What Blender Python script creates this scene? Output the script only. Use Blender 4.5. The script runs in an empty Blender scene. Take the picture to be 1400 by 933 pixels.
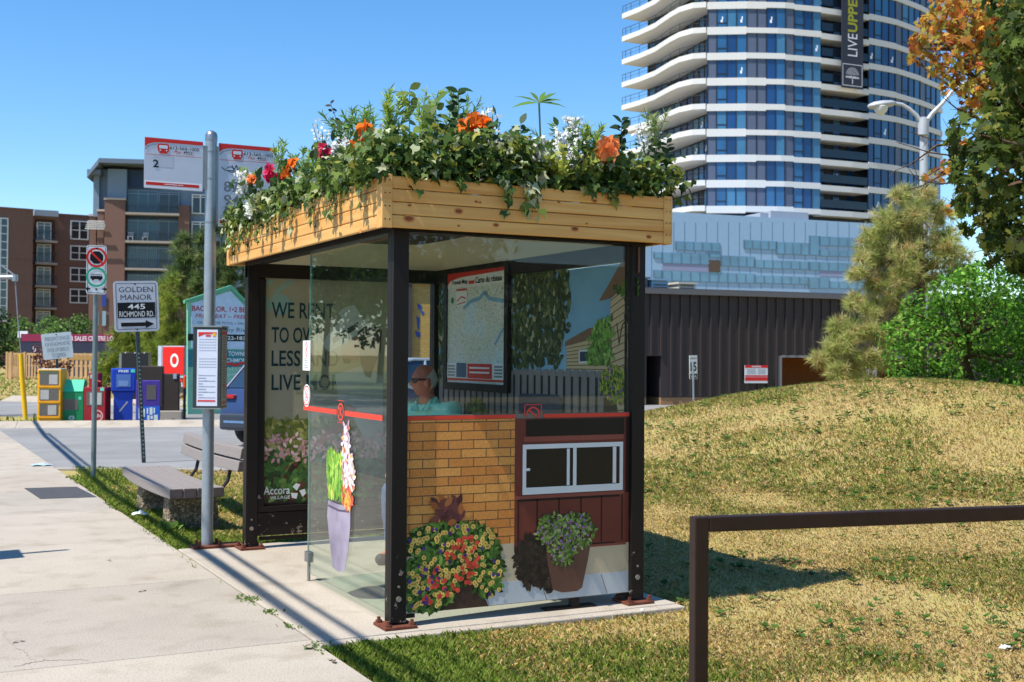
import bpy, bmesh, math, random
import numpy as np
from mathutils import Vector, Matrix
scene = bpy.context.scene
COL = scene.collection
RD = random.Random(11)
NR = np.random.default_rng(11)
rad = math.radians

# ------------------------------------------------------------------ camera, world, sun, exposure
F, YAW, PITCH, ROLL = 1657.3, .4786, .0125, .0074          # focal length in px of a 1400 px wide frame
CAMP = np.array([0, 0, 1.55])
_cy, _sy = math.cos(YAW), math.sin(YAW)
FWD = np.array([_sy*math.cos(PITCH), _cy*math.cos(PITCH), math.sin(PITCH)])
_r = np.array([_cy, -_sy, 0.]); _u = np.cross(_r, FWD)
RGT = _r*math.cos(ROLL)+_u*math.sin(ROLL); UPV = -_r*math.sin(ROLL)+_u*math.cos(ROLL)
cam = bpy.data.cameras.new('camera'); camo = bpy.data.objects.new('camera', cam); COL.objects.link(camo)
cam.sensor_width = 36; cam.lens = F/1400*36; cam.clip_end = 5000; cam.clip_start = .05
M = Matrix(((RGT[0], UPV[0], -FWD[0], 0), (RGT[1], UPV[1], -FWD[1], 0), (RGT[2], UPV[2], -FWD[2], 1.55), (0, 0, 0, 1)))
camo.matrix_world = M; scene.camera = camo
cam.dof.use_dof = True; cam.dof.focus_distance = 7.6; cam.dof.aperture_fstop = 5.6
SUN_EL, SUN_X, SUN_Y = rad(58.5), -1.0, -.14
_l = math.hypot(SUN_X, SUN_Y); SUND = Vector((SUN_X/_l*math.cos(SUN_EL), SUN_Y/_l*math.cos(SUN_EL), math.sin(SUN_EL)))
w = bpy.data.worlds.new('World'); scene.world = w; w.use_nodes = True
nt = w.node_tree; sky = nt.nodes.new('ShaderNodeTexSky'); sky.sky_type = 'NISHITA'; sky.sun_disc = False
sky.sun_elevation = SUN_EL; sky.sun_rotation = math.atan2(SUND.x, SUND.y); sky.air_density = 1.0; sky.dust_density = .05; sky.ozone_density = 4.0; sky.altitude = 100
hs = nt.nodes.new('ShaderNodeHueSaturation'); hs.inputs['Saturation'].default_value = 1.25; nt.links.new(sky.outputs[0], hs.inputs['Color']); nt.links.new(hs.outputs[0], nt.nodes['Background'].inputs[0]); nt.nodes['Background'].inputs[1].default_value = .13
sl = bpy.data.lights.new('sun', 'SUN'); sl.energy = 4.7; sl.angle = rad(.53); sl.color = (1, .95, .86)
so = bpy.data.objects.new('sun', sl); COL.objects.link(so); so.rotation_euler = SUND.to_track_quat('Z', 'Y').to_euler()
scene.view_settings.view_transform = 'Standard'; scene.view_settings.look = 'None'; scene.view_settings.gamma = 1
scene.view_settings.exposure = .60; scene.view_settings.use_curve_mapping = False
scene.render.engine = 'CYCLES'; scene.cycles.max_bounces = 10; scene.cycles.transparent_max_bounces = 16

# ------------------------------------------------------------------ measuring helpers (photo pixel -> place)
def ray(px, py): return FWD+RGT*(px-700)/F+UPV*(466.5-py)/F
def G(px, py, z=0.):
    d = ray(px, py); return CAMP+d*(z-1.55)/d[2]
def PX(px, py, x):
    d = ray(px, py); return CAMP+d*x/d[0]
def PY(px, py, y):
    d = ray(px, py); return CAMP+d*y/d[1]
def PD(px, py, dep): return CAMP+ray(px, py)*dep
def ZD(px, py, dep): return float(PD(px, py, dep)[2])

def vn(x, y, s=1., seed=0):                                # value noise, vectorised
    x = np.asarray(x, float)*s; y = np.asarray(y, float)*s
    xi = np.floor(x).astype(np.int64); yi = np.floor(y).astype(np.int64); fx = x-xi; fy = y-yi
    fx = fx*fx*(3-2*fx); fy = fy*fy*(3-2*fy)
    def h(a, b):
        n = (a*374761393+b*668265263+seed*974634777) & 0x7fffffff
        n = ((n ^ (n >> 13))*1274126177) & 0x7fffffff
        return ((n ^ (n >> 16)) & 0xffff)/65535.
    return (h(xi, yi)*(1-fx)+h(xi+1, yi)*fx)*(1-fy)+(h(xi, yi+1)*(1-fx)+h(xi+1, yi+1)*fx)*fy
def sstep(a, b, x):
    t = np.clip((x-a)/(b-a), 0, 1); return t*t*(3-2*t)
def terrain(x, y):                                         # the lawn: flat by the walk, a mound to the right
    x = np.asarray(x, float); y = np.asarray(y, float)
    dx, dy = x-13.9, y-13.6; p = dx*.69+dy*.72; q = dx*.72-dy*.69
    m = 1.27*np.exp(-(np.where(p < 0, p/5.6, p/4.2))**2-(np.where(q < 0, q/5.3, q/5.4))**2)
    nx, ny = .66, -.75; dist = (x-5.5)*nx+(y-16.0)*ny        # stays clear of the driveway line
    m = m*sstep(0., 3.2, dist)*sstep(4.4, 6.6, x)
    return m-.02+.03*(vn(x, y, .8, 3)-.5)*sstep(4.6, 6, x)

# ------------------------------------------------------------------ mesh builder
class MB:
    def __init__(s): s.v = []; s.f = []; s.m = []; s.mi = 0
    def add(s, vs, fs):
        b = len(s.v); s.v += [tuple(map(float, p)) for p in vs]; s.f += [tuple(b+i for i in f) for f in fs]; s.m += [s.mi]*len(fs); return s
    def mat(s, i): s.mi = i; return s
    def box(s, x0, x1, y0, y1, z0, z1, X=None):
        vs = [Vector((x, y, z)) for x in (x0, x1) for y in (y0, y1) for z in (z0, z1)]
        if X is not None: vs = [X @ p for p in vs]
        return s.add(vs, [(0, 1, 3, 2), (4, 6, 7, 5), (0, 4, 5, 1), (2, 3, 7, 6), (0, 2, 6, 4), (1, 5, 7, 3)])
    def cyl(s, p0, p1, r0, r1=None, n=16, caps=True):
        return s.tube([p0, p1], [r0, r0 if r1 is None else r1], n, caps)
    def tube(s, pts, rs, n=10, caps=True):
        pts = [Vector(p) for p in pts]; vs = []; fs = []
        if not hasattr(rs, '__len__'): rs = [rs]*len(pts)
        ref = None
        for i, p in enumerate(pts):
            t = (pts[min(i+1, len(pts)-1)]-pts[max(i-1, 0)]).normalized()
            if ref is None: ref = t.orthogonal().normalized()
            ref = (ref-t*ref.dot(t)).normalized(); b = t.cross(ref)
            for k in range(n):
                a = 2*math.pi*k/n; vs.append(p+(ref*math.cos(a)+b*math.sin(a))*rs[i])
        for i in range(len(pts)-1):
            for k in range(n):
                k2 = (k+1) % n; fs.append((i*n+k, i*n+k2, (i+1)*n+k2, (i+1)*n+k))
        if caps: fs += [tuple(range(n-1, -1, -1)), tuple((len(pts)-1)*n+k for k in range(n))]
        return s.add(vs, fs)
    def lathe(s, prof, c, n=24, ax=None, caps=True):        # prof: (r, z) list; ax: matrix to place it
        X = ax or Matrix.Translation(c); vs = []; fs = []
        for r_, z in prof:
            for k in range(n): vs.append(X @ Vector((r_*math.cos(2*math.pi*k/n), r_*math.sin(2*math.pi*k/n), z)))
        for i in range(len(prof)-1):
            for k in range(n):
                k2 = (k+1) % n; fs.append((i*n+k, i*n+k2, (i+1)*n+k2, (i+1)*n+k))
        if caps: fs += [tuple(range(n-1, -1, -1)), tuple((len(prof)-1)*n+k for k in range(n))]
        return s.add(vs, fs)
    def prism(s, pts, d):                                   # 3d outline + extrusion vector
        pts = [Vector(p) for p in pts]; d = Vector(d); n = len(pts)
        return s.add(pts+[p+d for p in pts], [tuple(range(n)), tuple(range(2*n-1, n-1, -1))]+[(i, i+n, (i+1) % n+n, (i+1) % n) for i in range(n)])
    def build(s, name, mats, parent=None, smooth=False, bevel=0, seg=2, local=False):
        me = bpy.data.meshes.new(name); me.from_pydata(s.v, [], s.f)
        for m_ in (mats if isinstance(mats, (list, tuple)) else [mats]): me.materials.append(m_)
        me.polygons.foreach_set('material_index', s.m)
        bm = bmesh.new(); bm.from_mesh(me); bmesh.ops.recalc_face_normals(bm, faces=bm.faces); bm.to_mesh(me); bm.free()
        o = finish(name, me, parent, local)
        if smooth:
            me.polygons.foreach_set('use_smooth', [True]*len(me.polygons)); me.set_sharp_from_angle(angle=rad(40))
        if bevel:
            b = o.modifiers.new('bevel', 'BEVEL'); b.width = bevel; b.segments = seg; b.limit_method = 'ANGLE'; b.angle_limit = rad(50)
        return o
PMAT = {}
def finish(name, me, parent=None, local=False):
    o = bpy.data.objects.new(name, me); COL.objects.link(o)
    if parent is not None:
        while parent.parent is not None and parent.parent.parent is not None: parent = parent.parent   # thing > part > sub-part, no deeper
        o.parent = parent
        if parent.name in PMAT and not local: o.matrix_parent_inverse = PMAT[parent.name].inverted()
    return o
def tag(o, label, cat, group=None, kind=None):
    if label: o['label'] = label
    if cat: o['category'] = cat
    if group: o['group'] = group
    if kind: o['kind'] = kind
    return o
def thing(name, label, cat, loc=(0, 0, 0), group=None, rz=0.):
    o = bpy.data.objects.new(name, None); COL.objects.link(o); o.empty_display_size = .1
    o.location = [float(c) for c in loc]; o.rotation_euler = (0, 0, rz)
    PMAT[o.name] = Matrix.Translation(Vector([float(c) for c in loc])) @ Matrix.Rotation(rz, 4, 'Z')
    return tag(o, label, cat, group)
def structure(o): o['kind'] = 'structure'; return o

# ------------------------------------------------------------------ materials
def S(r, g, b):
    f = lambda c: (c/255/12.92 if c/255 <= .04045 else ((c/255+.055)/1.055)**2.4)
    return (f(r), f(g), f(b))
MC = {}
def mk(name):
    m = bpy.data.materials.new(name); m.use_nodes = True; return m, m.node_tree, m.node_tree.nodes['Principled BSDF']
def pm(name, col, rough=.6, var=.12, scale=6., bump=0., metal=0., spec=.5, detail=6, col2=None, bscale=None, coat=0):
    if name in MC: return MC[name]
    m, t, b = mk(name); MC[name] = m
    b.inputs['Roughness'].default_value = rough; b.inputs['Metallic'].default_value = metal; b.inputs['Specular IOR Level'].default_value = spec
    b.inputs['Coat Weight'].default_value = coat
    tc = t.nodes.new('ShaderNodeTexCoord'); nz = t.nodes.new('ShaderNodeTexNoise'); nz.inputs['Scale'].default_value = scale; nz.inputs['Detail'].default_value = detail; nz.inputs['Roughness'].default_value = .65
    t.links.new(tc.outputs['Object'], nz.inputs['Vector'])
    cr = t.nodes.new('ShaderNodeValToRGB'); cr.color_ramp.elements[0].position = .3; cr.color_ramp.elements[1].position = .7
    a = [max(0, c*(1-var)) for c in col]; c2 = [min(1, c*(1+var)) for c in (col2 or col)]
    cr.color_ramp.elements[0].color = (*a, 1); cr.color_ramp.elements[1].color = (*c2, 1)
    t.links.new(nz.outputs['Fac'], cr.inputs[0]); t.links.new(cr.outputs[0], b.inputs['Base Color'])
    if bump:
        n2 = t.nodes.new('ShaderNodeTexNoise'); n2.inputs['Scale'].default_value = bscale or scale*6; n2.inputs['Detail'].default_value = 4
        t.links.new(tc.outputs['Object'], n2.inputs['Vector'])
        bp = t.nodes.new('ShaderNodeBump'); bp.inputs['Strength'].default_value = bump; bp.inputs['Distance'].default_value = .02
        t.links.new(n2.outputs['Fac'], bp.inputs['Height']); t.links.new(bp.outputs[0], b.inputs['Normal'])
    return m
def leafmat(name, trans=.35, rough=.45, spec=.4):
    if name in MC: return MC[name]
    m, t, b = mk(name); MC[name] = m
    a = t.nodes.new('ShaderNodeAttribute'); a.attribute_name = 'Col'
    t.links.new(a.outputs['Color'], b.inputs['Base Color']); b.inputs['Roughness'].default_value = rough; b.inputs['Specular IOR Level'].default_value = spec
    tr = t.nodes.new('ShaderNodeBsdfTranslucent'); t.links.new(a.outputs['Color'], tr.inputs['Color'])
    mx = t.nodes.new('ShaderNodeMixShader'); mx.inputs[0].default_value = trans
    t.links.new(b.outputs[0], mx.inputs[1]); t.links.new(tr.outputs[0], mx.inputs[2]); t.links.new(mx.outputs[0], t.nodes['Material Output'].inputs[0])
    return m
def glassmat(name, tint=(.86, .93, .90), ior=1.5, film=0.):
    m, t, b = mk(name); t.nodes.remove(b)
    tr = t.nodes.new('ShaderNodeBsdfTransparent'); tr.inputs[0].default_value = (*tint, 1)
    gl = t.nodes.new('ShaderNodeBsdfGlossy'); gl.inputs['Roughness'].default_value = .0; gl.inputs[0].default_value = (1, 1, 1, 1)
    fr = t.nodes.new('ShaderNodeFresnel'); ge = t.nodes.new('ShaderNodeNewGeometry'); mi = t.nodes.new('ShaderNodeMapRange'); mi.inputs[3].default_value = ior; mi.inputs[4].default_value = 1/ior; t.links.new(ge.outputs['Backfacing'], mi.inputs[0]); t.links.new(mi.outputs[0], fr.inputs[0])   # same pane from either side
    mx = t.nodes.new('ShaderNodeMixShader'); t.links.new(fr.outputs[0], mx.inputs[0]); t.links.new(tr.outputs[0], mx.inputs[1]); t.links.new(gl.outputs[0], mx.inputs[2])
    out = mx.outputs[0]
    if film:                                                # a thin veil of dust on the pane
        df = t.nodes.new('ShaderNodeBsdfDiffuse'); df.inputs[0].default_value = (.6, .62, .58, 1)
        nz = t.nodes.new('ShaderNodeTexNoise'); nz.inputs['Scale'].default_value = 2.5; nz.inputs['Detail'].default_value = 8
        tc = t.nodes.new('ShaderNodeTexCoord'); t.links.new(tc.outputs['Object'], nz.inputs['Vector'])
        mr = t.nodes.new('ShaderNodeMapRange'); mr.inputs[1].default_value = .3; mr.inputs[2].default_value = .8; mr.inputs[3].default_value = film*.5; mr.inputs[4].default_value = film*1.6
        t.links.new(nz.outputs['Fac'], mr.inputs[0])
        m2 = t.nodes.new('ShaderNodeMixShader'); t.links.new(mr.outputs[0], m2.inputs[0]); t.links.new(out, m2.inputs[1]); t.links.new(df.outputs[0], m2.inputs[2]); out = m2.outputs[0]
    t.links.new(out, t.nodes['Material Output'].inputs[0]); return m
def flat(name, rgb, rough=.55, var=.04, spec=.3): return pm(name, S(*rgb), rough, var, 5, spec=spec)

# ------------------------------------------------------------------ flat shapes and lettering on a plane
class Plane:
    """a flat face: origin o, u to the right, v up as its reader sees it; n points at the reader"""
    def __init__(s, o, ux, uz=(0, 0, 1), roll=0.):
        s.o = Vector([float(c) for c in o]); s.ux = Vector(ux).normalized(); s.uz = Vector(uz).normalized(); s.n = s.ux.cross(s.uz)
        if roll:
            R = Matrix.Rotation(roll, 3, s.n); s.ux = R @ s.ux; s.uz = R @ s.uz
    def p(s, u, v, off=0.): return s.o+s.ux*u+s.uz*v+s.n*off
    def px(s, px, py):
        d = Vector(ray(px, py)); c = Vector(CAMP); t = (s.o-c).dot(s.n)/d.dot(s.n); q = c+d*t-s.o
        return (q.dot(s.ux), q.dot(s.uz))
    def poly(s, mb, pts, off, th=.0015): return mb.prism([s.p(u, v, off) for u, v in pts], -s.n*th)
    def ppoly(s, mb, pxs, off, th=.0015): return s.poly(mb, [s.px(*q) for q in pxs], off, th)
    def rect(s, mb, u0, u1, v0, v1, off, th=.0015): return s.poly(mb, [(u0, v0), (u1, v0), (u1, v1), (u0, v1)], off, th)
    def rrect(s, mb, u0, u1, v0, v1, r, off, th=.0015, n=6):
        pts = []
        for cx, cy, a0 in ((u1-r, v1-r, 0), (u0+r, v1-r, 90), (u0+r, v0+r, 180), (u1-r, v0+r, 270)):
            pts += [(cx+r*math.cos(rad(a0+90*k/n)), cy+r*math.sin(rad(a0+90*k/n))) for k in range(n+1)]
        return s.poly(mb, pts, off, th)
    def disc(s, mb, u, v, r, off, n=28, th=.0015, ry=None): return s.poly(mb, [(u+r*math.cos(2*math.pi*k/n), v+(ry or r)*math.sin(2*math.pi*k/n)) for k in range(n)], off, th)
    def ring(s, mb, u, v, r0, r1, off, n=36, a0=0, a1=360):
        for k in range(n):
            t0, t1 = rad(a0+(a1-a0)*k/n), rad(a0+(a1-a0)*(k+1)/n)
            mb.add([s.p(u+r_*math.cos(t), v+r_*math.sin(t), off) for r_, t in ((r0, t0), (r1, t0), (r1, t1), (r0, t1))], [(0, 1, 2, 3)])
        return mb
    def line(s, mb, pts, wd, off):
        for (a, b), (c, d) in zip(pts[:-1], pts[1:]):
            l = math.hypot(c-a, d-b) or 1; nx, ny = -(d-b)/l*wd/2, (c-a)/l*wd/2
            mb.add([s.p(a+nx, b+ny, off), s.p(a-nx, b-ny, off), s.p(c-nx, d-ny, off), s.p(c+nx, d+ny, off)], [(0, 1, 2, 3)])
        return mb
    def text(s, parent, string, u, v, h, w, m, off=.002, align='C', bold=0., name='lettering', shear=0, local=False):
        """lettering whose box is w x h; (u, v) is the bottom left / centre / right of the box"""
        cu = bpy.data.curves.new('lettering', 'FONT'); cu.body = string; cu.offset = bold; cu.extrude = 0; cu.resolution_u = 3; cu.shear = shear
        to = bpy.data.objects.new('lettering_tmp', cu); COL.objects.link(to)
        me = bpy.data.meshes.new_from_object(to.evaluated_get(bpy.context.evaluated_depsgraph_get())); bpy.data.objects.remove(to)
        co = np.array([q.co[:] for q in me.vertices]) if len(me.vertices) else np.zeros((1, 3))
        lo, hi = co.min(0), co.max(0); sy = h/max(hi[1]-lo[1], 1e-6)
        sx = w/max(hi[0]-lo[0], 1e-6) if w else sy
        W = (hi[0]-lo[0])*sx; u0 = u-(W/2 if align == 'C' else W if align == 'R' else 0)
        for q in me.vertices: q.co = s.p(u0+(q.co.x-lo[0])*sx, v+(q.co.y-lo[1])*sy, off)
        me.materials.clear(); me.materials.append(m); me.name = name
        return finish(name, me, parent, local)

# ------------------------------------------------------------------ foliage builder
SHAPES = {
 'leaf': [(0, 0, 0), (.2, .22, .05), (.26, .5, .06), (.14, .8, .02), (0, 1, -.06), (-.14, .8, .02), (-.26, .5, .06), (-.2, .22, .05)],
 'diamond': [(0, 0, 0), (.3, .45, .06), (0, 1, -.04), (-.3, .45, .06)],
 'ivy': [(0, 0, 0), (.34, -.12, .03), (.52, .28, -.05), (.24, .42, .04), (0, 1, -.08), (-.24, .42, .04), (-.52, .28, -.05), (-.34, -.12, .03)],
 'maple': [(0, 0, 0), (.3, -.08, 0), (.28, .12, .03), (.62, .3, -.06), (.34, .42, .03), (.42, .78, -.06), (.14, .62, .03), (0, 1.05, -.08), (-.14, .62, .03), (-.42, .78, -.06), (-.34, .42, .03), (-.62, .3, -.06), (-.28, .12, .03), (-.3, -.08, 0)],
 'blade': [(-.05, 0, 0), (.05, 0, 0), (.045, .5, .06), (0, 1, .22), (-.045, .5, .06)],
 'petal': [(0, 0, 0), (.18, .2, .1), (.34, .52, .2), (.24, .84, .10), (0, 1, -.12), (-.24, .84, .10), (-.34, .52, .2), (-.18, .2, .1)],
 'needle': [(-.035, 0, 0), (.035, 0, 0), (0, 1, 0)],
 'palm': [(0, 0, 0), (.05, .18, .03), (.10, .45, .04), (.075, .75, 0), (0, 1.1, -.12), (-.075, .75, 0), (-.10, .45, .04), (-.05, .18, .03)],
 'frond': [(-.06, 0, 0), (.06, 0, 0), (.07, .5, .03), (0, 1, 0), (-.07, .5, .03)],
 'five': [(0.0, .5, .05), (.15, .2, 0), (.48, .16, .05), (.24, -.08, 0), (.3, -.42, .05), (0, -.25, 0), (-.3, -.42, .05), (-.24, -.08, 0), (-.48, .16, .05), (-.15, .2, 0)],
}
def unit(a): return a/np.maximum(np.linalg.norm(a, axis=-1, keepdims=True), 1e-9)
def leaves(name, P, N, size, cols, shape, mat, parent=None, A=None, local=False, smooth=False):
    """P positions, N normals, A leaf axes (base->tip) or None for random; one mesh"""
    P = np.asarray(P, float); n = len(P); N = unit(np.asarray(N, float)); sh = np.array(SHAPES[shape]); k = len(sh)
    if A is None: A = NR.normal(size=(n, 3))
    A = unit(A-N*np.sum(A*N, 1, keepdims=True)); B = np.cross(A, N); size = np.broadcast_to(np.asarray(size, float), (n,))
    V = P[:, None, :]+size[:, None, None]*(sh[None, :, 0:1]*B[:, None, :]+sh[None, :, 1:2]*A[:, None, :]+sh[None, :, 2:3]*N[:, None, :])
    me = bpy.data.meshes.new(name); me.vertices.add(n*k); me.vertices.foreach_set('co', V.reshape(-1).astype(np.float32))
    me.loops.add(n*k); me.loops.foreach_set('vertex_index', np.arange(n*k, dtype=np.int32))
    me.polygons.add(n); me.polygons.foreach_set('loop_start', np.arange(0, n*k, k, dtype=np.int32))
    me.update(calc_edges=True)
    at = me.color_attributes.new('Col', 'FLOAT_COLOR', 'POINT')
    C4 = np.ones((n, k, 4), np.float32); C4[:, :, :3] = np.asarray(cols, float)[:, None, :]; at.data.foreach_set('color', C4.reshape(-1))
    me.materials.append(mat); me.validate()
    return finish(name, me, parent, local)
def tint(n, base, var=.25, hue=.12):
    base = np.array(base); b = NR.uniform(1-var, 1+var, (n, 1)); h = 1+NR.uniform(-hue, hue, (n, 3)); return np.clip(base*b*h, 0, 1)
def pick(n, opts, wts):
    i = NR.choice(len(opts), n, p=np.array(wts)/sum(wts)); return np.clip(np.array(opts)[i]*NR.uniform(.75, 1.25, (n, 1)), 0, 1)
def inball(n, c, r, shell=.5):
    d = unit(NR.normal(size=(n, 3))); q = NR.uniform(0, 1, (n, 1))**(1/3); q = shell+(1-shell)*q if shell else q
    return np.array(c)+d*q*np.array(r), d
# ================================================================== THE SETTING
def fine_axis(a, b, st, far):
    return np.array(sorted(set([-far, -far/2, -400, -200, -100, -60] + list(np.round(np.arange(a, b, st), 4)) + [b+5, b+15, b+30, b+60, b+150, b+400, far])))
xs = np.array(sorted(list(fine_axis(-10, 32, .5, 3500))+[-.3, -.24, 2.0])); ys = fine_axis(-8, 46, .5, 3500)
gx, gy = np.meshgrid(xs, ys, indexing='ij'); gz = terrain(gx, gy)-.015
gz = np.where(gx < -.27, -.3, gz)
mb = MB(); nx_, ny_ = len(xs), len(ys)
mb.add(np.stack([gx, gy, gz], -1).reshape(-1, 3), [(i*ny_+j, (i+1)*ny_+j, (i+1)*ny_+j+1, i*ny_+j+1) for i in range(nx_-1) for j in range(ny_-1)])
ground_m = pm('lawn_soil', (.40, .285, .125), .95, .2, 1.2, bump=.2, col2=(.30, .26, .09), spec=.1)
structure(mb.build('ground', ground_m, smooth=True))

def concrete(name, c, var=.1):
    if name in MC: return MC[name]
    m = pm(name, c, .85, var, .9, bump=.12, bscale=60, spec=.25, detail=10)
    t = m.node_tree; b = t.nodes['Principled BSDF']; old = b.inputs['Base Color'].links[0].from_socket
    tc = [n for n in t.nodes if n.type == 'TEX_COORD'][0]
    n2 = t.nodes.new('ShaderNodeTexNoise'); n2.inputs['Scale'].default_value = 95; n2.inputs['Detail'].default_value = 3; t.links.new(tc.outputs['Object'], n2.inputs['Vector'])
    r2 = t.nodes.new('ShaderNodeValToRGB'); r2.color_ramp.elements[0].position = .33; r2.color_ramp.elements[0].color = (.72, .70, .67, 1); r2.color_ramp.elements[1].position = .5; r2.color_ramp.elements[1].color = (1, 1, 1, 1); t.links.new(n2.outputs['Fac'], r2.inputs[0])
    n3 = t.nodes.new('ShaderNodeTexNoise'); n3.inputs['Scale'].default_value = 3.2; n3.inputs['Detail'].default_value = 8; t.links.new(tc.outputs['Object'], n3.inputs['Vector'])
    r3 = t.nodes.new('ShaderNodeValToRGB'); r3.color_ramp.elements[0].position = .28; r3.color_ramp.elements[0].color = (.80, .78, .74, 1); r3.color_ramp.elements[1].position = .48; r3.color_ramp.elements[1].color = (1, 1, 1, 1); t.links.new(n3.outputs['Fac'], r3.inputs[0])
    for rr in (r2, r3):
        mx = t.nodes.new('ShaderNodeMix'); mx.data_type = 'RGBA'; mx.blend_type = 'MULTIPLY'; mx.inputs['Factor'].default_value = 1
        t.links.new(old, mx.inputs['A']); t.links.new(rr.outputs[0], mx.inputs['B']); old = mx.outputs['Result']
    t.links.new(old, b.inputs['Base Color']); return m
CON = [concrete('walk_concrete_%s' % n, c) for n, c in (('pale', (.425, .372, .305)), ('warm', (.40, .345, .28)), ('grey', (.38, .336, .28)))]
# sidewalk: cast slabs with open joints
mb = MB(); js = [6.37+2.03*k for k in range(-5, 34)]
for k in range(len(js)-1):
    mb.mat(RD.choice([0, 0, 1, 2]))
    for (a, b) in ((-.22, 2.085),): mb.box(a, b, js[k]+.005, js[k+1]-.005, -.16, .0)
structure(mb.build('sidewalk', CON, bevel=.006))
crk = MB(); WP = Plane((0, 0, .0015), (1, 0, 0), (0, 1, 0))
def crack(pts, wd):
    p_ = [pts[0]]
    for a, b in zip(pts[:-1], pts[1:]):
        for k in range(1, 9): t_ = k/8; p_.append((a[0]+(b[0]-a[0])*t_+RD.uniform(-.02, .02), a[1]+(b[1]-a[1])*t_+RD.uniform(-.02, .02)))
    for a, b in zip(p_[:-1], p_[1:]): WP.line(crk, [a, b], wd*RD.uniform(.5, 1.3), 0)
crack([tuple(G(2, 862)[:2]), tuple(G(30, 890)[:2]), tuple(G(52, 905)[:2])], .003); crack([tuple(G(20, 911)[:2]), tuple(G(60, 903)[:2]), tuple(G(125, 902)[:2])], .008); crack([tuple(G(180, 745)[:2]), tuple(G(240, 738)[:2])], .004)
structure(crk.build('sidewalk_crack', pm('crack_dirt', S(150, 138, 122), .95, .3, 30)))
mb = MB().box(-.24, 2.083, -4, 75, -.3, -.012); structure(mb.build('joint_bed', pm('joint_dirt', S(105, 92, 70), .95, .3, 20)))
mb = MB().box(-.40, -.245, -8, 75, -.4, -.005); structure(mb.build('street_kerb', CON[2], bevel=.02))
asph = pm('asphalt', (.215, .212, .208), .9, .13, .5, bump=.35, bscale=140, spec=.2, detail=10, col2=(.26, .257, .25))
mb = MB().box(-12, -.402, -30, 110, -.5, -.15); structure(mb.build('street', asph))
mb = MB().box(-60, -12.5, -40, 110, -.5, -.05); structure(mb.build('far_verge', pm('far_verge_grass', (.20, .19, .08), .95, .3, .6, col2=(.10, .14, .04))))
mb = MB()                                                  # the shelter's pad
mb.box(2.10, 4.47, 6.33, 9.78, -.16, .0); mb.box(2.10, 4.47, 6.235, 6.322, -.16, -.004)
structure(mb.build('shelter_pad', CON[0], bevel=.008))
mb = MB(); mb.prism([(1.45, 14.855, .004), (2.01, 14.78, .004), (2.06, 13.64, .004), (1.5, 13.70, .004)], (0, 0, -.01))
structure(mb.build('asphalt_patch', pm('patch_tar', (.055, .055, .058), .85, .2, 8, bump=.4, bscale=90)))
drive = [(2.087, 17.45), (4.1, 16.45), (6.2, 15.9), (9.5, 18.6), (14, 22.6), (24, 31.4), (27, 36.5), (19, 34.8), (12, 29.0), (9, 27.0), (6.5, 26.0), (2.44, 26.9), (2.087, 27.0)]
mb = MB().prism([(x, y, -.010) for x, y in drive], (0, 0, -.05)); structure(mb.build('driveway', asph))
r2 = [G(-40, 570)[:2], G(0, 568)[:2], G(120, 571)[:2], G(228, 575)[:2], (9.5, 27.8), (14, 31), (24, 40), (30, 52), (22, 46), (14, 37), G(303, 559)[:2], G(220, 556)[:2], G(0, 548)[:2], G(-60, 546)[:2]]
mb = MB().prism([(x, y, -.012) for x, y in r2], (0, 0, -.05)); structure(mb.build('side_road', asph))
def strip(name, pts, wd, z0, z1, m, bevel=.01, near=None):
    mb = MB()
    for a, b in zip(pts[:-1], pts[1:]):
        a, b = Vector(a), Vector(b); t = (b-a).normalized(); n = Vector((-t.y, t.x))*wd
        zn = z1 if near is None else near; vs = [(*a, zn), (*b, zn), (*(b+n), z1), (*(a+n), z1)]; mb.add(vs+[(x, y, z0) for x, y, z in vs], [(0, 1, 2, 3), (7, 6, 5, 4), (0, 4, 5, 1), (1, 5, 6, 2), (2, 6, 7, 3), (3, 7, 4, 0)])
    return structure(mb.build(name, m, bevel=bevel))
strip('driveway_kerb', [(2.1, 26.95), (2.44, 26.88), (6.5, 26.0), (9.0, 27.0), (12, 29)], .42, -.2, .12, CON[0], .01, -.008)
strip('side_road_kerb', [G(0, 548)[:2], G(120, 552)[:2], G(220, 556)[:2], G(303, 559)[:2], (14, 37)], .5, -.2, .16, CON[1], .01, -.008)
strip('driveway_edge', [(2.09, 17.40), (4.1, 16.42), (6.2, 15.87)], -.12, -.2, .0, CON[2])

# ================================================================== BUILDINGS
class Fac:
    """a facade seen at pixel columns a..b, da/db metres away along the view"""
    def __init__(s, a, da, b, db):
        A, B = PD(a, 485, da), PD(b, 485, db); s.o = Vector((A[0], A[1], 0)); d = Vector((B[0]-A[0], B[1]-A[1], 0)); s.L = d.length; s.d = d.normalized(); s.n = s.d.cross(Vector((0, 0, 1)))
        s.pl = Plane(s.o, s.d)
    def u(s, px): return s.pl.px(px, 485)[0]
    def z(s, px, py): return s.pl.px(px, py)[1]
    def box(s, mb, u0, u1, z0, z1, o0, o1):
        X = Matrix(((s.d.x, -s.n.x, 0, s.o.x), (s.d.y, -s.n.y, 0, s.o.y), (0, 0, 1, 0), (0, 0, 0, 1)))
        return mb.box(u0, u1, -o1, -o0, z0, z1, X)
    def pbox(s, mb, p0, p1, y0, y1, o0, o1, ref=None):
        r = p0 if ref is None else ref; return s.box(mb, s.u(p0), s.u(p1), s.z(r, y1), s.z(r, y0), o0, o1)
brickL = pm('brown_brick', S(120, 92, 82), .9, .10, 2.0, spec=.15, col2=S(112, 88, 80))
whitef = flat('pale_frame', (205, 208, 210), .5)
gdark = pm('dark_window_glass', (.012, .022, .03), .06, .3, .3, spec=.6)
gteal = pm('teal_window_glass', (.03, .075, .10), .06, .3, .25, spec=.6)
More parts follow.
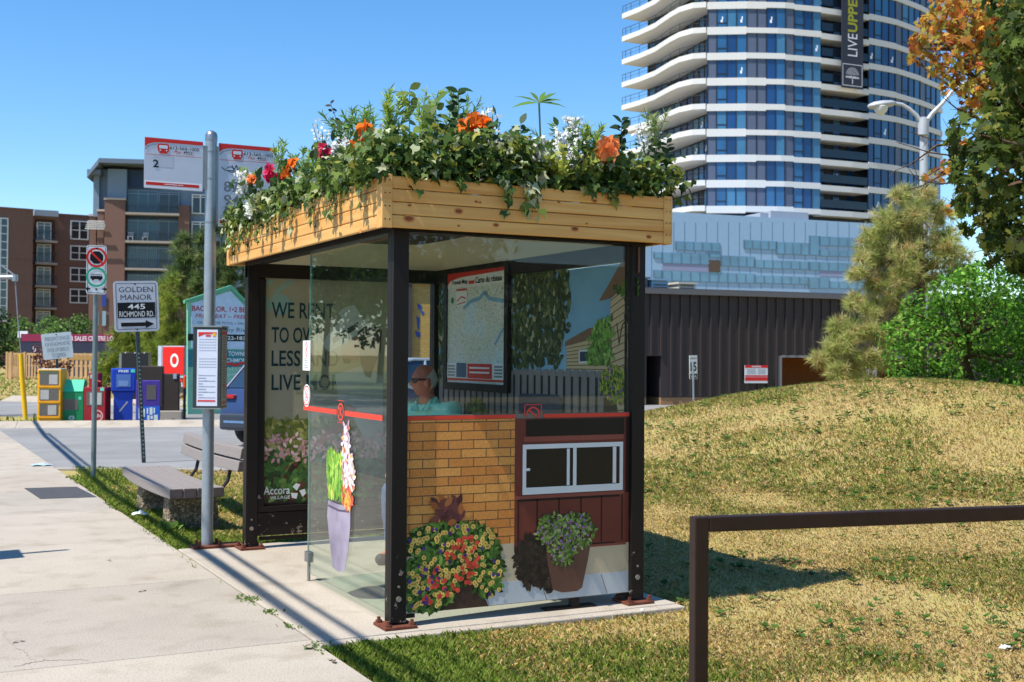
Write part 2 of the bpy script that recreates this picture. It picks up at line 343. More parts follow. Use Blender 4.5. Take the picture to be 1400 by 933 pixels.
greym = flat('grey_cladding', (112, 130, 150), .6, .06)
slabc = flat('balcony_concrete', (150, 142, 135), .8, .08)
railm = flat('dark_railing', (45, 52, 58), .5)
navy = flat('navy_panel', (38, 56, 84), .5); bluef = flat('blue_grey_frame', (120, 140, 162), .5)

def window(f, th, p0, p1, y0, y1, cols=2, ref=None, rows=(0.45,), fr=whitef, gl=gdark, t=.14):
    mb = MB(); u0, u1 = f.u(p0), f.u(p1); r = ref or p0; z0, z1 = f.z(r, y1), f.z(r, y0)
    f.box(mb, u0, u1, z0, z0+t, 0.02, .14); f.box(mb, u0, u1, z1-t, z1, .02, .14)
    for k in range(cols+1):
        uc = u0+t/2+(u1-u0-t)*k/cols; f.box(mb, uc-t/2, uc+t/2, z0+t, z1-t, .02, .13)
    for q in rows: zc = z0+(z1-z0)*q; f.box(mb, u0+t, u1-t, zc-.05, zc+.05, .02, .11)
    w_ = mb.build('window', fr, th); mb = MB(); f.box(mb, u0+.02, u1-.02, z0+.02, z1-.02, .012, .05); mb.build('pane', gl, w_)
    return w_
def balcony(f, th, p0, p1, ytop, yslab, ref, dep=1.5, gaps=10):
    mb = MB(); u0, u1 = f.u(p0), f.u(p1); zs, zt = f.z(ref, yslab), f.z(ref, ytop)
    f.box(mb, u0, u1, zs-.25, zs, .01, dep); b = mb.build('balcony', slabc, th)
    mb = MB(); f.box(mb, u0, u1, zt-.06, zt, dep-.1, dep-.02); f.box(mb, u0, u1, zs+.08, zs+.14, dep-.09, dep-.03)
    for uc in (u0, u1-.06): f.box(mb, uc, uc+.06, zt-.06, zt, .02, dep-.1)
    n = max(3, int((u1-u0)/.22))
    for k in range(n+1): uc = u0+(u1-u0-.04)*k/n; f.box(mb, uc, uc+.03, zs, zt-.06, dep-.08, dep-.04)
    mb.build('railing', railm, b); return b

# --- brown brick apartment building at the far left
A = Fac(-70, 136, 43, 141); B = Fac(41, 144, 134, 148)
t = thing('apartment_building', 'long brown brick apartment building with balconies left of the grey topped tower block', 'building', A.o)
mb = MB(); A.box(mb, 0, A.u(43), -.5, A.z(43, 288), -14, 0); A.box(mb, 0, A.u(43)+.02, A.z(43, 288), A.z(43, 286), -14, .12)
B.box(mb, B.u(41), B.u(134), -.5, B.z(125, 297), -12, 0); B.box(mb, B.u(75), B.u(134), B.z(125, 297), B.z(125, 295), -12, .12)
for z_ in (356, 388, 419): A.box(mb, 0, A.u(43)-.01, A.z(20, z_), A.z(20, z_)+.12, 0, .04); B.box(mb, B.u(75), B.u(134), B.z(90, z_-26), B.z(90, z_-26)+.1, 0, .04)
mb.build('wall', brickL, t)
mb = MB(); B.pbox(mb, 42, 75, 289, 297, .1, 1.3, 60); mb.build('canopy', flat('canopy_steel', (150, 160, 170), .5), t)
window(A, t, -12, 9, 298, 440, 2, 5, [k/13 for k in range(1, 13)], whitef, gteal)
for y0, y1 in ((302, 328), (336, 356), (366, 386), (395, 415), (441, 462)): window(B, t, 94, 119, y0, y1, 2, 105, (.5,))
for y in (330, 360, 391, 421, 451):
    mb = MB(); B.pbox(mb, 45, 73, y-30, y-4, .0, .03, 60); mb.build('recess_shade', flat('shaded_brick', (70, 52, 46), .9), t)  # shade behind each balcony, painted as a darker brick sheet on the wall
    window(B, t, 48, 68, y-26, y-1, 2, 60, (.82,), whitef, gteal)
    balcony(B, t, 44, 74, y-13, y, 60, 1.4)
# --- the taller block with the grey roof
C = Fac(118, 140, 305, 142.5)
t = thing('apartment_building', 'taller brick and glass apartment block with grey overhanging roof, behind the bus stop sign', 'building', C.o)
mb = MB(); C.box(mb, C.u(143), C.u(171), -.5, C.z(155, 276), -6, 1.2); C.box(mb, C.u(132), C.u(141), -.5, C.z(136, 291), -6, .6); C.box(mb, C.u(121), C.u(130), -.5, C.z(125, 297), -6, .3)
C.box(mb, C.u(243), C.u(258), -.5, C.z(250, 282), -6, .9)
mb.build('brick_pier', brickL, t)
mb = MB(); C.box(mb, C.u(126), C.u(330), -.5, C.z(200, 234), -7, -.2); C.box(mb, C.u(126), C.u(134), C.z(130, 297), C.z(130, 240), -6, .5); C.box(mb, C.u(146), C.u(172), C.z(160, 275), C.z(160, 233), -6, .9); mb.build('wall', greym, t)
for y in (275, 290, 296):
    p0, p1 = {275: (142, 172), 290: (131, 142), 296: (120, 131)}[y]
    mb = MB(); C.box(mb, C.u(p0), C.u(p1), C.z(p0, y), C.z(p0, y)+.25, -6, {275: 1.3, 290: .7, 296: .4}[y]); mb.build('pier_cap', flat('cap_stone', (176, 160, 150), .8), t)
mb = MB(); C.box(mb, C.u(137), C.u(345), C.z(200, 229), C.z(200, 223), -8, 2.6)
C.box(mb, C.u(120), C.u(138)-.02, C.z(128, 241), C.z(128, 235), -8, 1.8)
mb.prism([C.pl.p(C.u(137), C.z(137, 229), 2.6), C.pl.p(C.u(137), C.z(137, 222), 2.6), C.pl.p(C.u(120), C.z(120, 240), 1.8), C.pl.p(C.u(120), C.z(120, 246), 1.8)], -C.n*9)
mb.build('roof', flat('roof_metal', (98, 112, 130), .5), t)
mb = MB(); C.pbox(mb, 173, 330, 233, 258, -.1, .06, 200); mb.build('upper_band', navy, t)
for i, (y0, y1) in enumerate(((260, 293), (297, 331), (334, 368), (372, 404), (408, 440))):
    window(C, t, 173, 214, y0+1, y1, 3, 200, (.86,), bluef, gteal, .08); window(C, t, 215, 243, y0+3, y1, 2, 220, (.9,), bluef, gdark, .09)
    if i: mb = MB(); C.pbox(mb, 172, 244, y0-4, y0+3, .05, .3, 200); mb.build('spandrel', navy, t)
    balcony(C, t, 172, 245, y1-13, y1, 200, 1.6)
for y0, y1 in ((266, 293), (303, 330), (342, 368), (378, 404)): window(C, t, 260, 284, y0, y1, 2, 270, (.85,), whitef, gdark)
mb = MB()
for k in range(5): C.pbox(mb, 119, 145, 303+k*3-0, 304.2+k*3, .7+.35*k, .85+.35*k, 130)

mb.build('trellis', flat('trellis_white', (210, 210, 205), .6), t)
for (p0, p1, y0, y1, c) in ((141, 147, 404, 420, (40, 66, 140)), (134, 137, 428, 446, (120, 150, 165)), (142, 147, 426, 446, (130, 160, 175))):
    mb = MB(); C.pbox(mb, p0, p1, y0, y1, 1.3, 1.36, 143); mb.build('banner', flat('banner_%d' % y0, c), t)
t0 = thing('patio_chair', 'white plastic patio chair on a balcony of the tall brick block', 'chair', C.pl.p(C.u(198), C.z(200, 331), .8), group='white patio chairs on the balcony')
def patio(tt, uc):
    z0 = C.z(200, 331); mb = MB()
    for du in (-.28, .24): C.box(mb, uc+du, uc+du+.06, z0, z0+.45, .5, .56); C.box(mb, uc+du, uc+du+.06, z0, z0+.95, 1.0, 1.06) if 0 else C.box(mb, uc+du, uc+du+.06, z0, z0+.45, 1.0, 1.06)
    C.box(mb, uc-.3, uc+.3, z0+.45, z0+.5, .46, 1.08); mb.build('seat', whitef, tt)
    mb = MB()
    for k in range(5): C.box(mb, uc-.28+k*.13, uc-.22+k*.13, z0+.5, z0+.95, .44, .5)
    C.box(mb, uc-.32, uc+.34, z0+.95, z0+1.02, .43, .51); mb.build('backrest', whitef, tt)
patio(t0, C.u(198)); t1 = thing('patio_chair', 'white plastic patio chair on a balcony, nearer the brick pier of the tall block', 'chair', C.pl.p(C.u(178), C.z(200, 331), .8), group='white patio chairs on the balcony'); patio(t1, C.u(178))
t0['label'] = 'white plastic patio chair on a balcony, farther from the brick pier of the tall block'

# --- the curved glass tower
TP = [(846, 153.5), (853, 152), (880, 148.5), (903, 145), (925, 140.5), (943, 137.3), (965, 136), (1020, 135.6), (1070, 135.8), (1120, 137), (1170, 139), (1220, 142), (1255, 146), (1286, 151)]
_tx = np.array([PD(a, 485, d)[:2] for a, d in TP]); _tp = np.array([a for a, d in TP], float)
def tw(px, off=0.):
    x, y = np.interp(px, _tp, _tx[:, 0]), np.interp(px, _tp, _tx[:, 1])
    e = 8.; tx = np.interp(px+e, _tp, _tx[:, 0])-np.interp(px-e, _tp, _tx[:, 0]); ty = np.interp(px+e, _tp, _tx[:, 1])-np.interp(px-e, _tp, _tx[:, 1])
    if px+e > 1286 or px-e < 846:
        a, b = (1262, 1286) if px > 1000 else (846, 870); tx, ty = np.interp(b, _tp, _tx[:, 0])-np.interp(a, _tp, _tx[:, 0]), np.interp(b, _tp, _tx[:, 1])-np.interp(a, _tp, _tx[:, 1])
    l = math.hypot(tx, ty); return Vector((x+ty/l*off, y-tx/l*off))
def tband(mb, pxs, z0, z1, o0, o1):
    for a, b in zip(pxs[:-1], pxs[1:]):
        q = [tw(a, o0), tw(b, o0), tw(b, o1), tw(a, o1)]; mb.prism([(*p, z0) for p in q], (0, 0, z1-z0))
    return mb
tower = thing('glass_tower', 'tall curved glass apartment tower with white floor bands', 'building', (*tw(1060), 0))
core = MB(); ring_ = [tw(p, -2.4) for p in np.linspace(862, 1286, 22)]; bk = [ring_[-1]+Vector((9, 22)), ring_[0]+Vector((22, 22))]
core.prism([(*p, 0) for p in ring_+bk], (0, 0, 52)); core.build('core_wall', flat('tower_core', (62, 68, 78), .7), tower)
whiteb = flat('white_band', (208, 206, 203), .6, .03)
tb = [pm('tower_glass_deep', S(24, 60, 108), .05, .35, .12, spec=.7), pm('tower_glass_mid', S(44, 92, 136), .05, .3, .12, spec=.7), pm('tower_glass_pale', S(62, 110, 144), .08, .25, .2, spec=.7),
      flat('tower_grey_panel', (84, 94, 116), .4, .05), flat('tower_mullion', (36, 42, 54), .5), flat('sticker_white', (225, 230, 238), .6), pm('loggia_glass', S(24, 34, 46), .1, .2, .2, spec=.5)]
Z0, FH = ZD(965, 281, 136), 2.87
midc = [965, 977, 991, 1004, 1018, 1032, 1045, 1058, 1071, 1083, 1096, 1108, 1120]; midt = [3, 1, 0, 1, 3, 3, 0, 1, 3, 1, 0, 2]
rigc = [1185, 1193, 1203, 1213, 1222, 1231, 1240, 1248, 1256, 1264, 1271, 1278, 1285]; rigt = [0, 1, 0, 0, 3, 0, 1, 0, 3, 0, 0, 1]
def bay(cols, types, z0, z1, off, k, name='window_bay'):
    mb = MB()
    for i, ty in enumerate(types):
        a, b = cols[i], cols[i+1]
        if ty < 3 and RD.random() < .25: ty = RD.choice([0, 1, 2])
        g = .12*(b-a); mb.mat(4); tband(mb, [a, a+g*.7], z0, z1, off-.1, off+.08)
        mb.mat(ty); tband(mb, [a+g*.7, b], z0, z1, off-.1, off)
        if ty < 3 and i % 3 == 1: mb.mat(4); tband(mb, [a+g, b], z0+.75, z0+.85, off, off+.05)
        if ty < 3 and RD.random() < .10:
            mb.mat(5); c = (a+b)/2; tband(mb, [c-1, c+1.6], z0+.8, z0+1.15, off+.001, off+.02); tband(mb, [c+.6, c+2.2], z0+1.15, z0+1.5, off+.001, off+.02)
    mb.build(name, tb, tower)
for k in range(-1, 11):
    zt = Z0+FH*k                                           # top of this floor's band
    if k == -1: zt = Z0-.0; 
    if k >= 0:
        mb = MB(); s = .92
        stops = [965, RD.choice([1018, 1032, 1045]), RD.choice([1071, 1083]), 1120, 1185, 1222, 1256, 1286]; hs = [(-.06, .80), (-.08, .64), (-.2, .6), (-.25, .64), (-.08, .66), (-.08, .62), (-.12, .62)]
        if k % 2: hs = [(-.02, .85), (-.12, .6), (-.12, .68), (-.3, .64), (-.05, .7), (-.12, .62), (-.12, .62)]
        for (a, b), (dz, hh) in zip(zip(stops[:-1], stops[1:]), hs): tband(mb, list(np.linspace(a, b, 4)), zt+dz-hh, zt+dz, -.6 if (a < 1120 or a >= 1185) else -2.4, .18)
        mb.build('floor_band', whiteb, tower)
        mb = MB(); edge = [857, 861, 868, 880, 892, 903, 912, 925, 937, 950, 963.5]; offs = [1.0]*5+[1.0, 1.05, 1.1, 1.05, .8, .2]
        fr = [tw(p, o_) for p, o_ in zip(edge, offs)]; bk_ = [tw(p, -2.3) for p in reversed(edge)]
        mb.prism([(*p, zt-.62) for p in fr+bk_], (0, 0, .62)); b_ = mb.build('balcony', whiteb, tower)
        mb = MB()
        for (p, o_), (q, o2) in zip(list(zip(edge, offs))[:-1], list(zip(edge, offs))[1:]):
            a, c = tw(p, o_-.1), tw(q, o2-.1); mb.tube([(*a, zt+.95), (*c, zt+.95)], .035, 4); mb.tube([(*a, zt), (*a, zt+.95)], .03, 4); mb.tube([(*a, zt+.5), (*c, zt+.5)], .02, 4)
        mb.build('railing', railm, b_)
    z0, z1 = zt-.32, zt+FH-.70
    if k == -1: continue
    for i in range(0, 12, 4): bay(midc[i:i+5], midt[i:i+4], z0, z1, 0, k)
    for i in range(0, 12, 4): bay(rigc[i:i+5], rigt[i:i+4], z0, z1, 0, k)
    bal = [866, 874, 882, 890, 898, 906, 914, 922, 930, 938, 946, 955, 964]
    bay(bal, [RD.choice([0, 0, 1, 1, 2, 4]) for _ in range(12)], zt, zt+FH-.85, -2.2, k, 'balcony_glazing')
    bay([1120, 1131, 1142, 1153, 1164, 1175, 1185], [4, 0, 4, 0, 4, 0], zt, zt+FH-.85, -2.2, k, 'loggia_glazing')
    mb = MB(); tband(mb, [1121, 1152, 1184], zt+.05, zt+.95, .06, .1); mb.build('glass_rail', tb[6], tower)
mb = MB(); tband(mb, list(np.linspace(890, 1280, 14)), Z0-1.9, Z0-.8, -2, -1.2); mb.build('lower_recess', tb[4], tower)
# banner on the tower
bo = thing('vertical_banner', 'long dark vertical banner hanging down the curved tower', 'banner', (*tw(1156, 1.2), 30))
a, c = tw(1142, .9), tw(1171, .9); pl = Plane((a.x, a.y, 0), (c.x-a.x, c.y-a.y, 0)); bw_ = (c-a).length
zb = pl.px(1156, 120)[1]
mb = MB(); pl.rect(mb, 0, bw_, zb, zb+24, 0, .08); mb.build('banner_sheet', flat('banner_charcoal', (50, 55, 68), .8), bo)
pv = Plane(pl.p(0, 0), (0, 0, 1), -pl.ux)                 # lettering reads upward
zz = pl.px(1156, 76)[1]; lh = bw_*.44
def vtext(s_, za, zb_, m, bold): pv.text(bo, s_, za, -bw_*.72, lh, zb_-za, m, .02, 'L', bold)
vtext('LIVE', zz, pl.px(1156, 45)[1], flat('banner_white', (214, 214, 220)), 0); vtext('UPPER', pl.px(1156, 43)[1], pl.px(1156, -15)[1], flat('banner_lime', (150, 150, 40)), .03)
lw = flat('banner_white', (214, 214, 220)); mb = MB(); z1_, z2_ = pl.px(1156, 117)[1], pl.px(1156, 87)[1]; e = .07
for q in ((.13, bw_-.13, z1_, z1_+e), (.13, bw_-.13, z2_-e, z2_), (.13, .13+e, z1_, z2_), (bw_-.13-e, bw_-.13, z1_, z2_)): pl.rect(mb, *q, .012)
zc = z1_+(z2_-z1_)*.48
for rr in (.82, .66, .50, .34, .18): pl.ring(mb, bw_/2, zc, rr*bw_*.36-.05, rr*bw_*.36, .014, 24, 8, 172)
pl.rect(mb, bw_/2-.05, bw_/2+.05, z1_+.25, zc-.35, .014)
mb.build('emblem', lw, bo); pl.text(bo, 'minto', bw_/2, zc-.32, .3, bw_*.62, lw, .02, 'C', .04)

# --- the low blue panelled podium in front of the tower
P = Fac(878, 116, 1195, 125)
t = thing('panelled_podium', 'low pale blue panelled building with staggered window strips below the tower', 'building', P.o)
pan = flat('blue_panel', (146, 176, 206), .45, .05); gpod = pm('podium_glass', S(98, 140, 168), .08, .25, .3, spec=.7)
mb = MB(); ut = lambda p: P.u(p)
mb.prism([P.pl.p(P.u(p), z_, 0) for p, z_ in ((878, -.5), (1195, -.5), (1195, P.z(1195, 306)), (920, P.z(960, 292)), (890, P.z(890, 300)), (878, P.z(878, 304)))], -P.n*14)
mb.build('wall', pan, t)
mb = MB()
for p in range(890, 1195, 15): P.box(mb, P.u(p)-.03, P.u(p)+.03, P.z(p, 395), P.z(p, 304), .0, .012)
mb.build('panel_joint', flat('joint_dark', (96, 122, 150), .7), t)
cx = lambda v: 840+v/3.043; cyy = lambda v: 200+v/3.043
for p0, p1, y0, y1 in ((250, 435, 395, 430), (535, 670, 390, 425), (670, 805, 398, 447), (808, 850, 372, 452), (850, 1080, 375, 412), (850, 1080, 432, 455), (160, 195, 440, 465), (195, 390, 442, 485), (390, 438, 440, 461), (440, 580, 455, 497), (580, 804, 472, 505), (808, 1080, 480, 515), (160, 195, 515, 545), (195, 580, 518, 558), (582, 803, 537, 568), (805, 890, 545, 590), (892, 1080, 562, 590)):
    mb = MB(); a, b = P.u(cx(p0)), P.u(cx(p1)); z0, z1 = P.z(cx(p0), cyy(y1)), P.z(cx(p0), cyy(y0)); P.box(mb, a, b, z0, z1, .004, .03); w_ = mb.build('window', gpod, t)
    mb = MB(); n = max(1, round((b-a)/1.05))
    for k in range(n+1): u_ = a+(b-a)*k/n; P.box(mb, u_-.035, u_+.035, z0, z1, .032, .07)
    P.box(mb, a+.036, b-.036, z0-.06, z0, .032, .075); mb.build('mullion', flat('mullion_slate', (96, 120, 142), .5), w_)
mb = MB(); P.pbox(mb, cx(390), cx(437), cyy(474), cyy(523), .035, .08); mb.build('vent_panel', flat('brown_vent', (92, 78, 66), .7), t)
mb = MB(); P.pbox(mb, cx(196), cx(389), cyy(487), cyy(517), .005, .03); P.pbox(mb, cx(850), cx(948), cyy(517), cyy(540), .005, .03); mb.build('mauve_panel', flat('mauve_panel', (140, 146, 178), .5), t)
mb = MB(); P.pbox(mb, 1064, 1116, 286, 303, -6, -1.5); P.pbox(mb, 1053, 1063.6, 288, 303, -6, -2); mb.build('roof_block', flat('bare_concrete', (150, 156, 166), .85), t)

# --- the dark ribbed metal building
D = Fac(860, 39.2, 1420, 45.5)
t = thing('ribbed_metal_building', 'low dark brown ribbed metal building on a brick base beyond the mound', 'building', D.o)
dm = pm('dark_ribbed_metal', S(58, 50, 49), .6, .06, 1.5, spec=.3); zt = D.z(893, 402)
u0, u1 = D.u(860)-6, D.u(1420)+8; ud0, ud1 = D.u(884), D.u(904); ug0, ug1 = D.u(1063), D.u(1300); zg = D.z(1090, 486); zd = D.z(893, 487); zbr = D.z(950, 543)
mb = MB()
D.box(mb, u0, ud0, zbr, zt, -8, 0); D.box(mb, ud0, ud1, zd, zt, -.3, 0); D.box(mb, ud1, ug0, zbr, zt, -8, 0); D.box(mb, ug0, ug1, zg, zt, -.4, 0); D.box(mb, ug1, u1, zbr, zt, -8, 0); D.box(mb, ud0, ud1, -.3, zd, -8, -2.5); D.box(mb, ud0, ug1, zt-.15, zt-.02, -8, -.42)
u = u0+.1
while u < u1-.1:
    z0 = zg+.02 if ug0-.05 < u < ug1+.05 else (zd+.02 if ud0-.05 < u < ud1+.05 else zbr+.02)
    D.box(mb, u, u+.06, z0, zt-.02, .0, .055); u += .37
mb.build('ribbed_cladding', dm, t)
mb = MB(); D.box(mb, u0-.1, u1+.1, zt, zt+.14, -8, .16); D.box(mb, u0-.1, u1+.1, zt+.14, zt+.2, -8, .1); mb.build('roof_edge', flat('roof_edge_steel', (96, 94, 96), .4), t)
brk = None
def brickmat(name, c1, c2, mort, bw=.215, bh=.075, ms=.01, rough=.85, axis='XZ', var=.0):
    if name in MC: return MC[name]
    m, tr, b = mk(name); MC[name] = m; b.inputs['Roughness'].default_value = rough; b.inputs['Specular IOR Level'].default_value = .2
    tc = tr.nodes.new('ShaderNodeTexCoord'); mp = tr.nodes.new('ShaderNodeMapping'); tr.links.new(tc.outputs['Object'], mp.inputs[0])
    if axis == 'XZ': mp.inputs['Rotation'].default_value = (rad(-90), 0, 0)
    br = tr.nodes.new('ShaderNodeTexBrick'); br.inputs['Scale'].default_value = 1; br.inputs['Brick Width'].default_value = bw; br.inputs['Row Height'].default_value = bh; br.inputs['Mortar Size'].default_value = ms; br.inputs['Mortar Smooth'].default_value = .1
    br.inputs['Color1'].default_value = (*c1, 1); br.inputs['Color2'].default_value = (*c2, 1); br.inputs['Mortar'].default_value = (*mort, 1); br.inputs['Bias'].default_value = 0
    tr.links.new(mp.outputs[0], br.inputs['Vector']); nz = tr.nodes.new('ShaderNodeTexNoise'); nz.inputs['Scale'].default_value = 60; nz.inputs['Detail'].default_value = 5; tr.links.new(tc.outputs['Object'], nz.inputs['Vector'])
    mx = tr.nodes.new('ShaderNodeMix'); mx.data_type = 'RGBA'; mx.blend_type = 'MULTIPLY'; mx.inputs['Factor'].default_value = .5; cr = tr.nodes.new('ShaderNodeValToRGB'); cr.color_ramp.elements[0].color = (.55, .55, .55, 1); cr.color_ramp.elements[0].position = .25; cr.color_ramp.elements[1].position = .65
    tr.links.new(nz.outputs['Fac'], cr.inputs[0]); tr.links.new(br.outputs['Color'], mx.inputs['A']); tr.links.new(cr.outputs[0], mx.inputs['B']); tr.links.new(mx.outputs['Result'], b.inputs['Base Color']); return m
yb = brickmat('tan_brick', S(178, 132, 84), S(160, 112, 72), S(140, 122, 100))
mb = MB(); D.box(mb, u0, ud0, -.3, zbr-.01, -8, -.02); D.box(mb, ud1, ug0, -.3, zbr-.01, -8, -.02); D.box(mb, ug1, u1, -.3, zbr-.01, -8, -.02); mb.build('brick_base', yb, t)
mb = MB(); D.box(mb, D.u(1116), ug1, -.3, zg+.0, -6, -3.2); D.box(mb, ug0, D.u(1116), -.3, zg, -6.5, -5.2)
for k in range(9): D.box(mb, D.u(1116), ug1, .1+k*.28, .13+k*.28, -3.199, -3.17)
mb.build('garage_wall', flat('orange_boards', (150, 88, 46), .7, .12), t)
mb = MB(); D.box(mb, ug0+.02, ug0+.16, -.3, zg-.02, -.4, .03); D.box(mb, ug0+.16, ug1, zg-.08, zg-.0, -.395, .03); D.box(mb, D.u(1097), D.u(1097)+.08, -.3, zg-.09, -3, -2.9); mb.build('door_frame', flat('grey_trim', (120, 118, 122), .5), t)
mb = MB(); D.box(mb, ug0+.3, D.u(1112), -.3, zg-.7, -2.6, -2.5); mb.build('inner_door', flat('dark_door', (46, 40, 40), .6), t)
rp = Plane(D.pl.p(0, 0, .07), D.d)
sg = thing('warning_sign', 'red and white warning notice on the dark ribbed metal wall', 'sign', rp.p(rp.px(1033, 524)[0], rp.px(1033, 524)[1]))
(a, z1_), (b, z0_) = rp.px(1018, 499.5), rp.px(1049, 524)
mb = MB(); rp.rect(mb, a, b, z0_, z1_, .02, .02); mb.build('sign_panel', flat('sign_white', (214, 218, 226), .4), sg)
rdm = flat('sign_red', (200, 30, 34), .4); H = z1_-z0_; mb = MB(); rp.rect(mb, a, b, z1_-.15*H, z1_, .024); rp.rect(mb, a, b, z0_+.36*H, z0_+.44*H, .024); rp.rect(mb, a, b, z0_+.13*H, z0_+.33*H, .024); mb.build('red_band', rdm, sg)
rp.text(sg, 'WARNING', (a+b)/2, z1_-.12*H, .09*H, (b-a)*.42, flat('sign_white', (214, 218, 226), .4), .027, 'C', .03)
mb = MB()
for k in range(5): rp.rect(mb, a+.08, a+(b-a)*.48, z0_+(.52+k*.06)*H, z0_+(.54+k*.06)*H, .024); rp.rect(mb, a+(b-a)*.55, b-.08, z0_+(.52+k*.06)*H, z0_+(.54+k*.06)*H, .024)
mb.build('small_print', flat('print_grey', (150, 154, 166), .5), sg)
for nm, lb, q, m_ in (('roof_vent', 'tan louvred vent box on the roof of the dark ribbed building', (968, 991, 389, 397), flat('vent_tan', (196, 188, 170), .6)), ('roof_unit', 'pale blue steel air unit on the roof of the dark ribbed building', (930, 953, 384, 397), flat('unit_blue', (126, 160, 182), .35)), ('roof_unit', 'low grey air unit near the left end of the dark building roof', (897, 924, 381, 396), flat('unit_grey', (90, 98, 112), .5))):
    o = thing(nm, lb, 'air unit', D.pl.p(D.u(q[0]), zt+.2, -2)); z0 = zt+.14; z1 = D.z(q[0], q[2])+.12
    mb = MB(); D.box(mb, D.u(q[0]), D.u(q[1]), z0, z1, -3.2, -2); mb.build('housing', m_, o, bevel=.02)
    mb = MB(); D.box(mb, D.u(q[0])-.06, D.u(q[1])+.06, z1, z1+.06, -3.28, -1.9); mb.build('lid', m_, o)
    mb = MB()
    for k in range(3): D.box(mb, D.u(q[0])+.05, D.u(q[1])-.05, z0+.1+k*.09, z0+.13+k*.09, -2, -1.97)
    mb.build('louvre', flat('louvre_dark', (60, 60, 64), .6), o)
# --- the yellow brick wall seen through the end of the shelter
Y = Fac(500, 37, 660, 37.8)
t = thing('brick_building', 'yellow brick building with blue wall marks seen through the shelter end', 'building', Y.o)
mb = MB(); Y.box(mb, Y.u(500), Y.u(660), -.3, Y.z(570, 388), -6, 0); mb.build('wall', brickmat('yellow_brick', S(208, 166, 88), S(196, 150, 78), S(170, 146, 104)), t)
mb = MB(); Y.box(mb, Y.u(499), Y.u(661), Y.z(570, 388), Y.z(570, 381), -6, .15); Y.box(mb, Y.u(556), Y.u(562), -.3, Y.z(570, 388), .0, .12); mb.build('trim', flat('roof_trim', (70, 66, 66), .6), t)
mb = MB()
for q in ((570, 415, 577, 425), (574, 424, 580, 432), (569, 432, 574, 452), (567, 452, 575, 462)):
    mb.add([Y.pl.p(*Y.pl.px(a_, b_), .01) for a_, b_ in ((q[0], q[1]), (q[2], q[1]+3), (q[2]-1, q[3]), (q[0]+2, q[3]-2))], [(0, 1, 2, 3)])
mb.build('graffiti', flat('graffiti_blue', (60, 80, 150), .6), t)

# --- the low building behind the viewer, met as a reflection in the front glass
t = thing('brick_building', 'low dark brick building behind the viewer, mirrored faintly in the front glass', 'building', (20, -30, 0))
mb = MB(); mb.box(6, 34, -42, -30, -.1, 4.9); mb.build('wall', pm('dark_red_brick', S(92, 70, 62), .9, .1, 3), t)
mb = MB(); mb.box(5.6, 34.4, -42.4, -29.2, 4.91, 5.25); mb.build('roof', flat('roof_edge_steel', (96, 94, 96), .4), t)
mb = MB()
for k in range(26): mb.box(14.6+k*.3, 14.6+k*.3+.24, -29.9, -29.86, 3.2, 4.4)
mb.build('ribbed_panel', flat('ribbed_pale', (200, 204, 210), .6), t)
for k in range(4):
    mb = MB().box(8+k*5.5, 10.4+k*5.5, -29.98, -29.93, 1, 2.6); mb.build('window', gdark, t)
# ================================================================== THE BUS SHELTER
X0, X1, Y0, Y1, OV, ZR, ZT = 2.57, 4.28, 6.42, 9.61, .12, 2.264, 2.556
bronze = pm('bronze_paint', S(27, 21, 18), .5, .25, 9, spec=.25, bump=.03)
def chipped(name, base, chip, thr, rough=.5):
    if name in MC: return MC[name]
    m, t, b = mk(name); MC[name] = m; b.inputs['Roughness'].default_value = rough; b.inputs['Specular IOR Level'].default_value = .25
    tc = t.nodes.new('ShaderNodeTexCoord'); nz = t.nodes.new('ShaderNodeTexNoise'); nz.inputs['Scale'].default_value = 14; nz.inputs['Detail'].default_value = 9; nz.inputs['Roughness'].default_value = .7
    t.links.new(tc.outputs['Object'], nz.inputs['Vector']); sx = t.nodes.new('ShaderNodeSeparateXYZ'); t.links.new(tc.outputs['Object'], sx.inputs[0])
    mr = t.nodes.new('ShaderNodeMapRange'); mr.inputs[1].default_value = .0; mr.inputs[2].default_value = .55; mr.inputs[3].default_value = .085; mr.inputs[4].default_value = -.05; t.links.new(sx.outputs['Z'], mr.inputs[0])
    ad = t.nodes.new('ShaderNodeMath'); ad.operation = 'ADD'; t.links.new(nz.outputs['Fac'], ad.inputs[0]); t.links.new(mr.outputs[0], ad.inputs[1])
    cr = t.nodes.new('ShaderNodeValToRGB'); cr.color_ramp.interpolation = 'CONSTANT'; e = cr.color_ramp.elements; e[0].color = (*base, 1); e[1].position = thr; e[1].color = (*chip[0], 1); n = e.new(thr+.035); n.color = (*chip[1], 1)
    t.links.new(ad.outputs[0], cr.inputs[0]); t.links.new(cr.outputs[0], b.inputs['Base Color']); return m
postm = chipped('chipped_bronze_paint', S(28, 22, 19), (S(150, 140, 130), S(120, 70, 40)), .66)
rust = pm('rusty_steel', S(122, 66, 44), .85, .35, 14, bump=.4, spec=.2, col2=S(96, 58, 46))
shel = thing('bus_shelter', 'dark bronze framed glass bus shelter with printed panels and ad case', 'bus shelter', ((X0+X1)/2, (Y0+Y1)/2, 0))
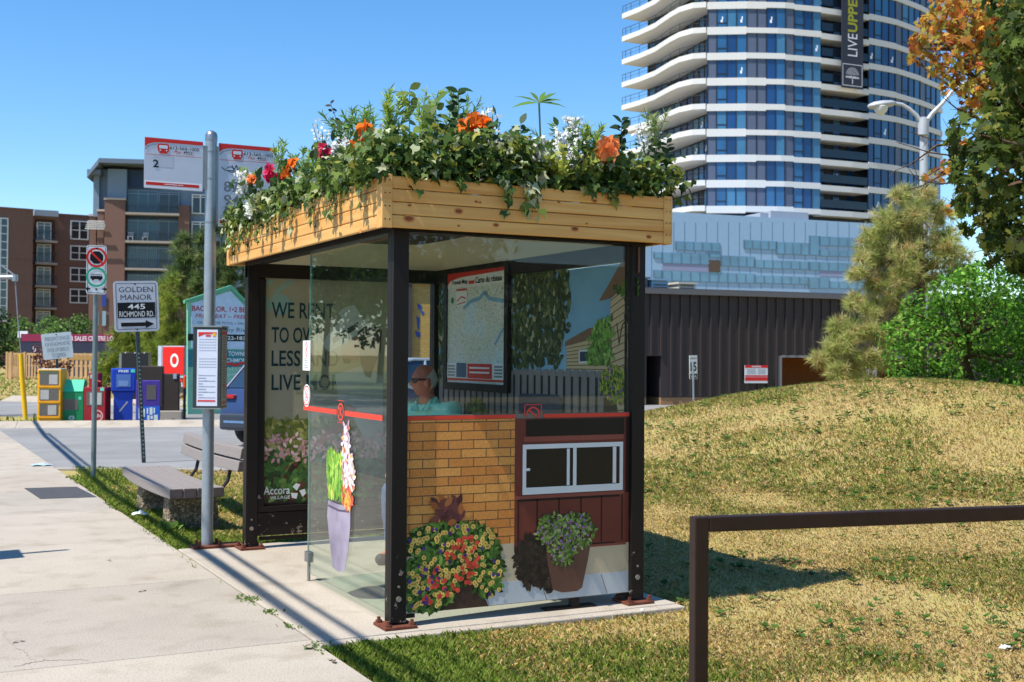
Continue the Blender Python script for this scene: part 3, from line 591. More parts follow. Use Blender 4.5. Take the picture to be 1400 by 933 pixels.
for (x, y) in ((X0, Y0), (X1-.095, Y0), (X0, Y1-.095), (X1-.095, Y1-.095)):
    mb = MB()
    mb.box(x, x+.095, y, y+.03, .03, ZR); mb.box(x, x+.022, y+.031, y+.095, .03, ZR); mb.box(x+.073, x+.095, y+.031, y+.095, .06, ZR); mb.box(x+.023, x+.072, y+.05, y+.095, .03, ZR)
    p = mb.build('post', postm, shel, bevel=.003)
    mb = MB().box(x-.05, x+.145, y-.05, y+.145, .0, .018); bp_ = mb.build('base_plate', rust, p, bevel=.003)
    mb = MB()
    for dx, dy in ((-.025, -.025), (.12, -.025), (-.025, .12), (.12, .12)): mb.cyl((x+dx, y+dy, .018), (x+dx, y+dy, .05), .011, n=8); mb.cyl((x+dx, y+dy, .018), (x+dx, y+dy, .032), .02, n=6)
    mb.build('anchor_bolt', rust, p)
    mb = MB().cyl((x+.047, y-.002, .165), (x+.047, y-.006, .165), .016, n=14); mb.cyl((x+.047, y-.002, .235), (x+.047, y-.006, .235), .007, n=10); mb.build('bolt_head', flat('bolt_grey', (140, 130, 116), .5), p)
mb = MB(); mb.box(X0+.0, X1-.0, Y0+.002, Y0+.09, ZR-.006, ZR+.1)
mb.box(X0, X1, Y1-.09, Y1, ZR-.10, ZR+.1); mb.box(X0, X0+.08, Y0+.091, Y1-.091, ZR-.01, ZR+.1); mb.box(X1-.08, X1, Y0+.091, Y1-.091, ZR-.10, ZR+.1); mb.build('roof_beam', bronze, shel)
mb = MB()
nx2, ny2 = 10, 16; vs = []
for i in range(nx2+1):
    for j in range(ny2+1):
        a, b = i/nx2, j/ny2; vs.append((X0+.08+a*(X1-X0-.16), Y0+.09+b*(Y1-Y0-.18), ZR+.012+.16*(1-(2*a-1)**4)*(1-(2*b-1)**6)))
mb.add(vs, [(i*(ny2+1)+j, (i+1)*(ny2+1)+j, (i+1)*(ny2+1)+j+1, i*(ny2+1)+j+1) for i in range(nx2) for j in range(ny2)])
mb.build('ceiling', pm('milky_ceiling', S(206, 198, 164), .35, .06, 2, spec=.4), shel, smooth=True)
mb = MB(); mb.box(X0+.01, X1-.01, Y0+.01, Y1-.01, ZR+.19, ZR+.23); mb.build('roof_deck', flat('roof_board', (90, 84, 74), .9), shel)
GL = glassmat('shelter_glass', (.86, .93, .90), 1.33, .006)
GLF = glassmat('front_glass', (.86, .90, .89), 1.40, .003)
# glazed street side
mb = MB().box(X0+.035, X0+.045, Y0+.1, 8.045, .055, ZR-.012); gp = mb.build('glass_panel', GL, shel)
edge = pm('glass_edge', S(120, 160, 150), .1, .05, 3, spec=.8); mb = MB().box(X0+.0349, X0+.0451, 8.046, 8.049, .055, ZR-.012); mb.build('glass_edge', edge, gp)
steel = pm('brushed_steel', S(150, 152, 152), .35, .1, 12, metal=.8)
mb = MB(); mb.box(X0+.02, X0+.06, 7.99, 8.07, .13, .20); mb.cyl((X0+.04, 8.03, 0), (X0+.04, 8.03, .14), .011, n=10); mb.build('glass_clamp', steel, shel, bevel=.003)
LP = Plane((X0+.034, 0, 0), (0, -1, 0))                   # reader stands on the walk
redv = flat('red_vinyl', (222, 66, 48), .4); whv = flat('white_vinyl', (232, 232, 230), .45); blk = flat('black_ink', (18, 20, 24), .5)
mb = MB(); s0, s1 = LP.px(415, 562), LP.px(523, 572.5); u_a, u_b = s0[0], s1[0]; uc = LP.px(466, 564)[0]; LP.rect(mb, u_a, uc-.075, 1.165, 1.197, .0015, .001); LP.rect(mb, uc+.075, u_b, 1.165, 1.197, .0015, .001)
LP.ring(mb, uc, 1.185, .045, .058, .0015, 28); LP.line(mb, [(uc-.034, 1.215), (uc+.034, 1.155)], .012, .0018); LP.line(mb, [(uc-.01, 1.16), (uc-.01, 1.21), (uc+.02, 1.2)], .016, .0016)
for a_, b_ in ((uc-.06, 1.115), (uc-.06, 1.255)): LP.rect(mb, a_, a_+.12, b_, b_+.004, .0015, .001)
mb.build('red_stripe', redv, gp)
mb = MB(); a, b = LP.px(414.5, 466), LP.px(423.5, 507); LP.rrect(mb, a[0], a[0]+.165, b[1], a[1], .008, .0016, .001); st = mb.build('notice_sticker', whv, gp)
um = a[0]+.082; mb = MB(); LP.ring(mb, um, a[1]-.036, .019, .026, .002, 24); LP.ring(mb, um, a[1]-.088, .019, .026, .002, 24); LP.line(mb, [(um-.016, a[1]-.02), (um+.016, a[1]-.052)], .006, .0022); LP.line(mb, [(um-.016, a[1]-.072), (um+.016, a[1]-.104)], .006, .0022); mb.build('red_symbol', redv, st)
mb = MB()
for k in range(6): LP.rect(mb, um-.045, um+.045-.02*(k % 3), b[1]+.02+.012*k, b[1]+.0235+.012*k, .002, .0005)
mb.build('small_print', flat('print_dark', (70, 72, 80), .5), st)
a = LP.px(419.5, 541); mb = MB(); LP.disc(mb, a[0], a[1], .075, .0016, 32, .001, .078); st = mb.build('round_sticker', whv, gp)
mb = MB(); LP.ring(mb, a[0], a[1], .060, .070, .002, 32); LP.ring(mb, a[0], a[1], .032, .038, .0021, 24); LP.line(mb, [(a[0]-.027, a[1]+.022), (a[0]+.027, a[1]-.022)], .008, .0022); LP.line(mb, [(a[0]-.02, a[1]-.012), (a[0]+.008, a[1]-.012), (a[0]+.008, a[1]+.02)], .008, .0021); mb.build('red_symbol', redv, st)
# the pot of grass and flowers printed on the glass
mb = MB(); pts = [LP.px(*q) for q in ((449, 684), (463, 690), (477, 692), (479.5, 694), (479, 722), (476, 755), (471, 781), (463, 782), (455, 776), (451, 742), (447.5, 705))]; LP.poly(mb, pts, .0016, .001); pt = mb.build('printed_pot', pm('print_grey_pot', S(128, 118, 138), .4, .18, 3, col2=S(160, 150, 168)), gp)
mb = MB(); LP.line(mb, [LP.px(449, 691), LP.px(463, 698), LP.px(479, 700)], .014, .002); mb.build('pot_band', flat('pot_band', (84, 76, 96), .5), pt)
def flatleaves(name, plane, pts, sizes, cols, shape, mat, parent, up=None, off=.002):
    n = len(pts); P3 = np.array([plane.p(u, v, off+RD.random()*.002) for u, v in pts]); N3 = np.tile(np.array(plane.n), (n, 1))
    A3 = None
    if up is not None: ang = NR.normal(0, up, n); A3 = np.outer(np.cos(ang), np.array(plane.uz))+np.outer(np.sin(ang), np.array(plane.ux))
    sh = SHAPES[shape]; SHAPES['_f'] = [(x, y, 0) for x, y, z in sh]
    return leaves(name, P3, N3, sizes, cols, '_f', mat, parent, A3)
ink = leafmat('printed_ink', 0, .5, .2)
def inpoly(n, poly):
    xs_, ys_ = [p[0] for p in poly], [p[1] for p in poly]; out = []
    while len(out) < n:
        x, y = RD.uniform(min(xs_), max(xs_)), RD.uniform(min(ys_), max(ys_)); c = False
        for (ax, ay), (bx, by) in zip(poly, poly[1:]+poly[:1]):
            if (ay > y) != (by > y) and x < (bx-ax)*(y-ay)/(by-ay)+ax: c = not c
        if c: out.append((x, y))
    return out
def pxin(plane, n, poly): return [plane.px(*q) for q in inpoly(n, poly)]
gpts = pxin(LP, 420, [(448, 630), (455, 624), (461, 634), (467, 628), (471, 640), (470, 690), (450, 684)])
flatleaves('printed_grass', LP, gpts, .075, pick(420, [(.16, .36, .03), (.35, .55, .08), (.08, .22, .03), (.5, .5, .08)], [4, 3, 2, 1]), 'diamond', ink, gp, .35)
fpts = pxin(LP, 330, [(470, 636), (471, 585), (476, 581), (478, 625), (485, 630), (484, 660), (479, 694), (469, 690)])
cl = pick(330, [(.75, .6, .68), (.6, .35, .42), (.85, .8, .82), (.45, .12, .10), (.7, .4, .1)], [3, 2, 3, 1, 1])
low = np.array([LP.px(475, 665)[1] > v for u, v in fpts]); cl[low] = pick(int(low.sum()), [(.7, .35, .05), (.55, .1, .06), (.75, .5, .2)], [2, 2, 1])
flatleaves('printed_foliage', LP, fpts, .055, cl, 'leaf', ink, gp, None, .003)

# front: glass above, printed panel below
FP = Plane((0, Y0+.03, 0), (1, 0, 0))
mb = MB().box(X0+.097, X1-.097, Y0+.05, Y0+.058, 1.205, ZR-.014); fg = mb.build('glass_panel', GLF, shel)
mb = MB(); mb.box(X0+.097, X1-.097, Y0+.032, Y0+.046, .068, 1.204); fpan = mb.build('printed_panel', flat('print_backing', (120, 112, 100), .5), shel)
for q_ in ((X0+.097, X0+.16, Y0+.028, Y0+.06, .045, .067), (X1-.16, X1-.097, Y0+.028, Y0+.06, .045, .067)): MB().box(*q_).build('panel_bracket', bronze, shel)
mb = MB(); mb.box(3.78, 3.83, Y0+.034, Y0+.08, .012, .067); mb.box(3.60, 3.95, Y0+.03, Y0+.11, .0, .012); mb.build('panel_foot', bronze, shel)
xa, xb, xm = X0+.097, X1-.097, FP.px(703, 700)[0]
mb = MB(); FP.rect(mb, xa, xm, .43, 1.175, .002); mb.build('printed_brick', brickmat('printed_brick', S(232, 162, 84), S(208, 130, 62), S(104, 78, 54), .163, .0528, .003, .6), fpan)
mb = MB(); FP.rect(mb, xa, xm, .20, .43, .002); FP.rect(mb, xm, xb, .205, .39, .002); mb.build('printed_plinth', flat('print_stone', (196, 178, 146), .5, .1), fpan)
mb = MB(); FP.rect(mb, xa, xb, .072, .205, .0025); mb.build('printed_walk', flat('print_walk', (186, 190, 190), .5), fpan)
mb = MB()
for a_ in (3.16, 3.55, 3.98): FP.line(mb, [(a_, .2), (a_+.045, .075)], .006, .0032)
mb.build('printed_joint', flat('print_joint', (130, 128, 124), .5), fpan)
mar = flat('print_maroon', (112, 52, 40), .5, .12); mar2 = flat('print_maroon_edge', (140, 74, 60), .5, .08); drk = flat('print_dark_glass', (30, 25, 20), .35, .2)
q = lambda px, py: FP.px(px, py)
mb = MB(); FP.rect(mb, xm, xb, .385, 1.175, .0025); mb.build('printed_siding', mar, fpan)
mb = MB()
for x_ in (708, 734, 764, 794, 822, 850): u_ = q(x_, 700)[0]; FP.rect(mb, u_-.004, u_+.004, .40, .69, .004)
FP.rect(mb, xm+.03, xb-.07, .675, .69, .004); FP.rect(mb, xm+.0, xb-.1, .388, .396, .004); u_ = q(855, 620)[0]; FP.rect(mb, u_, u_+.03, .70, 1.17, .004); mb.build('printed_groove', flat('print_groove', (44, 22, 18), .6), fpan)
mb = MB(); FP.rect(mb, xm+.005, xb-.04, .69, .71, .0045); FP.rect(mb, xm+.06, q(852, 600)[0], 1.035, 1.065, .0045); FP.rect(mb, xm, xb-.02, .372, .386, .0035); mb.build('printed_sill', mar2, fpan)
mb = MB(); FP.rect(mb, q(719, 590)[0], q(853, 590)[0], 1.066, 1.168, .0045); mb.build('printed_opening', flat('print_black', (22, 17, 15), .4), fpan)
wu0, wu1, wv0, wv1 = q(714, 640)[0], q(851, 640)[0], .716, 1.018; mid = q(785, 640)[0]
mb = MB(); FP.rect(mb, wu0+.03, wu1-.03, wv0+.03, wv1-.02, .004); wn = mb.build('printed_window', drk, fpan)
mb = MB()
for r_ in ((wu0, wu1, wv1-.028, wv1), (wu0, wu1, wv0, wv0+.042), (wu0, wu0+.024, wv0+.042, wv1-.028), (wu1-.024, wu1, wv0+.042, wv1-.028), (mid-.011, mid+.013, wv0+.042, wv1-.028), (mid-.055, mid-.035, wv0+.046, wv1-.032), (wu1-.075, wu1-.05, wv0+.046, wv1-.03)): FP.rect(mb, *r_, .006)
FP.rect(mb, wu0+.02, wu0+.05, (wv0+wv1)/2-.008, (wv0+wv1)/2+.008, .0065); mb.build('window_frame', flat('print_white', (222, 222, 220), .45), wn)
mb = MB(); u1_, u2_ = q(735, 568)[0], q(722, 568)[0]; FP.rect(mb, xa, xm, 1.178, 1.2, .004); FP.rect(mb, u1_+.04, xb, 1.178, 1.2, .004)
uc = (u1_+u2_)/2; FP.ring(mb, uc, 1.20, .036, .046, .004, 26, -20, 200); FP.line(mb, [(uc-.03, 1.225), (uc+.03, 1.18)], .009, .0045)
for a_ in ((uc-.06, uc-.055, 1.19, 1.26), (uc+.055, uc+.06, 1.19, 1.26), (uc-.06, uc+.06, 1.255, 1.26)): FP.rect(mb, *a_, .004)
mb.build('red_stripe', redv, fpan)
# printed flower tub
dome = [(556, 734), (566, 728), (580, 722), (600, 716), (625, 714), (648, 718), (668, 722), (680, 745), (686, 775), (683, 805), (672, 815), (655, 810), (640, 795), (622, 800), (610, 828), (590, 836), (557, 832)]
mb = MB(); FP.ppoly(mb, [(557, 838), (557, 795), (640, 790), (660, 812), (668, 829)], .0034); mb.build('printed_tub', flat('print_tub', (62, 44, 34), .5, .3), fpan)
n = 2300; P2 = [p for p in pxin(FP, n, dome) if p[0] > xa+.02 and p[1] > .08]; n = len(P2)
flatleaves('printed_leaves', FP, P2, .042, pick(n, [(.10, .20, .03), (.05, .11, .02), (.2, .32, .06), (.02, .04, .01)], [4, 4, 2, 3]), 'leaf', ink, fpan, None, .0045)
def blooms(name, parent, plane, pts, r, cols, centre=None, off=.008):
    n = len(pts); P3 = np.array([plane.p(u, v, off+RD.random()*.0015) for u, v in pts]); N3 = np.tile(np.array(plane.n), (n, 1))
    SHAPES['_b'] = [(math.cos(2*math.pi*k/15)*(1-.13*(k % 3 == 0)), math.sin(2*math.pi*k/15)*(1-.13*(k % 3 == 0)), 0) for k in range(15)]
    o = leaves(name, P3, N3, r*NR.uniform(.8, 1.15, n), cols, '_b', ink, parent)
    if centre is not None:
        leaves('bloom_centre', P3+N3*.0006, N3, r*.38, np.tile(centre, (n, 1)), '_b', ink, o)
    return o
P2 = [p for p in pxin(FP, 300, dome) if p[0] > xa+.02 and p[1] > .09]
k1, k2 = int(len(P2)*.62), int(len(P2)*.84)
blooms('printed_yellow_blooms', fpan, FP, P2[:k1], .0148, tint(k1, (.80, .52, .12), .2, .06), (.45, .2, .05))
P3_ = [p for p in pxin(FP, 70, [(620, 730), (650, 735), (655, 775), (640, 800), (600, 822), (575, 825), (590, 780)]) if p[1] > .09]
blooms('printed_red_blooms', fpan, FP, P3_, .0145, tint(len(P3_), (.66, .07, .04), .3, .08), None, .0095)
P2 = P2[:k2+int((len(P2)-k2)*.7)]; blooms('printed_violet_blooms', fpan, FP, P2[k2:], .0115, tint(len(P2)-k2, (.08, .035, .19), .4, .08), None, .0105)
P2 = pxin(FP, 34, [(596, 692), (610, 686), (625, 688), (631, 702), (627, 716), (600, 718)]); flatleaves('printed_dark_leaves', FP, P2, .075, pick(34, [(.16, .05, .04), (.09, .03, .03), (.3, .1, .03)], [3, 3, 1]), 'leaf', ink, fpan, .9, .011)
# printed clay pot with purple flowers and its printed shade
shp = [(707, 752), (716, 742), (735, 734), (752, 738), (752, 778), (757, 805), (735, 803), (708, 790)]
P2 = pxin(FP, 320, shp); flatleaves('printed_shade', FP, P2, .06, pick(320, [(.045, .03, .02), (.03, .022, .015)], [1, 1]), 'leaf', ink, fpan, None, .0047)
mb = MB(); FP.ppoly(mb, [(744, 738), (808, 734), (803, 765), (795, 803), (788, 808), (768, 810), (755, 806), (749, 775)], .0075); mb.build('printed_clay_pot', pm('print_clay', S(98, 64, 50), .5, .18, 4), fpan)
P2 = pxin(FP, 700, [(732, 720), (745, 707), (775, 703), (800, 706), (812, 724), (806, 740), (790, 748), (776, 770), (757, 768), (748, 745), (735, 735)])
flatleaves('printed_leaves', FP, P2, .034, pick(len(P2), [(.17, .26, .05), (.09, .15, .03), (.30, .36, .13), (.04, .06, .02)], [4, 3, 2, 2]), 'leaf', ink, fpan, None, .009)
P2 = pxin(FP, 80, [(732, 720), (745, 705), (775, 700), (803, 706), (812, 724), (800, 738), (776, 775), (757, 770), (748, 745), (735, 735)])
blooms('printed_purple_blooms', fpan, FP, P2, .0066, tint(80, (.34, .13, .36), .35, .1), None, .0125)

# back wall: one printed sheet with the transit map hung on it
BX = X1-.05; BP = Plane((BX, 0, 0), (0, -1, 0)); b2 = lambda *a: BP.px(*a)
mb = MB().box(BX, BX+.012, Y0+.1, Y1-.1, .10, ZR-.11); bw2 = mb.build('back_panel', flat('print_backing', (120, 112, 100), .5), shel)
ua, ub = -(Y1-.1), -(Y0+.1)
mb = MB(); BP.rect(mb, ua, ub, 1.40, ZR-.11, .002); mb.build('printed_sky', pm('print_sky', S(110, 165, 205), .5, .10, 1.2, col2=S(130, 175, 205)), bw2)
fz = 1.462
mb = MB(); BP.rect(mb, ua, ub, .10, fz-.04, .003); mb.build('printed_yard', flat('print_yard', (40, 38, 36), .6, .3), bw2)
mb = MB(); u = ua+.02
while u < ub-.28:
    h_ = fz-RD.uniform(.0, .006); BP.rect(mb, u, u+.075, .12, h_, .006); u += .108
BP.rect(mb, ua, ub-.22, fz-.05, fz-.015, .0045); mb.build('printed_fence', pm('print_fence', S(148, 140, 140), .6, .35, 5, col2=S(120, 112, 112)), bw2)
mb = MB(); BP.ppoly(mb, [(775, 472), (836, 452), (836, 508), (775, 506)], .003); BP.ppoly(mb, [(836, 410), (870, 375), (870, 570), (848, 572), (836, 508)], .0075); hs = mb.build('printed_house', flat('print_siding', (206, 178, 142), .5), bw2)
mb = MB()
for k in range(7): BP.line(mb, [b2(775, 477+k*4.6), b2(836, 466+k*6.6)], .005, .005)
for k in range(17): BP.line(mb, [b2(836, 412+k*9.4), b2(870, 384+k*11)], .006, .0095)
BP.line(mb, [b2(845, 442), b2(848, 470), b2(852, 446), b2(856, 440), b2(857, 455)], .012, .0097); BP.line(mb, [b2(855, 430), b2(860, 460), b2(858, 475)], .01, .0099); mb.build('printed_siding_line', flat('print_siding_line', (110, 84, 60), .6), hs)
mb = MB(); BP.ppoly(mb, [(773, 474), (774, 467), (806, 449), (836, 446), (836, 457)], .0055); BP.ppoly(mb, [(820, 412), (834, 388), (862, 338), (876, 338), (876, 372), (836, 408)], .0078); mb.build('printed_roof', flat('print_roof', (132, 98, 78), .6), hs)
mb = MB(); BP.ppoly(mb, [(793, 481), (808, 478), (808, 494), (794, 496)], .0058); mb.build('printed_window', flat('print_navy', (40, 60, 90), .3), hs)
mb = MB(); u0_, v0_ = b2(793, 496); u1_, v1_ = b2(808, 479); BP.line(mb, [(u0_, v0_), (u1_, v0_+.005), (u1_, v1_), (u0_, v1_-.005), (u0_, v0_)], .014, .0065); mb.build('window_frame', flat('print_white', (222, 222, 220), .45), hs)
def bpl(name, poly, n, size, cols, wts, off): P2 = pxin(BP, n, poly); return flatleaves(name, BP, P2, size, pick(n, cols, wts), 'leaf', ink, bw2, .8, off)
GR = [(.06, .09, .03), (.03, .05, .02), (.16, .18, .08), (.35, .34, .2)]
bpl('printed_tree', [(600, 340), (770, 340), (776, 380), (779, 430), (770, 470), (764, 503), (700, 508), (600, 530)], 2600, .075, GR, [5, 5, 2, 1], .0062)
bpl('printed_vine', [(803, 500), (806, 470), (815, 445), (838, 438), (838, 503)], 240, .05, [(.2, .36, .06), (.1, .2, .03), (.3, .45, .1)], [3, 2, 1], .011)
bpl('printed_vine', [(840, 398), (872, 380), (874, 412), (850, 408)], 70, .05, [(.1, .2, .03), (.05, .1, .02)], [3, 2], .0112)
bpl('printed_basket', [(824, 515), (840, 503), (862, 510), (865, 535), (852, 556), (838, 553), (822, 538)], 520, .034, [(.45, .42, .05), (.14, .24, .04), (.3, .12, .32), (.06, .1, .02)], [4, 3, 1, 2], .0125)
bpl('printed_shrub', [(640, 560), (650, 545), (662, 552), (668, 572), (640, 572)], 60, .06, [(.07, .16, .04), (.03, .08, .02)], [1, 1], .0118)
# barbecue under its cover, printed
mb = MB(); BP.ppoly(mb, [(711, 541), (716, 538), (764, 540), (770, 545), (771, 566), (711, 566)], .0115); mb.build('printed_grill', flat('print_grill', (56, 66, 88), .4, .2), bw2)
# map
mu0, mu1, mv0, mv1 = -9.26, -8.205, 1.33, 2.232; MP = Plane((BX-.045, 0, 0), (0, -1, 0))
mb = MB()
for r_ in ((mu0-.06, mu1+.06, mv0-.06, mv0), (mu0-.06, mu1+.06, mv1, mv1+.025), (mu0-.06, mu0, mv0, mv1), (mu1, mu1+.06, mv0, mv1)): MP.rect(mb, *r_, .0, .03)
mf = mb.build('map_case', bronze, shel)
mapm, t_, b_ = mk('map_paper'); tc = t_.nodes.new('ShaderNodeTexCoord')
b_.inputs['Roughness'].default_value = .35; last = None
vo = t_.nodes.new('ShaderNodeTexVoronoi'); vo.feature = 'DISTANCE_TO_EDGE'; vo.inputs['Scale'].default_value = 30; nz = t_.nodes.new('ShaderNodeTexNoise'); nz.inputs['Scale'].default_value = 3.2; nz.inputs['Detail'].default_value = 7
for n_ in (vo, nz): t_.links.new(tc.outputs['Object'], n_.inputs['Vector'])
c1 = t_.nodes.new('ShaderNodeValToRGB'); c1.color_ramp.elements[0].position = .02; c1.color_ramp.elements[0].color = (.42, .42, .44, 1); c1.color_ramp.elements[1].position = .05; c1.color_ramp.elements[1].color = (1, 1, 1, 1); t_.links.new(vo.outputs['Distance'], c1.inputs[0])
c2_ = t_.nodes.new('ShaderNodeValToRGB'); e = c2_.color_ramp.elements; e[0].position = .36; e[0].color = (.62, .80, .86, 1); e[1].position = .46; e[1].color = (.70, .74, .68, 1); e.new(.58).color = (.66, .72, .60, 1); e.new(.68).color = (.74, .72, .66, 1); t_.links.new(nz.outputs['Fac'], c2_.inputs[0])
mx = t_.nodes.new('ShaderNodeMix'); mx.data_type = 'RGBA'; mx.blend_type = 'MULTIPLY'; mx.inputs['Factor'].default_value = .85; t_.links.new(c2_.outputs[0], mx.inputs['A']); t_.links.new(c1.outputs[0], mx.inputs['B']); t_.links.new(mx.outputs['Result'], b_.inputs['Base Color'])
mb = MB(); MP.rect(mb, mu0, mu1, mv0, mv1, -.012); mp_ = mb.build('transit_map', mapm, mf)
MH, MW = mv1-mv0, mu1-mu0
def mt(x, y): return (mu0+x*MW, mv1-y*MH)
redp = flat('map_red', (206, 52, 44), .4); wp = flat('map_white', (228, 230, 228), .4)
mb = MB(); MP.rect(mb, mu0, mu1, mv1-.135*MH, mv1, -.009); mb.build('map_header', wp, mf)
mb = MB(); MP.poly(mb, [mt(0, 0), mt(1, 0), mt(1, .03), mt(.25, .045), mt(.06, .065), mt(0, .11)], -.007); MP.rect(mb, mu0+.02, mu1, mv0+.02*MH, mv0+.04*MH, -.007); MP.rect(mb, mu0+.38*MW, mu0+.80*MW, mv0+.045*MH, mv0+.175*MH, -.006)
MP.rect(mb, mu0+.39*MW, mu0+.49*MW, mv1-.115*MH, mv1-.085*MH, -.006); MP.rect(mb, mu0+.17*MW, mu0+.36*MW, mv1-.165*MH, mv1-.15*MH, -.006); mb.build('red_band', redp, mf)
mb = MB(); MP.rect(mb, mu0, mu1, mv0+.04*MH, mv0+.18*MH, -.009); mb.build('map_footer', wp, mf)
mb = MB(); MP.rect(mb, mu0+.18*MW, mu0+.36*MW, mv0+.05*MH, mv0+.18*MH, -.0065); mb.build('bus_picture', flat('map_picture', (70, 96, 130), .4, .5), mf)
MP.text(mf, 'Transit Map', mu0+.08*MW, mv1-.118*MH, .052*MH, .29*MW, blk, -.006, 'L', .015); MP.text(mf, 'Carte du r\u00e9seau', mu0+.51*MW, mv1-.115*MH, 0.056*MH, .44*MW, blk, -.006, 'L', .015)
mb = MB()
for k in range(2): MP.rect(mb, mu0+.42*MW, mu0+.76*MW, mv0+(.09+.04*k)*MH, mv0+(.105+.04*k)*MH, -.005)
mb.build('footer_lines', wp, mf)
mb = MB()
for k in range(4): MP.rect(mb, mu0+.84*MW, mu0+.97*MW, mv0+(.06+.028*k)*MH, mv0+(.076+.028*k)*MH, -.006); MP.rect(mb, mu0+.02*MW, mu0+.15*MW, mv0+(.06+.028*k)*MH, mv0+(.072+.028*k)*MH, -.006)
mb.build('small_print', flat('map_grey', (120, 130, 140), .5), mf)
mb = MB(); rv = [mt(.3, .33), mt(.42, .27), mt(.58, .25), mt(.66, .20), mt(.74, .26), mt(.98, .29)]; MP.line(mb, rv, .03, -.0075); MP.line(mb, [mt(.98, .52), mt(.9, .6), mt(.84, .66)], .022, -.0075); mb.build('map_river', flat('map_river', (120, 170, 200), .4), mf)
mb = MB(); MP.rect(mb, *[mt(.16, 0)[0], mt(.36, 0)[0]], mt(0, .30)[1], mt(0, .17)[1], -.0076); mb.build('map_inset', wp, mf)
mb = MB(); MP.line(mb, [mt(.18, .26), mt(.26, .22), mt(.34, .24)], .012, -.006); MP.line(mb, [mt(.18, .29), mt(.34, .27)], .008, -.006); mb.build('map_route', redp, mf)
mb = MB(); MP.disc(mb, *mt(.09, .25), .026, -.006); mb.build('map_badge', flat('map_green', (40, 130, 100), .4), mf)
# far end: advertisement case
ap = Plane((0, Y1-.055, 0), (1, 0, 0)); aq = lambda x_, y_: ap.px(x_, y_)
AX0, AX1 = X0+.097, 3.86
mb = MB(); mb.box(AX0, AX0+.05, Y1-.09, Y1-.0, .30, ZR-.11); mb.box(AX1-.05, AX1, Y1-.09, Y1, .30, ZR-.11); mb.box(AX0, AX1, Y1-.091, Y1+.001, 2.185, 2.28); mb.box(AX0, AX1, Y1-.091, Y1+.001, .29, .335); mb.box(AX0, AX1, Y1-.08, Y1-.02, .10, .285); mb.box(AX0, AX1, Y1-.03, Y1-.01, .335, 2.185)
ad = mb.build('poster_case', postm, shel, bevel=.004)
mb = MB(); ap.rect(mb, AX0+.05, AX1-.05, .34, 2.18, .0, .002); po = mb.build('poster', pm('poster_background', S(172, 164, 142), .5, .16, 2.2, col2=S(132, 130, 96)), ad)
sage = flat('poster_sage', (128, 158, 142), .5); mb = MB()
for x_ in (357, 385): u_, v_ = aq(x_, 417); ap.disc(mb, u_, v_, .083, .002, 28, .0005); ap.line(mb, [(u_-.07, v_+.03), (u_-.04, v_+.1), (u_+.03, v_+.17), (u_+.09, v_+.19)], .03, .0022)
mb.build('quotation_mark', sage, po)
ink_t = flat('poster_ink', (18, 52, 58), .5)
for s_, y_, xe in (('WE RENT', 435, 457), ('TO OWN', 469, 443), ('LESS AND', 501, 462.5), ('LIVE MORE.', 534, 480)):
    u_, v_ = aq(371, y_); ap.text(po, s_, u_, v_, .128, aq(xe, y_)[0]-u_, ink_t, .003, 'L', .012)
# hedge and flowers along the poster's foot, a gardener in a hat
mb = MB(); ap.rect(mb, AX0+.05, AX1-.05, .34, .78, .001, .0005); mb.build('poster_soil', flat('poster_soil', (70, 52, 42), .6, .3), po)
W0, W1 = AX0+.06, AX1-.06
def pband(name, n, v0, v1, size, cols, wts, off): flatleaves(name, ap, [(RD.uniform(W0, W1-.0), RD.uniform(v0, v1)) for _ in range(n)], size, pick(n, cols, wts), 'leaf', ink, po, None, off)
pband('poster_hedge', 900, .72, 1.0, .07, [(.22, .22, .05), (.12, .15, .03), (.36, .33, .1)], [3, 3, 1], .0015)
pband('poster_leaves', 480, .38, .74, .075, [(.08, .18, .04), (.05, .1, .03), (.16, .26, .06), (.14, .05, .03)], [3, 3, 1, 1], .0035)
pband('poster_pink_blooms', 210, .70, .90, .05, [(.62, .36, .32), (.55, .28, .26), (.7, .5, .46)], [2, 2, 1], .006)
mb = MB(); ap.ppoly(mb, [(440, 470), (452, 452), (468, 436), (462, 428), (470, 421), (484, 417), (491, 428), (498, 440), (503, 428), (505, 438), (492, 455), (470, 470), (449, 481)], .0045, .0008); hat = mb.build('poster_hat', flat('poster_hat', (190, 194, 190), .5), po)
mb = MB(); ap.ppoly(mb, [(453, 463), (490, 440), (488, 449), (456, 470)], .006, .0008); mb.build('hat_band', flat('poster_black', (30, 30, 32), .5), hat)
mb = MB(); ap.ppoly(mb, [(466, 474), (488, 460), (496, 470), (490, 492), (474, 497), (468, 488)], .0048, .0008); mb.build('poster_face', flat('poster_skin', (160, 104, 80), .5, .15), po)
mb = MB(); ap.ppoly(mb, [(488, 455), (505, 441), (522, 452), (520, 480), (512, 500), (506, 517), (499, 514), (493, 497), (490, 475)], .0052, .0008); ap.ppoly(mb, [(468, 489), (480, 492), (478, 498), (470, 497)], .0055, .0008); mb.build('poster_hair', flat('poster_hair', (40, 26, 22), .5, .3), po)
mb = MB(); ap.ppoly(mb, [(458, 512), (495, 500), (523, 515), (524, 612), (500, 606), (478, 560), (462, 545)], .0038, .0008); mb.build('poster_shirt', flat('poster_shirt', (176, 178, 172), .5, .1), po)
mb = MB(); ap.ppoly(mb, [(474, 552), (488, 560), (470, 586), (440, 606), (426, 616), (434, 598), (458, 580)], .0065, .0008); mb.build('poster_arm', flat('poster_skin', (160, 104, 80), .5, .15), po)
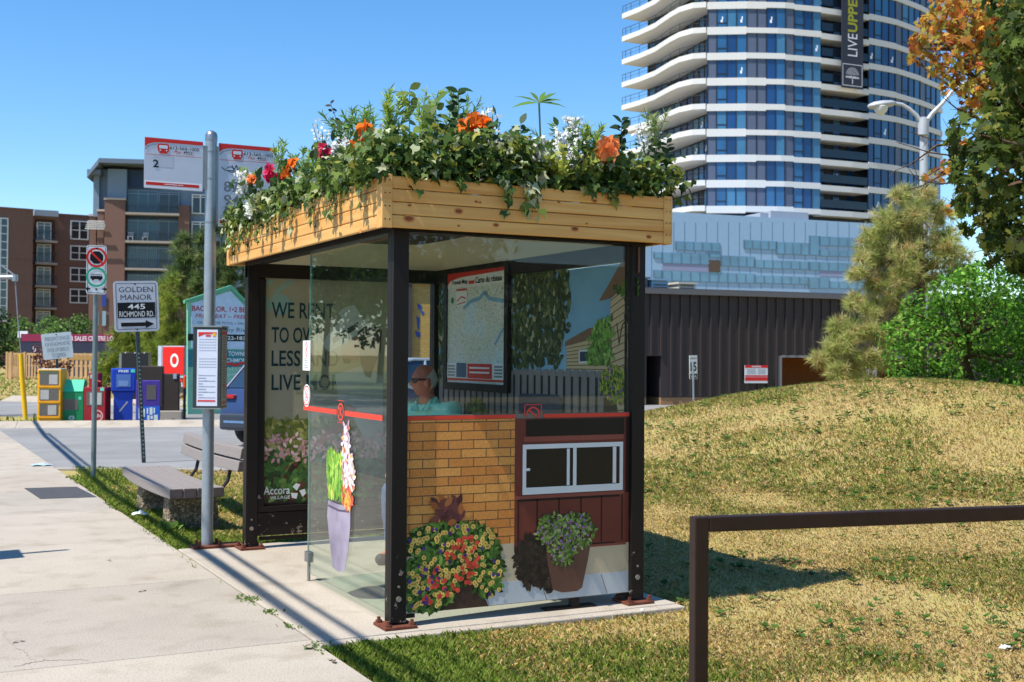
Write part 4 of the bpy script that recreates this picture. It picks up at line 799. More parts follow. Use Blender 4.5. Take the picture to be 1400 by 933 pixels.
wpr = flat('poster_white', (226, 226, 222), .5); u_, v_ = aq(360, 677); ap.text(po, 'Accora', u_, v_, .068, aq(396, 677)[0]-u_, wpr, .008, 'L', .01); u_, v_ = aq(369, 683); ap.text(po, 'VILLAGE', u_, v_, .026, aq(396, 683)[0]-u_, wpr, .008, 'L', .01)
mb = MB(); u_, v_ = aq(407, 672)
for k in range(3):
    a0 = rad(90+120*k); mb_pts = [(u_+.012*math.cos(a0+1), v_+.012*math.sin(a0+1)), (u_+.06*math.cos(a0-.35), v_+.06*math.sin(a0-.35)), (u_+.07*math.cos(a0+.25), v_+.07*math.sin(a0+.25)), (u_+.06*math.cos(a0+.85), v_+.06*math.sin(a0+.85))]; ap.poly(mb, mb_pts, .008, .0005)
mb.build('leaf_emblem', wpr, po)
mb = MB(); mb.box(X0+.12, X1-.1, Y1-.06, Y1-.05, .06, .09); mb.build('foot_rail', bronze, shel)

# ------------------------------------------------------------------ wooden planter round the roof
def pine(name, rot):
    if name in MC: return MC[name]
    m, t, b = mk(name); MC[name] = m; b.inputs['Roughness'].default_value = .5; b.inputs['Specular IOR Level'].default_value = .35
    tc = t.nodes.new('ShaderNodeTexCoord'); mp = t.nodes.new('ShaderNodeMapping'); t.links.new(tc.outputs['Object'], mp.inputs[0]); mp.inputs['Scale'].default_value = (1.2, 22, 22) if rot == 'x' else (22, 1.2, 22)
    nz = t.nodes.new('ShaderNodeTexNoise'); nz.inputs['Scale'].default_value = 1; nz.inputs['Detail'].default_value = 6; nz.inputs['Distortion'].default_value = .8; t.links.new(mp.outputs[0], nz.inputs['Vector'])
    cr = t.nodes.new('ShaderNodeValToRGB'); e = cr.color_ramp.elements; e[0].position = .3; e[0].color = (*S(204, 144, 74), 1); e[1].position = .72; e[1].color = (*S(226, 178, 106), 1); t.links.new(nz.outputs['Fac'], cr.inputs[0])
    t.links.new(cr.outputs[0], b.inputs['Base Color'])
    bp = t.nodes.new('ShaderNodeBump'); bp.inputs['Strength'].default_value = .08; t.links.new(nz.outputs['Fac'], bp.inputs['Height']); t.links.new(bp.outputs[0], b.inputs['Normal']); return m
px_, py_ = pine('pine_along_front', 'x'), pine('pine_along_side', 'y')
plant = thing('planter_box', 'natural pine board planter box fixed round the shelter roof edge', 'planter', ((X0+X1)/2, (Y0+Y1)/2, ZR))
xl, xr, yn, yf = X0-OV, X1+OV, Y0-OV, Y1+OV; T = .028; bh = (ZT-ZR)/4
bumps = {}
for k in range(4):
    z0, z1 = ZR+bh*k+.0015, ZR+bh*(k+1)-.0015
    for nm, (a, b, c, d), m in (('front', (xl+.03, xr-.03, yn+.008, yn+.008+T), px_), ('rear', (xl+.03, xr-.03, yf-.008-T, yf-.008), px_), ('side', (xl+.008, xl+.008+T, yn+.04, yf-.04), py_), ('side', (xr-.008-T, xr-.008, yn+.04, yf-.04), py_)):
        MB().box(a, b, c, d, z0, z1).build('board', m, plant, bevel=.007, seg=3)
pv_ = pine('pine_along_front', 'x')
for (cx_, cy_, sx_, sy_) in ((xl, yn, 1, 1), (xr, yn, -1, 1), (xl, yf, 1, -1), (xr, yf, -1, -1)):
    mb = MB(); a, b = sorted((cx_, cx_+sx_*.062)); c, d = sorted((cy_, cy_+sy_*.02)); mb.box(a, b, c, d, ZR-.003, ZT+.006)
    a, b = sorted((cx_, cx_+sx_*.02)); c, d = sorted((cy_+sy_*.021, cy_+sy_*.085)); mb.box(a, b, c, d, ZR-.003, ZT+.006)
    mb.build('corner_board', px_, plant, bevel=.003)
FPl = Plane((0, yn+.008, 0), (1, 0, 0)); SPl = Plane((xl+.008, 0, 0), (0, -1, 0)); CP = Plane((0, yn, 0), (1, 0, 0))
knot, knot_o = flat('pine_knot', (132, 72, 36), .6, .3), flat('pine_knot_ring', (196, 128, 66), .6, .15)
for (px1, py1, rx) in ((559, 299, 8.5), (627, 289, 7), (678, 308, 5), (786, 313, 6.5), (887, 324, 5), (560, 281, 3), (651, 276, 3), (656, 277, 2.5), (813, 275, 4.5), (764, 276.5, 3), (627, 309, 2.5), (802, 306, 2.2)):
    u_, v_ = FPl.px(px1, py1); r_ = rx/230
    m1 = MB(); FPl.disc(m1, u_, v_, r_, .0012, 18, .001, r_*.62); o_ = m1.build('knot', knot_o, plant); m1 = MB(); FPl.disc(m1, u_, v_, r_*.68, .002, 16, .001, r_*.36); m1.build('knot_heart', knot, o_)
for (px1, py1, rx) in ((455, 294, 4), (493, 316, 4), (404, 327, 3), (381, 317, 2.6)):
    u_, v_ = SPl.px(px1, py1); r_ = rx/190; m1 = MB(); SPl.disc(m1, u_, v_, r_, .0012, 18, .001, r_*.6); m1.build('knot', knot_o, plant)
mb = MB()
for u_ in (xl+.018, xl+.045, xr-.018, xr-.045):
    for k in range(4): CP.disc(mb, u_, ZR+.045+bh*k+.01*(u_ > 3), .0042, .001, 10)
CS = Plane((xl, 0, 0), (0, -1, 0))
mb.build('screw', flat('screw_dark', (60, 46, 36), .5), plant)
mb = MB().box(xl+.04, xr-.04, yn+.04, yf-.04, ZT-.13, ZT-.08); mb.build('soil', pm('potting_soil', S(60, 46, 36), .95, .3, 20), plant)
# ================================================================== SIGNS BY THE WALK
galv = pm('galvanised_steel', S(150, 158, 164), .42, .12, 9, metal=.55, bump=.05)
signw = flat('sign_white', (214, 218, 226), .4); signal = pm('sign_back', S(150, 152, 150), .5, .08, 6, metal=.4)
redS = flat('transit_red', (206, 46, 38), .4); blkS = flat('sign_black', (20, 20, 22), .45)
Yp = 9.783
bs = thing('bus_stop_sign', 'tall galvanised bus stop pole with two route flags and a timetable box', 'bus stop sign', (2.33, Yp, 0))
mb = MB(); mb.tube([(2.33, Yp, .012), (2.33, Yp, 3.30)], .046, 20); mb.build('pole', galv, bs, smooth=True)
mb = MB(); mb.lathe([(.049, 3.27), (.049, 3.31), (.04, 3.335), (.015, 3.35)], (2.33, Yp, 0), 20); mb.build('pole_cap', steel, bs, smooth=True)
mb = MB(); mb.box(2.20, 2.60, Yp-.11, Yp+.06, .001, .02); pl_ = mb.build('base_plate', rust, bs, bevel=.003)
mb = MB()
for dx, dy in ((-.08, -.06), (.08, -.06), (-.08, .04), (.08, .04)): mb.cyl((2.33+dx, Yp+dy-.02, .02), (2.33+dx, Yp+dy-.02, .06), .012, n=8)
mb.build('anchor_bolt', rust, pl_)
for py in (207, 244, 304): z_ = float(PY(284, py, Yp)[2]); MB().tube([(2.33, Yp, z_-.006), (2.33, Yp, z_+.006)], .0495, 16).build('strap', steel, bs, smooth=True)
BPn = Plane((0, Yp-.03, 0), (1, 0, 0)); Q = BPn.px
def flag(p0, p1, yt, yb, first):
    u0, v1 = Q(p0, yt); u1 = Q(p1, yt)[0]; v0 = Q(p0, yb)[1]; W_, H_ = u1-u0, v1-v0
    mb = MB(); BPn.rrect(mb, u0, u1, v0, v1, .006, 0, .004); pan_ = mb.build('sign_panel', flat('sign_grey', (196, 200, 210), .4) if 1 else signw, bs)
    hh = Q(278, 193)[1]-Q(278, 262)[1] if 0 else .42; 
    mb = MB(); BPn.poly(mb, [(u0+.004, v1-.004), (u0+.004, v1-.075), (u0+.03, v1-.052), (u0+.07, v1-.04), (u0+.12, v1-.034), (u1-.004, v1-.032), (u1-.004, v1-.004)][::-1], .002, .001); mb.build('red_band', redS, pan_)
    mb = MB(); BPn.line(mb, [(u0+.01, v1-.135), (u1-.01, v1-.13)], .003, .002); mb.build('rule', redS, pan_)
    mb = MB(); BPn.line(mb, [(u0+.006, v1-.098), (u0+.03, v1-.07), (u0+.07, v1-.055), (u0+.13, v1-.046)], .012, .0018); mb.build('grey_swoosh', flat('sign_swoosh', (150, 158, 172), .4), pan_)
    bx, by = u0+.125*W_/.55, v1-.122
    mb = MB(); BPn.rrect(mb, bx, bx+.085, by+.012, by+.078, .012, .0022, .0008); BPn.rrect(mb, bx+.012, bx+.073, by+.0, by+.016, .003, .0021, .0006); BPn.rect(mb, bx-.003, bx+.003, by+.035, by+.058, .002); BPn.rect(mb, bx+.082, bx+.088, by+.035, by+.058, .002); ic = mb.build('bus_symbol', redS, pan_)
    mb = MB(); BPn.rrect(mb, bx+.01, bx+.075, by+.040, by+.066, .005, .0028, .0004)
    for k in range(2): BPn.disc(mb, bx+.018+.049*k, by+.026, .006, .0028, 10, .0004)
    mb.build('bus_window', signw, ic)
    BPn.text(pan_, '613-560-1000', u0+.43*W_, v1-.083, .026, .50*W_, blkS, .002, 'L', .008)
    BPn.text(pan_, 'Plus', u0+.50*W_, v1-.112, .024, .12*W_, redS, .002, 'L', 0, shear=.3); BPn.text(pan_, '4922', u0+.66*W_, v1-.111, .022, .15*W_, blkS, .002, 'L', .01)
    mb = MB(); BPn.line(mb, [(u0+.64*W_, v1-.116), (u0+.83*W_, v1-.116), (u0+.83*W_, v1-.084)], .002, .0019); mb.build('number_box', redS, pan_)
    mb = MB(); BPn.rect(mb, u0+.006, u1-.006, v0+.006, v0+.062, .0012, .0008); mb.build('white_foot', flat('sign_bright', (232, 233, 234), .4), pan_)
    mb = MB(); BPn.rect(mb, u0+.014, u1-.03, v0+.026, v0+.05, .002, .0008); mb.build('red_foot', redS, pan_)
    BPn.text(pan_, 'octranspo.com', u0+W_*.5, v0+.031, .014, W_*.32, flat('sign_bright', (232, 233, 234), .4), .0028, 'C', .02)
    return pan_, u0, u1, v0, v1
pan_, u0, u1, v0, v1 = flag(197.5, 278, 187, 257, True)
mb = MB(); BPn.rect(mb, u0+.07, u0+.225, v0+.175, v0+.265, .001, .0006); mb.build('route_patch', flat('sign_patch', (186, 190, 200), .4), pan_)
BPn.text(pan_, '2', Q(213, 228)[0], Q(211, 229)[1], .062, .045, blkS, .002, 'C', .02)
mb = MB(); BPn.rect(mb, u1, u1+.035, v0+.02, v1-.03, -.001, .003); mb.build('bracket', signal, bs)
pan_, u0, u1, v0, v1 = flag(299, 378.5, 195.5, 310, False)
mb = MB(); BPn.rect(mb, u0-.036, u0, v0+.02, v1-.03, -.001, .003); mb.build('bracket', signal, bs)
gy = flat('route_grey', (112, 120, 132), .45)
for s_, py in (('87', 262.5), ('94', 281), ('96', 299)): BPn.text(pan_, s_, Q(306, py)[0], Q(306, py)[1], .088, .125, gy, .002, 'L', .02)
mb = MB(); qq = lambda *a: Q(*a)
BPn.line(mb, [qq(303, 229), qq(308, 233), qq(316, 236), qq(324, 235), qq(333, 236)], .008, .002); mb.build('scribble', flat('scribble_green', (50, 100, 96), .5), pan_)
mb = MB(); BPn.line(mb, [qq(309, 231), qq(315, 228), qq(321, 232), qq(318, 234), qq(311, 233)], .007, .0026); BPn.line(mb, [qq(317, 226), qq(320, 233), qq(323, 226), qq(325, 233), qq(329, 229)], .007, .0029); mb.build('scribble', flat('scribble_blue', (30, 62, 96), .5), pan_)
# timetable box
tz0, tz1 = float(PY(284, 557, Yp)[2]), float(PY(284, 448, Yp)[2]); ang = rad(-27)
X = Matrix.Translation((2.335, Yp-.02, 0)) @ Matrix.Rotation(ang, 4, 'Z'); hs_ = .111
mb = MB().box(-hs_, hs_, -hs_, hs_, tz0, tz1, X); tb_ = mb.build('timetable_box', pm('box_steel', S(52, 60, 62), .35, .2, 8, metal=.3), bs, bevel=.004)
mb = MB().box(-hs_-.008, hs_+.008, -hs_-.008, hs_+.008, tz1, tz1+.012, X); mb.box(-hs_-.004, hs_+.004, -hs_-.004, hs_+.004, tz0-.01, tz0, X); mb.build('lid', steel, tb_)
fp_ = Plane(X @ Vector((0, -hs_, 0)), X.to_3x3() @ Vector((1, 0, 0)))
mb = MB(); fp_.rect(mb, -.078, .085, tz0+.015, tz1-.02, .002); sh_ = mb.build('timetable_sheet', flat('paper_white', (206, 212, 228), .4), tb_)
mb = MB(); fp_.poly(mb, [(-.068, tz1-.075), (-.068, tz1-.04), (.075, tz1-.04), (.075, tz1-.052), (-.02, tz1-.056)], .004); fp_.rect(mb, -.07, .07, tz0+.05, tz0+.062, .004); fp_.rect(mb, -.01, .03, tz1-.075, tz1-.062, .004); mb.build('red_band', redS, sh_)
mb = MB(); fp_.rect(mb, .045, .07, tz1-.072, tz1-.046, .0055); mb.build('yellow_badge', flat('badge_yellow', (226, 170, 40), .5), sh_)
mb = MB()
for k in range(22):
    z_ = tz1-.1-.022*k
    if k in (5, 6, 11, 12): continue
    if k < 11:
        for c_ in range(7): fp_.rect(mb, -.06+.02*c_, -.05+.02*c_+.003, z_, z_+.006, .0035, .0005)
    else: fp_.rect(mb, -.065, -.03+.012*(k % 4), z_, z_+.006, .0035, .0005); fp_.rect(mb, -.02, .07, z_, z_+.004, .0035, .0005) if k % 2 else None
mb.build('small_print', flat('print_blue_grey', (150, 158, 180), .5), sh_)
sp_ = Plane(X @ Vector((hs_, 0, 0)), X.to_3x3() @ Vector((0, 1, 0)))
mb = MB(); sp_.rect(mb, -.085, .085, tz0+.015, tz1-.02, .002); sh_ = mb.build('information_sheet', flat('paper_tan', (176, 168, 150), .45), tb_)
mb = MB(); sp_.rect(mb, -.08, .08, tz1-.06, tz1-.03, .004); sp_.rect(mb, -.06, .06, tz0+.03, tz0+.05, .004); sp_.rect(mb, -.03, .03, tz1-.24, tz1-.225, .004); sp_.rect(mb, -.03, .04, tz1-.47, tz1-.455, .004); mb.build('red_band', redS, sh_)
mb = MB()
for k in range(26): sp_.rect(mb, -.06, .06-.012*(k % 3), tz0+.08+.02*k, tz0+.088+.02*k, .0035, .0005)
mb.build('small_print', flat('print_brown', (110, 100, 88), .5), sh_)

def post_sign(nm, lab, base, y, pxs, pys, roll, pole_r, top, wd=None):
    """a plate on a post; base: foot on the ground, y: plane of the plate"""
    return None
# no stopping / bus lane sign
np_ = thing('parking_sign', 'white sign with a red no stopping ring above a green bus ring', 'sign', (2.364, 15.92, 0))
mb = MB(); zt_ = float(PY(131, 335, 15.92)[2])
mb.tube([(2.364, 15.94, -.05), (2.37, 15.94, zt_-.03)], .032, 12); mb.build('pole', pm('green_grey_steel', S(112, 124, 126), .45, .15, 9, metal=.5), np_, smooth=True)
pn = Plane((0, 15.90, 0), (1, 0, 0), roll=0); q = pn.px; (u0, v1), (u1, _), (_, v0) = q(118.5, 335), q(146, 335), q(118, 402)
mb = MB(); pn.rrect(mb, u0, u1, v0, v1, .03, 0, .004); pa = mb.build('sign_panel', flat('sign_bright', (232, 233, 234), .4), np_)
def border(pl, parent, u0, u1, v0, v1, ins, wd, m, off=.002):
    mb = MB(); a, b, c, d = u0+ins, u1-ins, v0+ins, v1-ins; pl.line(mb, [(a+.01, c), (b-.01, c), (b, c+.01), (b, d-.01), (b-.01, d), (a+.01, d), (a, d-.01), (a, c+.01), (a+.01, c)], wd, off); mb.build('border', m, parent)
border(pn, pa, u0, u1, v0, v1, .014, .006, blkS)
uc, W_, H_ = (u0+u1)/2, u1-u0, v1-v0
rr = flat('ring_red', (226, 44, 34), .4); gr = flat('ring_green', (40, 180, 140), .4)
mb = MB(); pts = [(uc+.085*math.cos(rad(22.5+45*k)), v1-.25*H_+.085*math.sin(rad(22.5+45*k))) for k in range(8)]; pn.poly(mb, pts, .002, .001); mb.build('octagon_symbol', blkS, pa)
mb = MB(); pn.ring(mb, uc, v1-.25*H_, .098, .125, .004, 40); pn.line(mb, [(uc-.078, v1-.25*H_+.078), (uc+.078, v1-.25*H_-.078)], .024, .0045); mb.build('red_ring', rr, pa)
mb = MB(); pn.ring(mb, uc, v1-.65*H_, .1, .125, .003, 40); mb.build('green_ring', gr, pa)
mb = MB(); zc = v1-.65*H_; pn.rrect(mb, uc-.072, uc+.072, zc-.028, zc+.012, .01, .003, .001); pn.rect(mb, uc-.066, uc+.062, zc+.03, zc+.036, .003)
for k in range(6): pn.rect(mb, uc-.066+.0245*k, uc-.062+.0245*k, zc+.011, zc+.031, .003)
for k in (-.042, .042): pn.disc(mb, uc+k, zc-.03, .014, .0034, 14, .001)
mb.build('bus_symbol', blkS, pa)
mb = MB()
for s_ in (-1, 1):
    a = uc+s_*.1; pn.poly(mb, [(a+s_*.03, v0+.065), (a-s_*.005, v0+.095), (a-s_*.005, v0+.035)], .003, .001); pn.rect(mb, *sorted((a-s_*.03, a-s_*.004)), v0+.056, v0+.074, .0032, .001)
pn.disc(mb, uc, v0+.06, .012, .003, 12); pn.disc(mb, uc, v1-.04, .012, .0052, 12); mb.build('arrow', blkS, pa)
# white address sign
gm = thing('address_sign', 'white metal address sign with black arrow on a leaning punched steel post', 'sign', (3.328, 17.79, 0))
pn = Plane((0, 17.77, 0), (1, 0, 0)); c_ = pn.px(186.5, 419); pn = Plane(pn.p(*c_), (1, 0, 0), roll=rad(2.6)); W_, H_ = .62, .72
zpt = float(pn.p(0, -.3)[2]); tx_ = float(pn.p(0, 0)[0]); pb = MB(); a_ = Vector((3.328, 17.80, -.05)); b_ = Vector((tx_-.01, 17.80, zpt+.5))
pb.tube([a_, b_], .036, 4); po_ = pb.build('pole', pm('dark_green_steel', S(58, 72, 76), .5, .2, 9, metal=.4), gm)
mb = MB(); n_ = 26
for k in range(n_): p_ = a_+(b_-a_)*(.05+.62*k/n_); mb.cyl((p_.x, p_.y-.026, p_.z), (p_.x, p_.y-.029, p_.z), .011, n=8)
mb.build('hole', flat('hole_pale', (150, 156, 156), .6), po_)
mb = MB(); pn.rrect(mb, -W_/2, W_/2, -H_/2, H_/2, .05, 0, .004); pa = mb.build('sign_panel', flat('sign_grey', (196, 200, 210), .4), gm)
border(pn, pa, -W_/2, W_/2, -H_/2, H_/2, .035, .008, blkS)
pn.text(pa, 'GOLDEN', 0, .20, .075, .47, blkS, .003, 'C', 0); pn.text(pa, 'MANOR', 0, .09, .075, .43, blkS, .003, 'C', 0)
mb = MB(); pn.rect(mb, -.26, .26, -.165, .055, .002, .001); mb.build('black_block', blkS, pa)
pn.text(pa, '445', 0, -.042, .075, .24, flat('sign_bright', (232, 233, 234), .4), .0035, 'C', .012); pn.text(pa, 'RICHMOND RD.', 0, -.148, .078, .48, flat('sign_bright', (232, 233, 234), .4), .0035, 'C', .0)
mb = MB(); pn.poly(mb, [(-.22, -.285), (.12, -.285), (.12, -.315), (.24, -.255), (.12, -.2), (.12, -.23), (-.22, -.23)], .003, .001); pn.disc(mb, 0, -.33, .012, .003, 10); pn.disc(mb, -.01, .315, .012, .003, 10); mb.build('arrow', blkS, pa)

# ------------------------------------------------------------------ bench of weathered timber on aggregate blocks
bn = thing('park_bench', 'grey weathered timber bench on two pebbled concrete blocks beside the walk', 'bench', (2.65, 11.9, 0))
wood = pm('weathered_timber', S(150, 142, 138), .8, .25, 3, bump=.35, bscale=40, spec=.2, col2=S(122, 114, 110))
wend = pm('timber_end_grain', S(104, 92, 90), .85, .25, 20, spec=.15)
agg, t_, b_ = mk('pebble_aggregate'); b_.inputs['Roughness'].default_value = .9; b_.inputs['Specular IOR Level'].default_value = .15
tc = t_.nodes.new('ShaderNodeTexCoord'); vo = t_.nodes.new('ShaderNodeTexVoronoi'); vo.inputs['Scale'].default_value = 46; t_.links.new(tc.outputs['Object'], vo.inputs['Vector'])
cr = t_.nodes.new('ShaderNodeValToRGB'); e = cr.color_ramp.elements; e[0].color = (*S(120, 108, 88), 1); e[1].color = (*S(168, 150, 122), 1); e.new(.5).color = (*S(92, 82, 70), 1); sx = t_.nodes.new('ShaderNodeSeparateColor'); t_.links.new(vo.outputs['Color'], sx.inputs[0]); t_.links.new(sx.outputs[0], cr.inputs[0]); t_.links.new(cr.outputs[0], b_.inputs['Base Color'])
bp_ = t_.nodes.new('ShaderNodeBump'); bp_.inputs['Strength'].default_value = 1; bp_.inputs['Distance'].default_value = .012; bp_.invert = True; t_.links.new(vo.outputs['Distance'], bp_.inputs['Height']); t_.links.new(bp_.outputs[0], b_.inputs['Normal'])
bys = (11.15, 12.42)
for yb_ in bys:
    mb = MB(); mb.prism([(2.27, yb_-.14, -.06), (2.74, yb_-.14, -.06), (2.74, yb_+.14, -.06), (2.27, yb_+.14, -.06)], (0, 0, .1))
    b0 = [(2.27, -.14), (2.74, -.14), (2.74, .14), (2.27, .14)]; mb = MB(); mb.add([(x, yb_+y, -.06) for x, y in b0]+[(2.285+(x-2.27)*.93, yb_+y*.9, .265) for x, y in b0], [(0, 1, 2, 3), (4, 5, 6, 7), (0, 1, 5, 4), (1, 2, 6, 5), (2, 3, 7, 6), (3, 0, 4, 7)])
    mb.build('block', agg, bn, bevel=.03, seg=3)
    mb = MB().box(2.26, 2.72, yb_-.04, yb_+.04, .267, .283); mb.build('rail', flat('dark_iron', (44, 40, 40), .5), bn)
ya, yb_ = 10.72, 13.05; NS = 12
def plank(x0, x1, z0, z1, bow, name, tilt=0, dz=0):
    """board running along the walk, bowed a little sideways as the bench is"""
    mb = MB(); vs = []
    for i in range(NS+1):
        t = i/NS; y = ya+(yb_-ya)*t; dx = bow*(1-(2*t-1)**2)*1.0
        for (x, z) in ((x0, z0), (x1, z0), (x1, z1), (x0, z1)): vs.append((x+dx+(z-z0)*tilt, y, z))
    fs = []
    for i in range(NS):
        for k in range(4): k2 = (k+1) % 4; fs.append((i*4+k, i*4+k2, (i+1)*4+k2, (i+1)*4+k))
    mb.add(vs, fs); mb.mat(1); mb.f.append((0, 1, 2, 3)); mb.m.append(1); mb.f.append(tuple(NS*4+k for k in (3, 2, 1, 0))); mb.m.append(1)
    return mb.build(name, [wood, wend], bn, bevel=.006)
for i in range(4): plank(2.225+.121*i, 2.225+.121*i+.114, .285, .372, -.05, 'seat_board')
plank(2.815, 2.895, .50, .595, -.05, 'back_board', .18); plank(2.836, 2.916, .613, .71, -.05, 'back_board', .18)
for y in bys:
    mb = MB(); mb.tube([(2.62, y, .280), (2.78, y, .30), (2.84, y, .38), (2.88, y, .56), (2.915, y, .68)], .017, 8); mb.build('back_bracket', flat('dark_iron', (44, 40, 40), .5), bn, smooth=True)
# ------------------------------------------------------------------ square tube rail, front right
rl = thing('handrail', 'dark brown square tube handrail at the front right corner', 'handrail', (*G(957, 1080)[:2], 0))
A_ = Vector(PD(956, 706.5, 3.9)); B_ = Vector(PD(1400, 691, 4.25)); B_ = A_+(B_-A_)*2.1; B_.z = A_.z+(B_.z-A_.z)*.6; d_ = (B_-A_); d_.z = 0; d_.normalize(); sd = Vector((-d_.y, d_.x, 0)); s_ = .0485
railp = pm('brown_rail_paint', S(40, 25, 18), .45, .2, 16, spec=.25, bump=.05, bscale=30)
def sq(mb, p, q, wx, wy):
    mb.prism([p+wx+wy, p-wx+wy, p-wx-wy, p+wx-wy], q-p); return mb
mb = MB(); gz0 = -.2; p0 = Vector((A_.x, A_.y, gz0)); sq(mb, p0, Vector((A_.x, A_.y, A_.z-s_*.0)), d_*s_/2, sd*s_/2); mb.build('post', railp, rl, bevel=.004, seg=2)
mb = MB(); up = Vector((0, 0, 1)); a2 = A_+d_*(s_/2+.0005)-up*s_/2; b2_ = B_-up*s_/2; sq(mb, a2, b2_, sd*s_/2*.995, up*s_/2*.995); mb.build('top_rail', railp, rl, bevel=.004, seg=2)
mb = MB(); p1_ = B_-d_*.2; sq(mb, Vector((p1_.x, p1_.y, gz0)), Vector((p1_.x, p1_.y, B_.z-s_-.002)), d_*s_/2, sd*s_/2); mb.build('post', railp, rl, bevel=.004)

# ================================================================== ACROSS THE DRIVEWAY
def fade(name, c, r=.5): return pm(name, S(*c), r, .1, 6, spec=.4)
def local_box(x0, x1, y0, y1, z0, z1): return MB().box(x0, x1, y0, y1, z0, z1)
def nbox(name, label, px, py, rz, group='newspaper boxes across the driveway'):
    g = G(px, py); return thing(name, label, 'newspaper box', (g[0], g[1], -.03), group, rad(rz))
mpx = lambda n: n*28.6/1657                                # photo pixels to metres at the boxes
win = fade('box_window', (96, 92, 88), .2); paper = fade('news_paper', (172, 168, 162))
ye, gn, rd_, bl, pu = fade('box_yellow', (232, 166, 22)), fade('box_green', (20, 138, 84)), fade('box_red', (150, 24, 34)), fade('box_blue', (22, 64, 170)), fade('box_purple', (72, 50, 140))
t = nbox('newspaper_box', 'tall yellow newspaper box with three stacked windows', 71, 580, -24)
MB().box(-.25, .25, -.22, .22, .0, 1.22).build('cabinet', ye, t, bevel=.015, local=True)
for k in range(3):
    z0 = .22+.33*k; MB().box(-.2, .2, -.226, -.2205, z0, z0+.25).build('window', win, t, local=True); x = (-.02, -.18, -.0)[k]; MB().box(x, x+.18, -.231, -.2275, z0+.02, z0+.23).build('newspaper', paper, t, local=True)
    MB().box(-.22, .22, -.24, -.2205, z0-.045, z0-.02).build('door_lip', ye, t, local=True)
MB().box(-.22, .2, -.228, -.2205, 1.13, 1.2).build('header_card', fade('header_card', (88, 96, 70)), t, local=True); MB().box(-.24, .24, -.21, .21, 1.221, 1.235).build('lid', fade('lid_white', (214, 220, 214)), t, local=True)
t = nbox('newspaper_box', 'squat green newspaper box with a sloping lid and recycling mark', 99, 579.5, -17)
mb = MB(); mb.prism([(-.27, -.22, 0), (-.27, .22, 0), (-.27, .22, .98), (-.27, -.02, .98), (-.27, -.24, .72)], (.54, 0, 0)); mb.build('cabinet', gn, t, bevel=.012, local=True)
MB().box(-.19, .15, -.236, -.222, .34, .66).build('window', win, t, local=True)
pr_ = Plane((0, -.2255, 0), (1, 0, 0)); mb = MB(); pr_.ring(mb, .02, .16, .035, .06, .004, 3, 90, 450); 
for k in range(3): pr_.line(mb, [(.02+.062*math.cos(rad(90+120*k+20)), .16+.062*math.sin(rad(90+120*k+20))), (.02+.062*math.cos(rad(90+120*k+95)), .16+.062*math.sin(rad(90+120*k+95)))], .024, .005)
mb.build('recycling_mark', fade('mark_white', (220, 230, 224)), t, local=True)
MB().prism([(-.25, -.235, .735), (.25, -.235, .735), (.25, -.03, .985), (-.25, -.03, .985)], (0, -.012, .012)).build('lid', fade('lid_mint', (60, 196, 146)), t, local=True); MB().box(.16, .22, -.24, -.223, .56, .63).build('badge', fade('badge_mint', (90, 210, 180)), t, local=True)
t = nbox('newspaper_box', 'red newspaper box with a small red coin head on top', 133, 580, -26)
MB().box(-.23, .23, -.2, .2, 0, .84).build('cabinet', rd_, t, bevel=.012, local=True); MB().box(-.15, .06, -.14, .12, .84, 1.15).build('coin_head', rd_, t, bevel=.012, local=True); MB().box(-.12, -.02, -.15, -.141, 1.03, 1.11).build('price_card', paper, t, local=True)
MB().box(-.17, .17, -.207, -.2005, .44, .74).build('window', win, t, local=True); MB().box(-.1, .15, -.212, -.2075, .46, .72).build('newspaper', paper, t, local=True); MB().box(.12, .2, -.206, -.2005, .76, .83).build('badge', fade('badge_mint', (90, 210, 180)), t, local=True)
pr_ = Plane((0, -.2, 0), (1, 0, 0)); mb = MB(); pr_.ring(mb, .06, .22, .1, .125, .003, 30); mb.build('round_emblem', fade('emblem_pink', (216, 170, 170)), t, local=True); pr_.text(t, 'SUN', .06, .18, .08, .16, fade('emblem_pink', (216, 170, 170)), .004, 'C', .03, local=True)
MB().tube([(-.08, -.16, 1.0), (.13, -.2, .96), (.13, -.16, .9)], .02, 8).build('handle', rd_, t, local=True)
t = nbox('newspaper_box', 'blue newspaper box on a pedestal headed FREE', 168, 579.5, -9)
mb = MB(); mb.prism([(-.26, -.2, .74), (.26, -.2, .74), (.26, -.2, 1.25), (-.26, -.2, 1.25)], (0, .4, 0)); mb.build('cabinet', bl, t, bevel=.03, local=True); mb = MB(); mb.prism([(-.2, -.16, .04), (.2, -.16, .04), (.2, -.16, .66), (.255, -.16, .735), (-.255, -.16, .735), (-.2, -.16, .66)], (0, .32, 0)); mb.build('pedestal', bl, t, bevel=.01, local=True)
MB().box(-.25, .25, -.2, .2, .0, .04).build('foot', bl, t, local=True); MB().box(-.15, .15, -.207, -.2005, .84, 1.12).build('window', fade('box_screen', (86, 120, 176), .3), t, local=True); MB().box(-.1, .1, -.211, -.2075, .86, .98).build('newspaper', fade('cover_mixed', (120, 150, 190)), t, local=True)
pr_ = Plane((0, -.2, 0), (1, 0, 0)); pr_.text(t, 'FREE', 0, 1.165, .05, .21, fade('mark_white', (220, 230, 224)), .003, 'C', .04, local=True); MB().box(.15, .24, -.206, -.2005, 1.16, 1.23).build('badge', fade('badge_mint', (90, 210, 180)), t, local=True)
pr_ = Plane((0, -.16, 0), (1, 0, 0)); mb = MB(); pr_.line(mb, [(-.08, .3), (.09, .52)], .03, .003); mb.build('stripe', paper, t, local=True)
t = nbox('newspaper_box', 'purple newspaper box with a bright blue and white lower panel', 202, 580.5, -9)
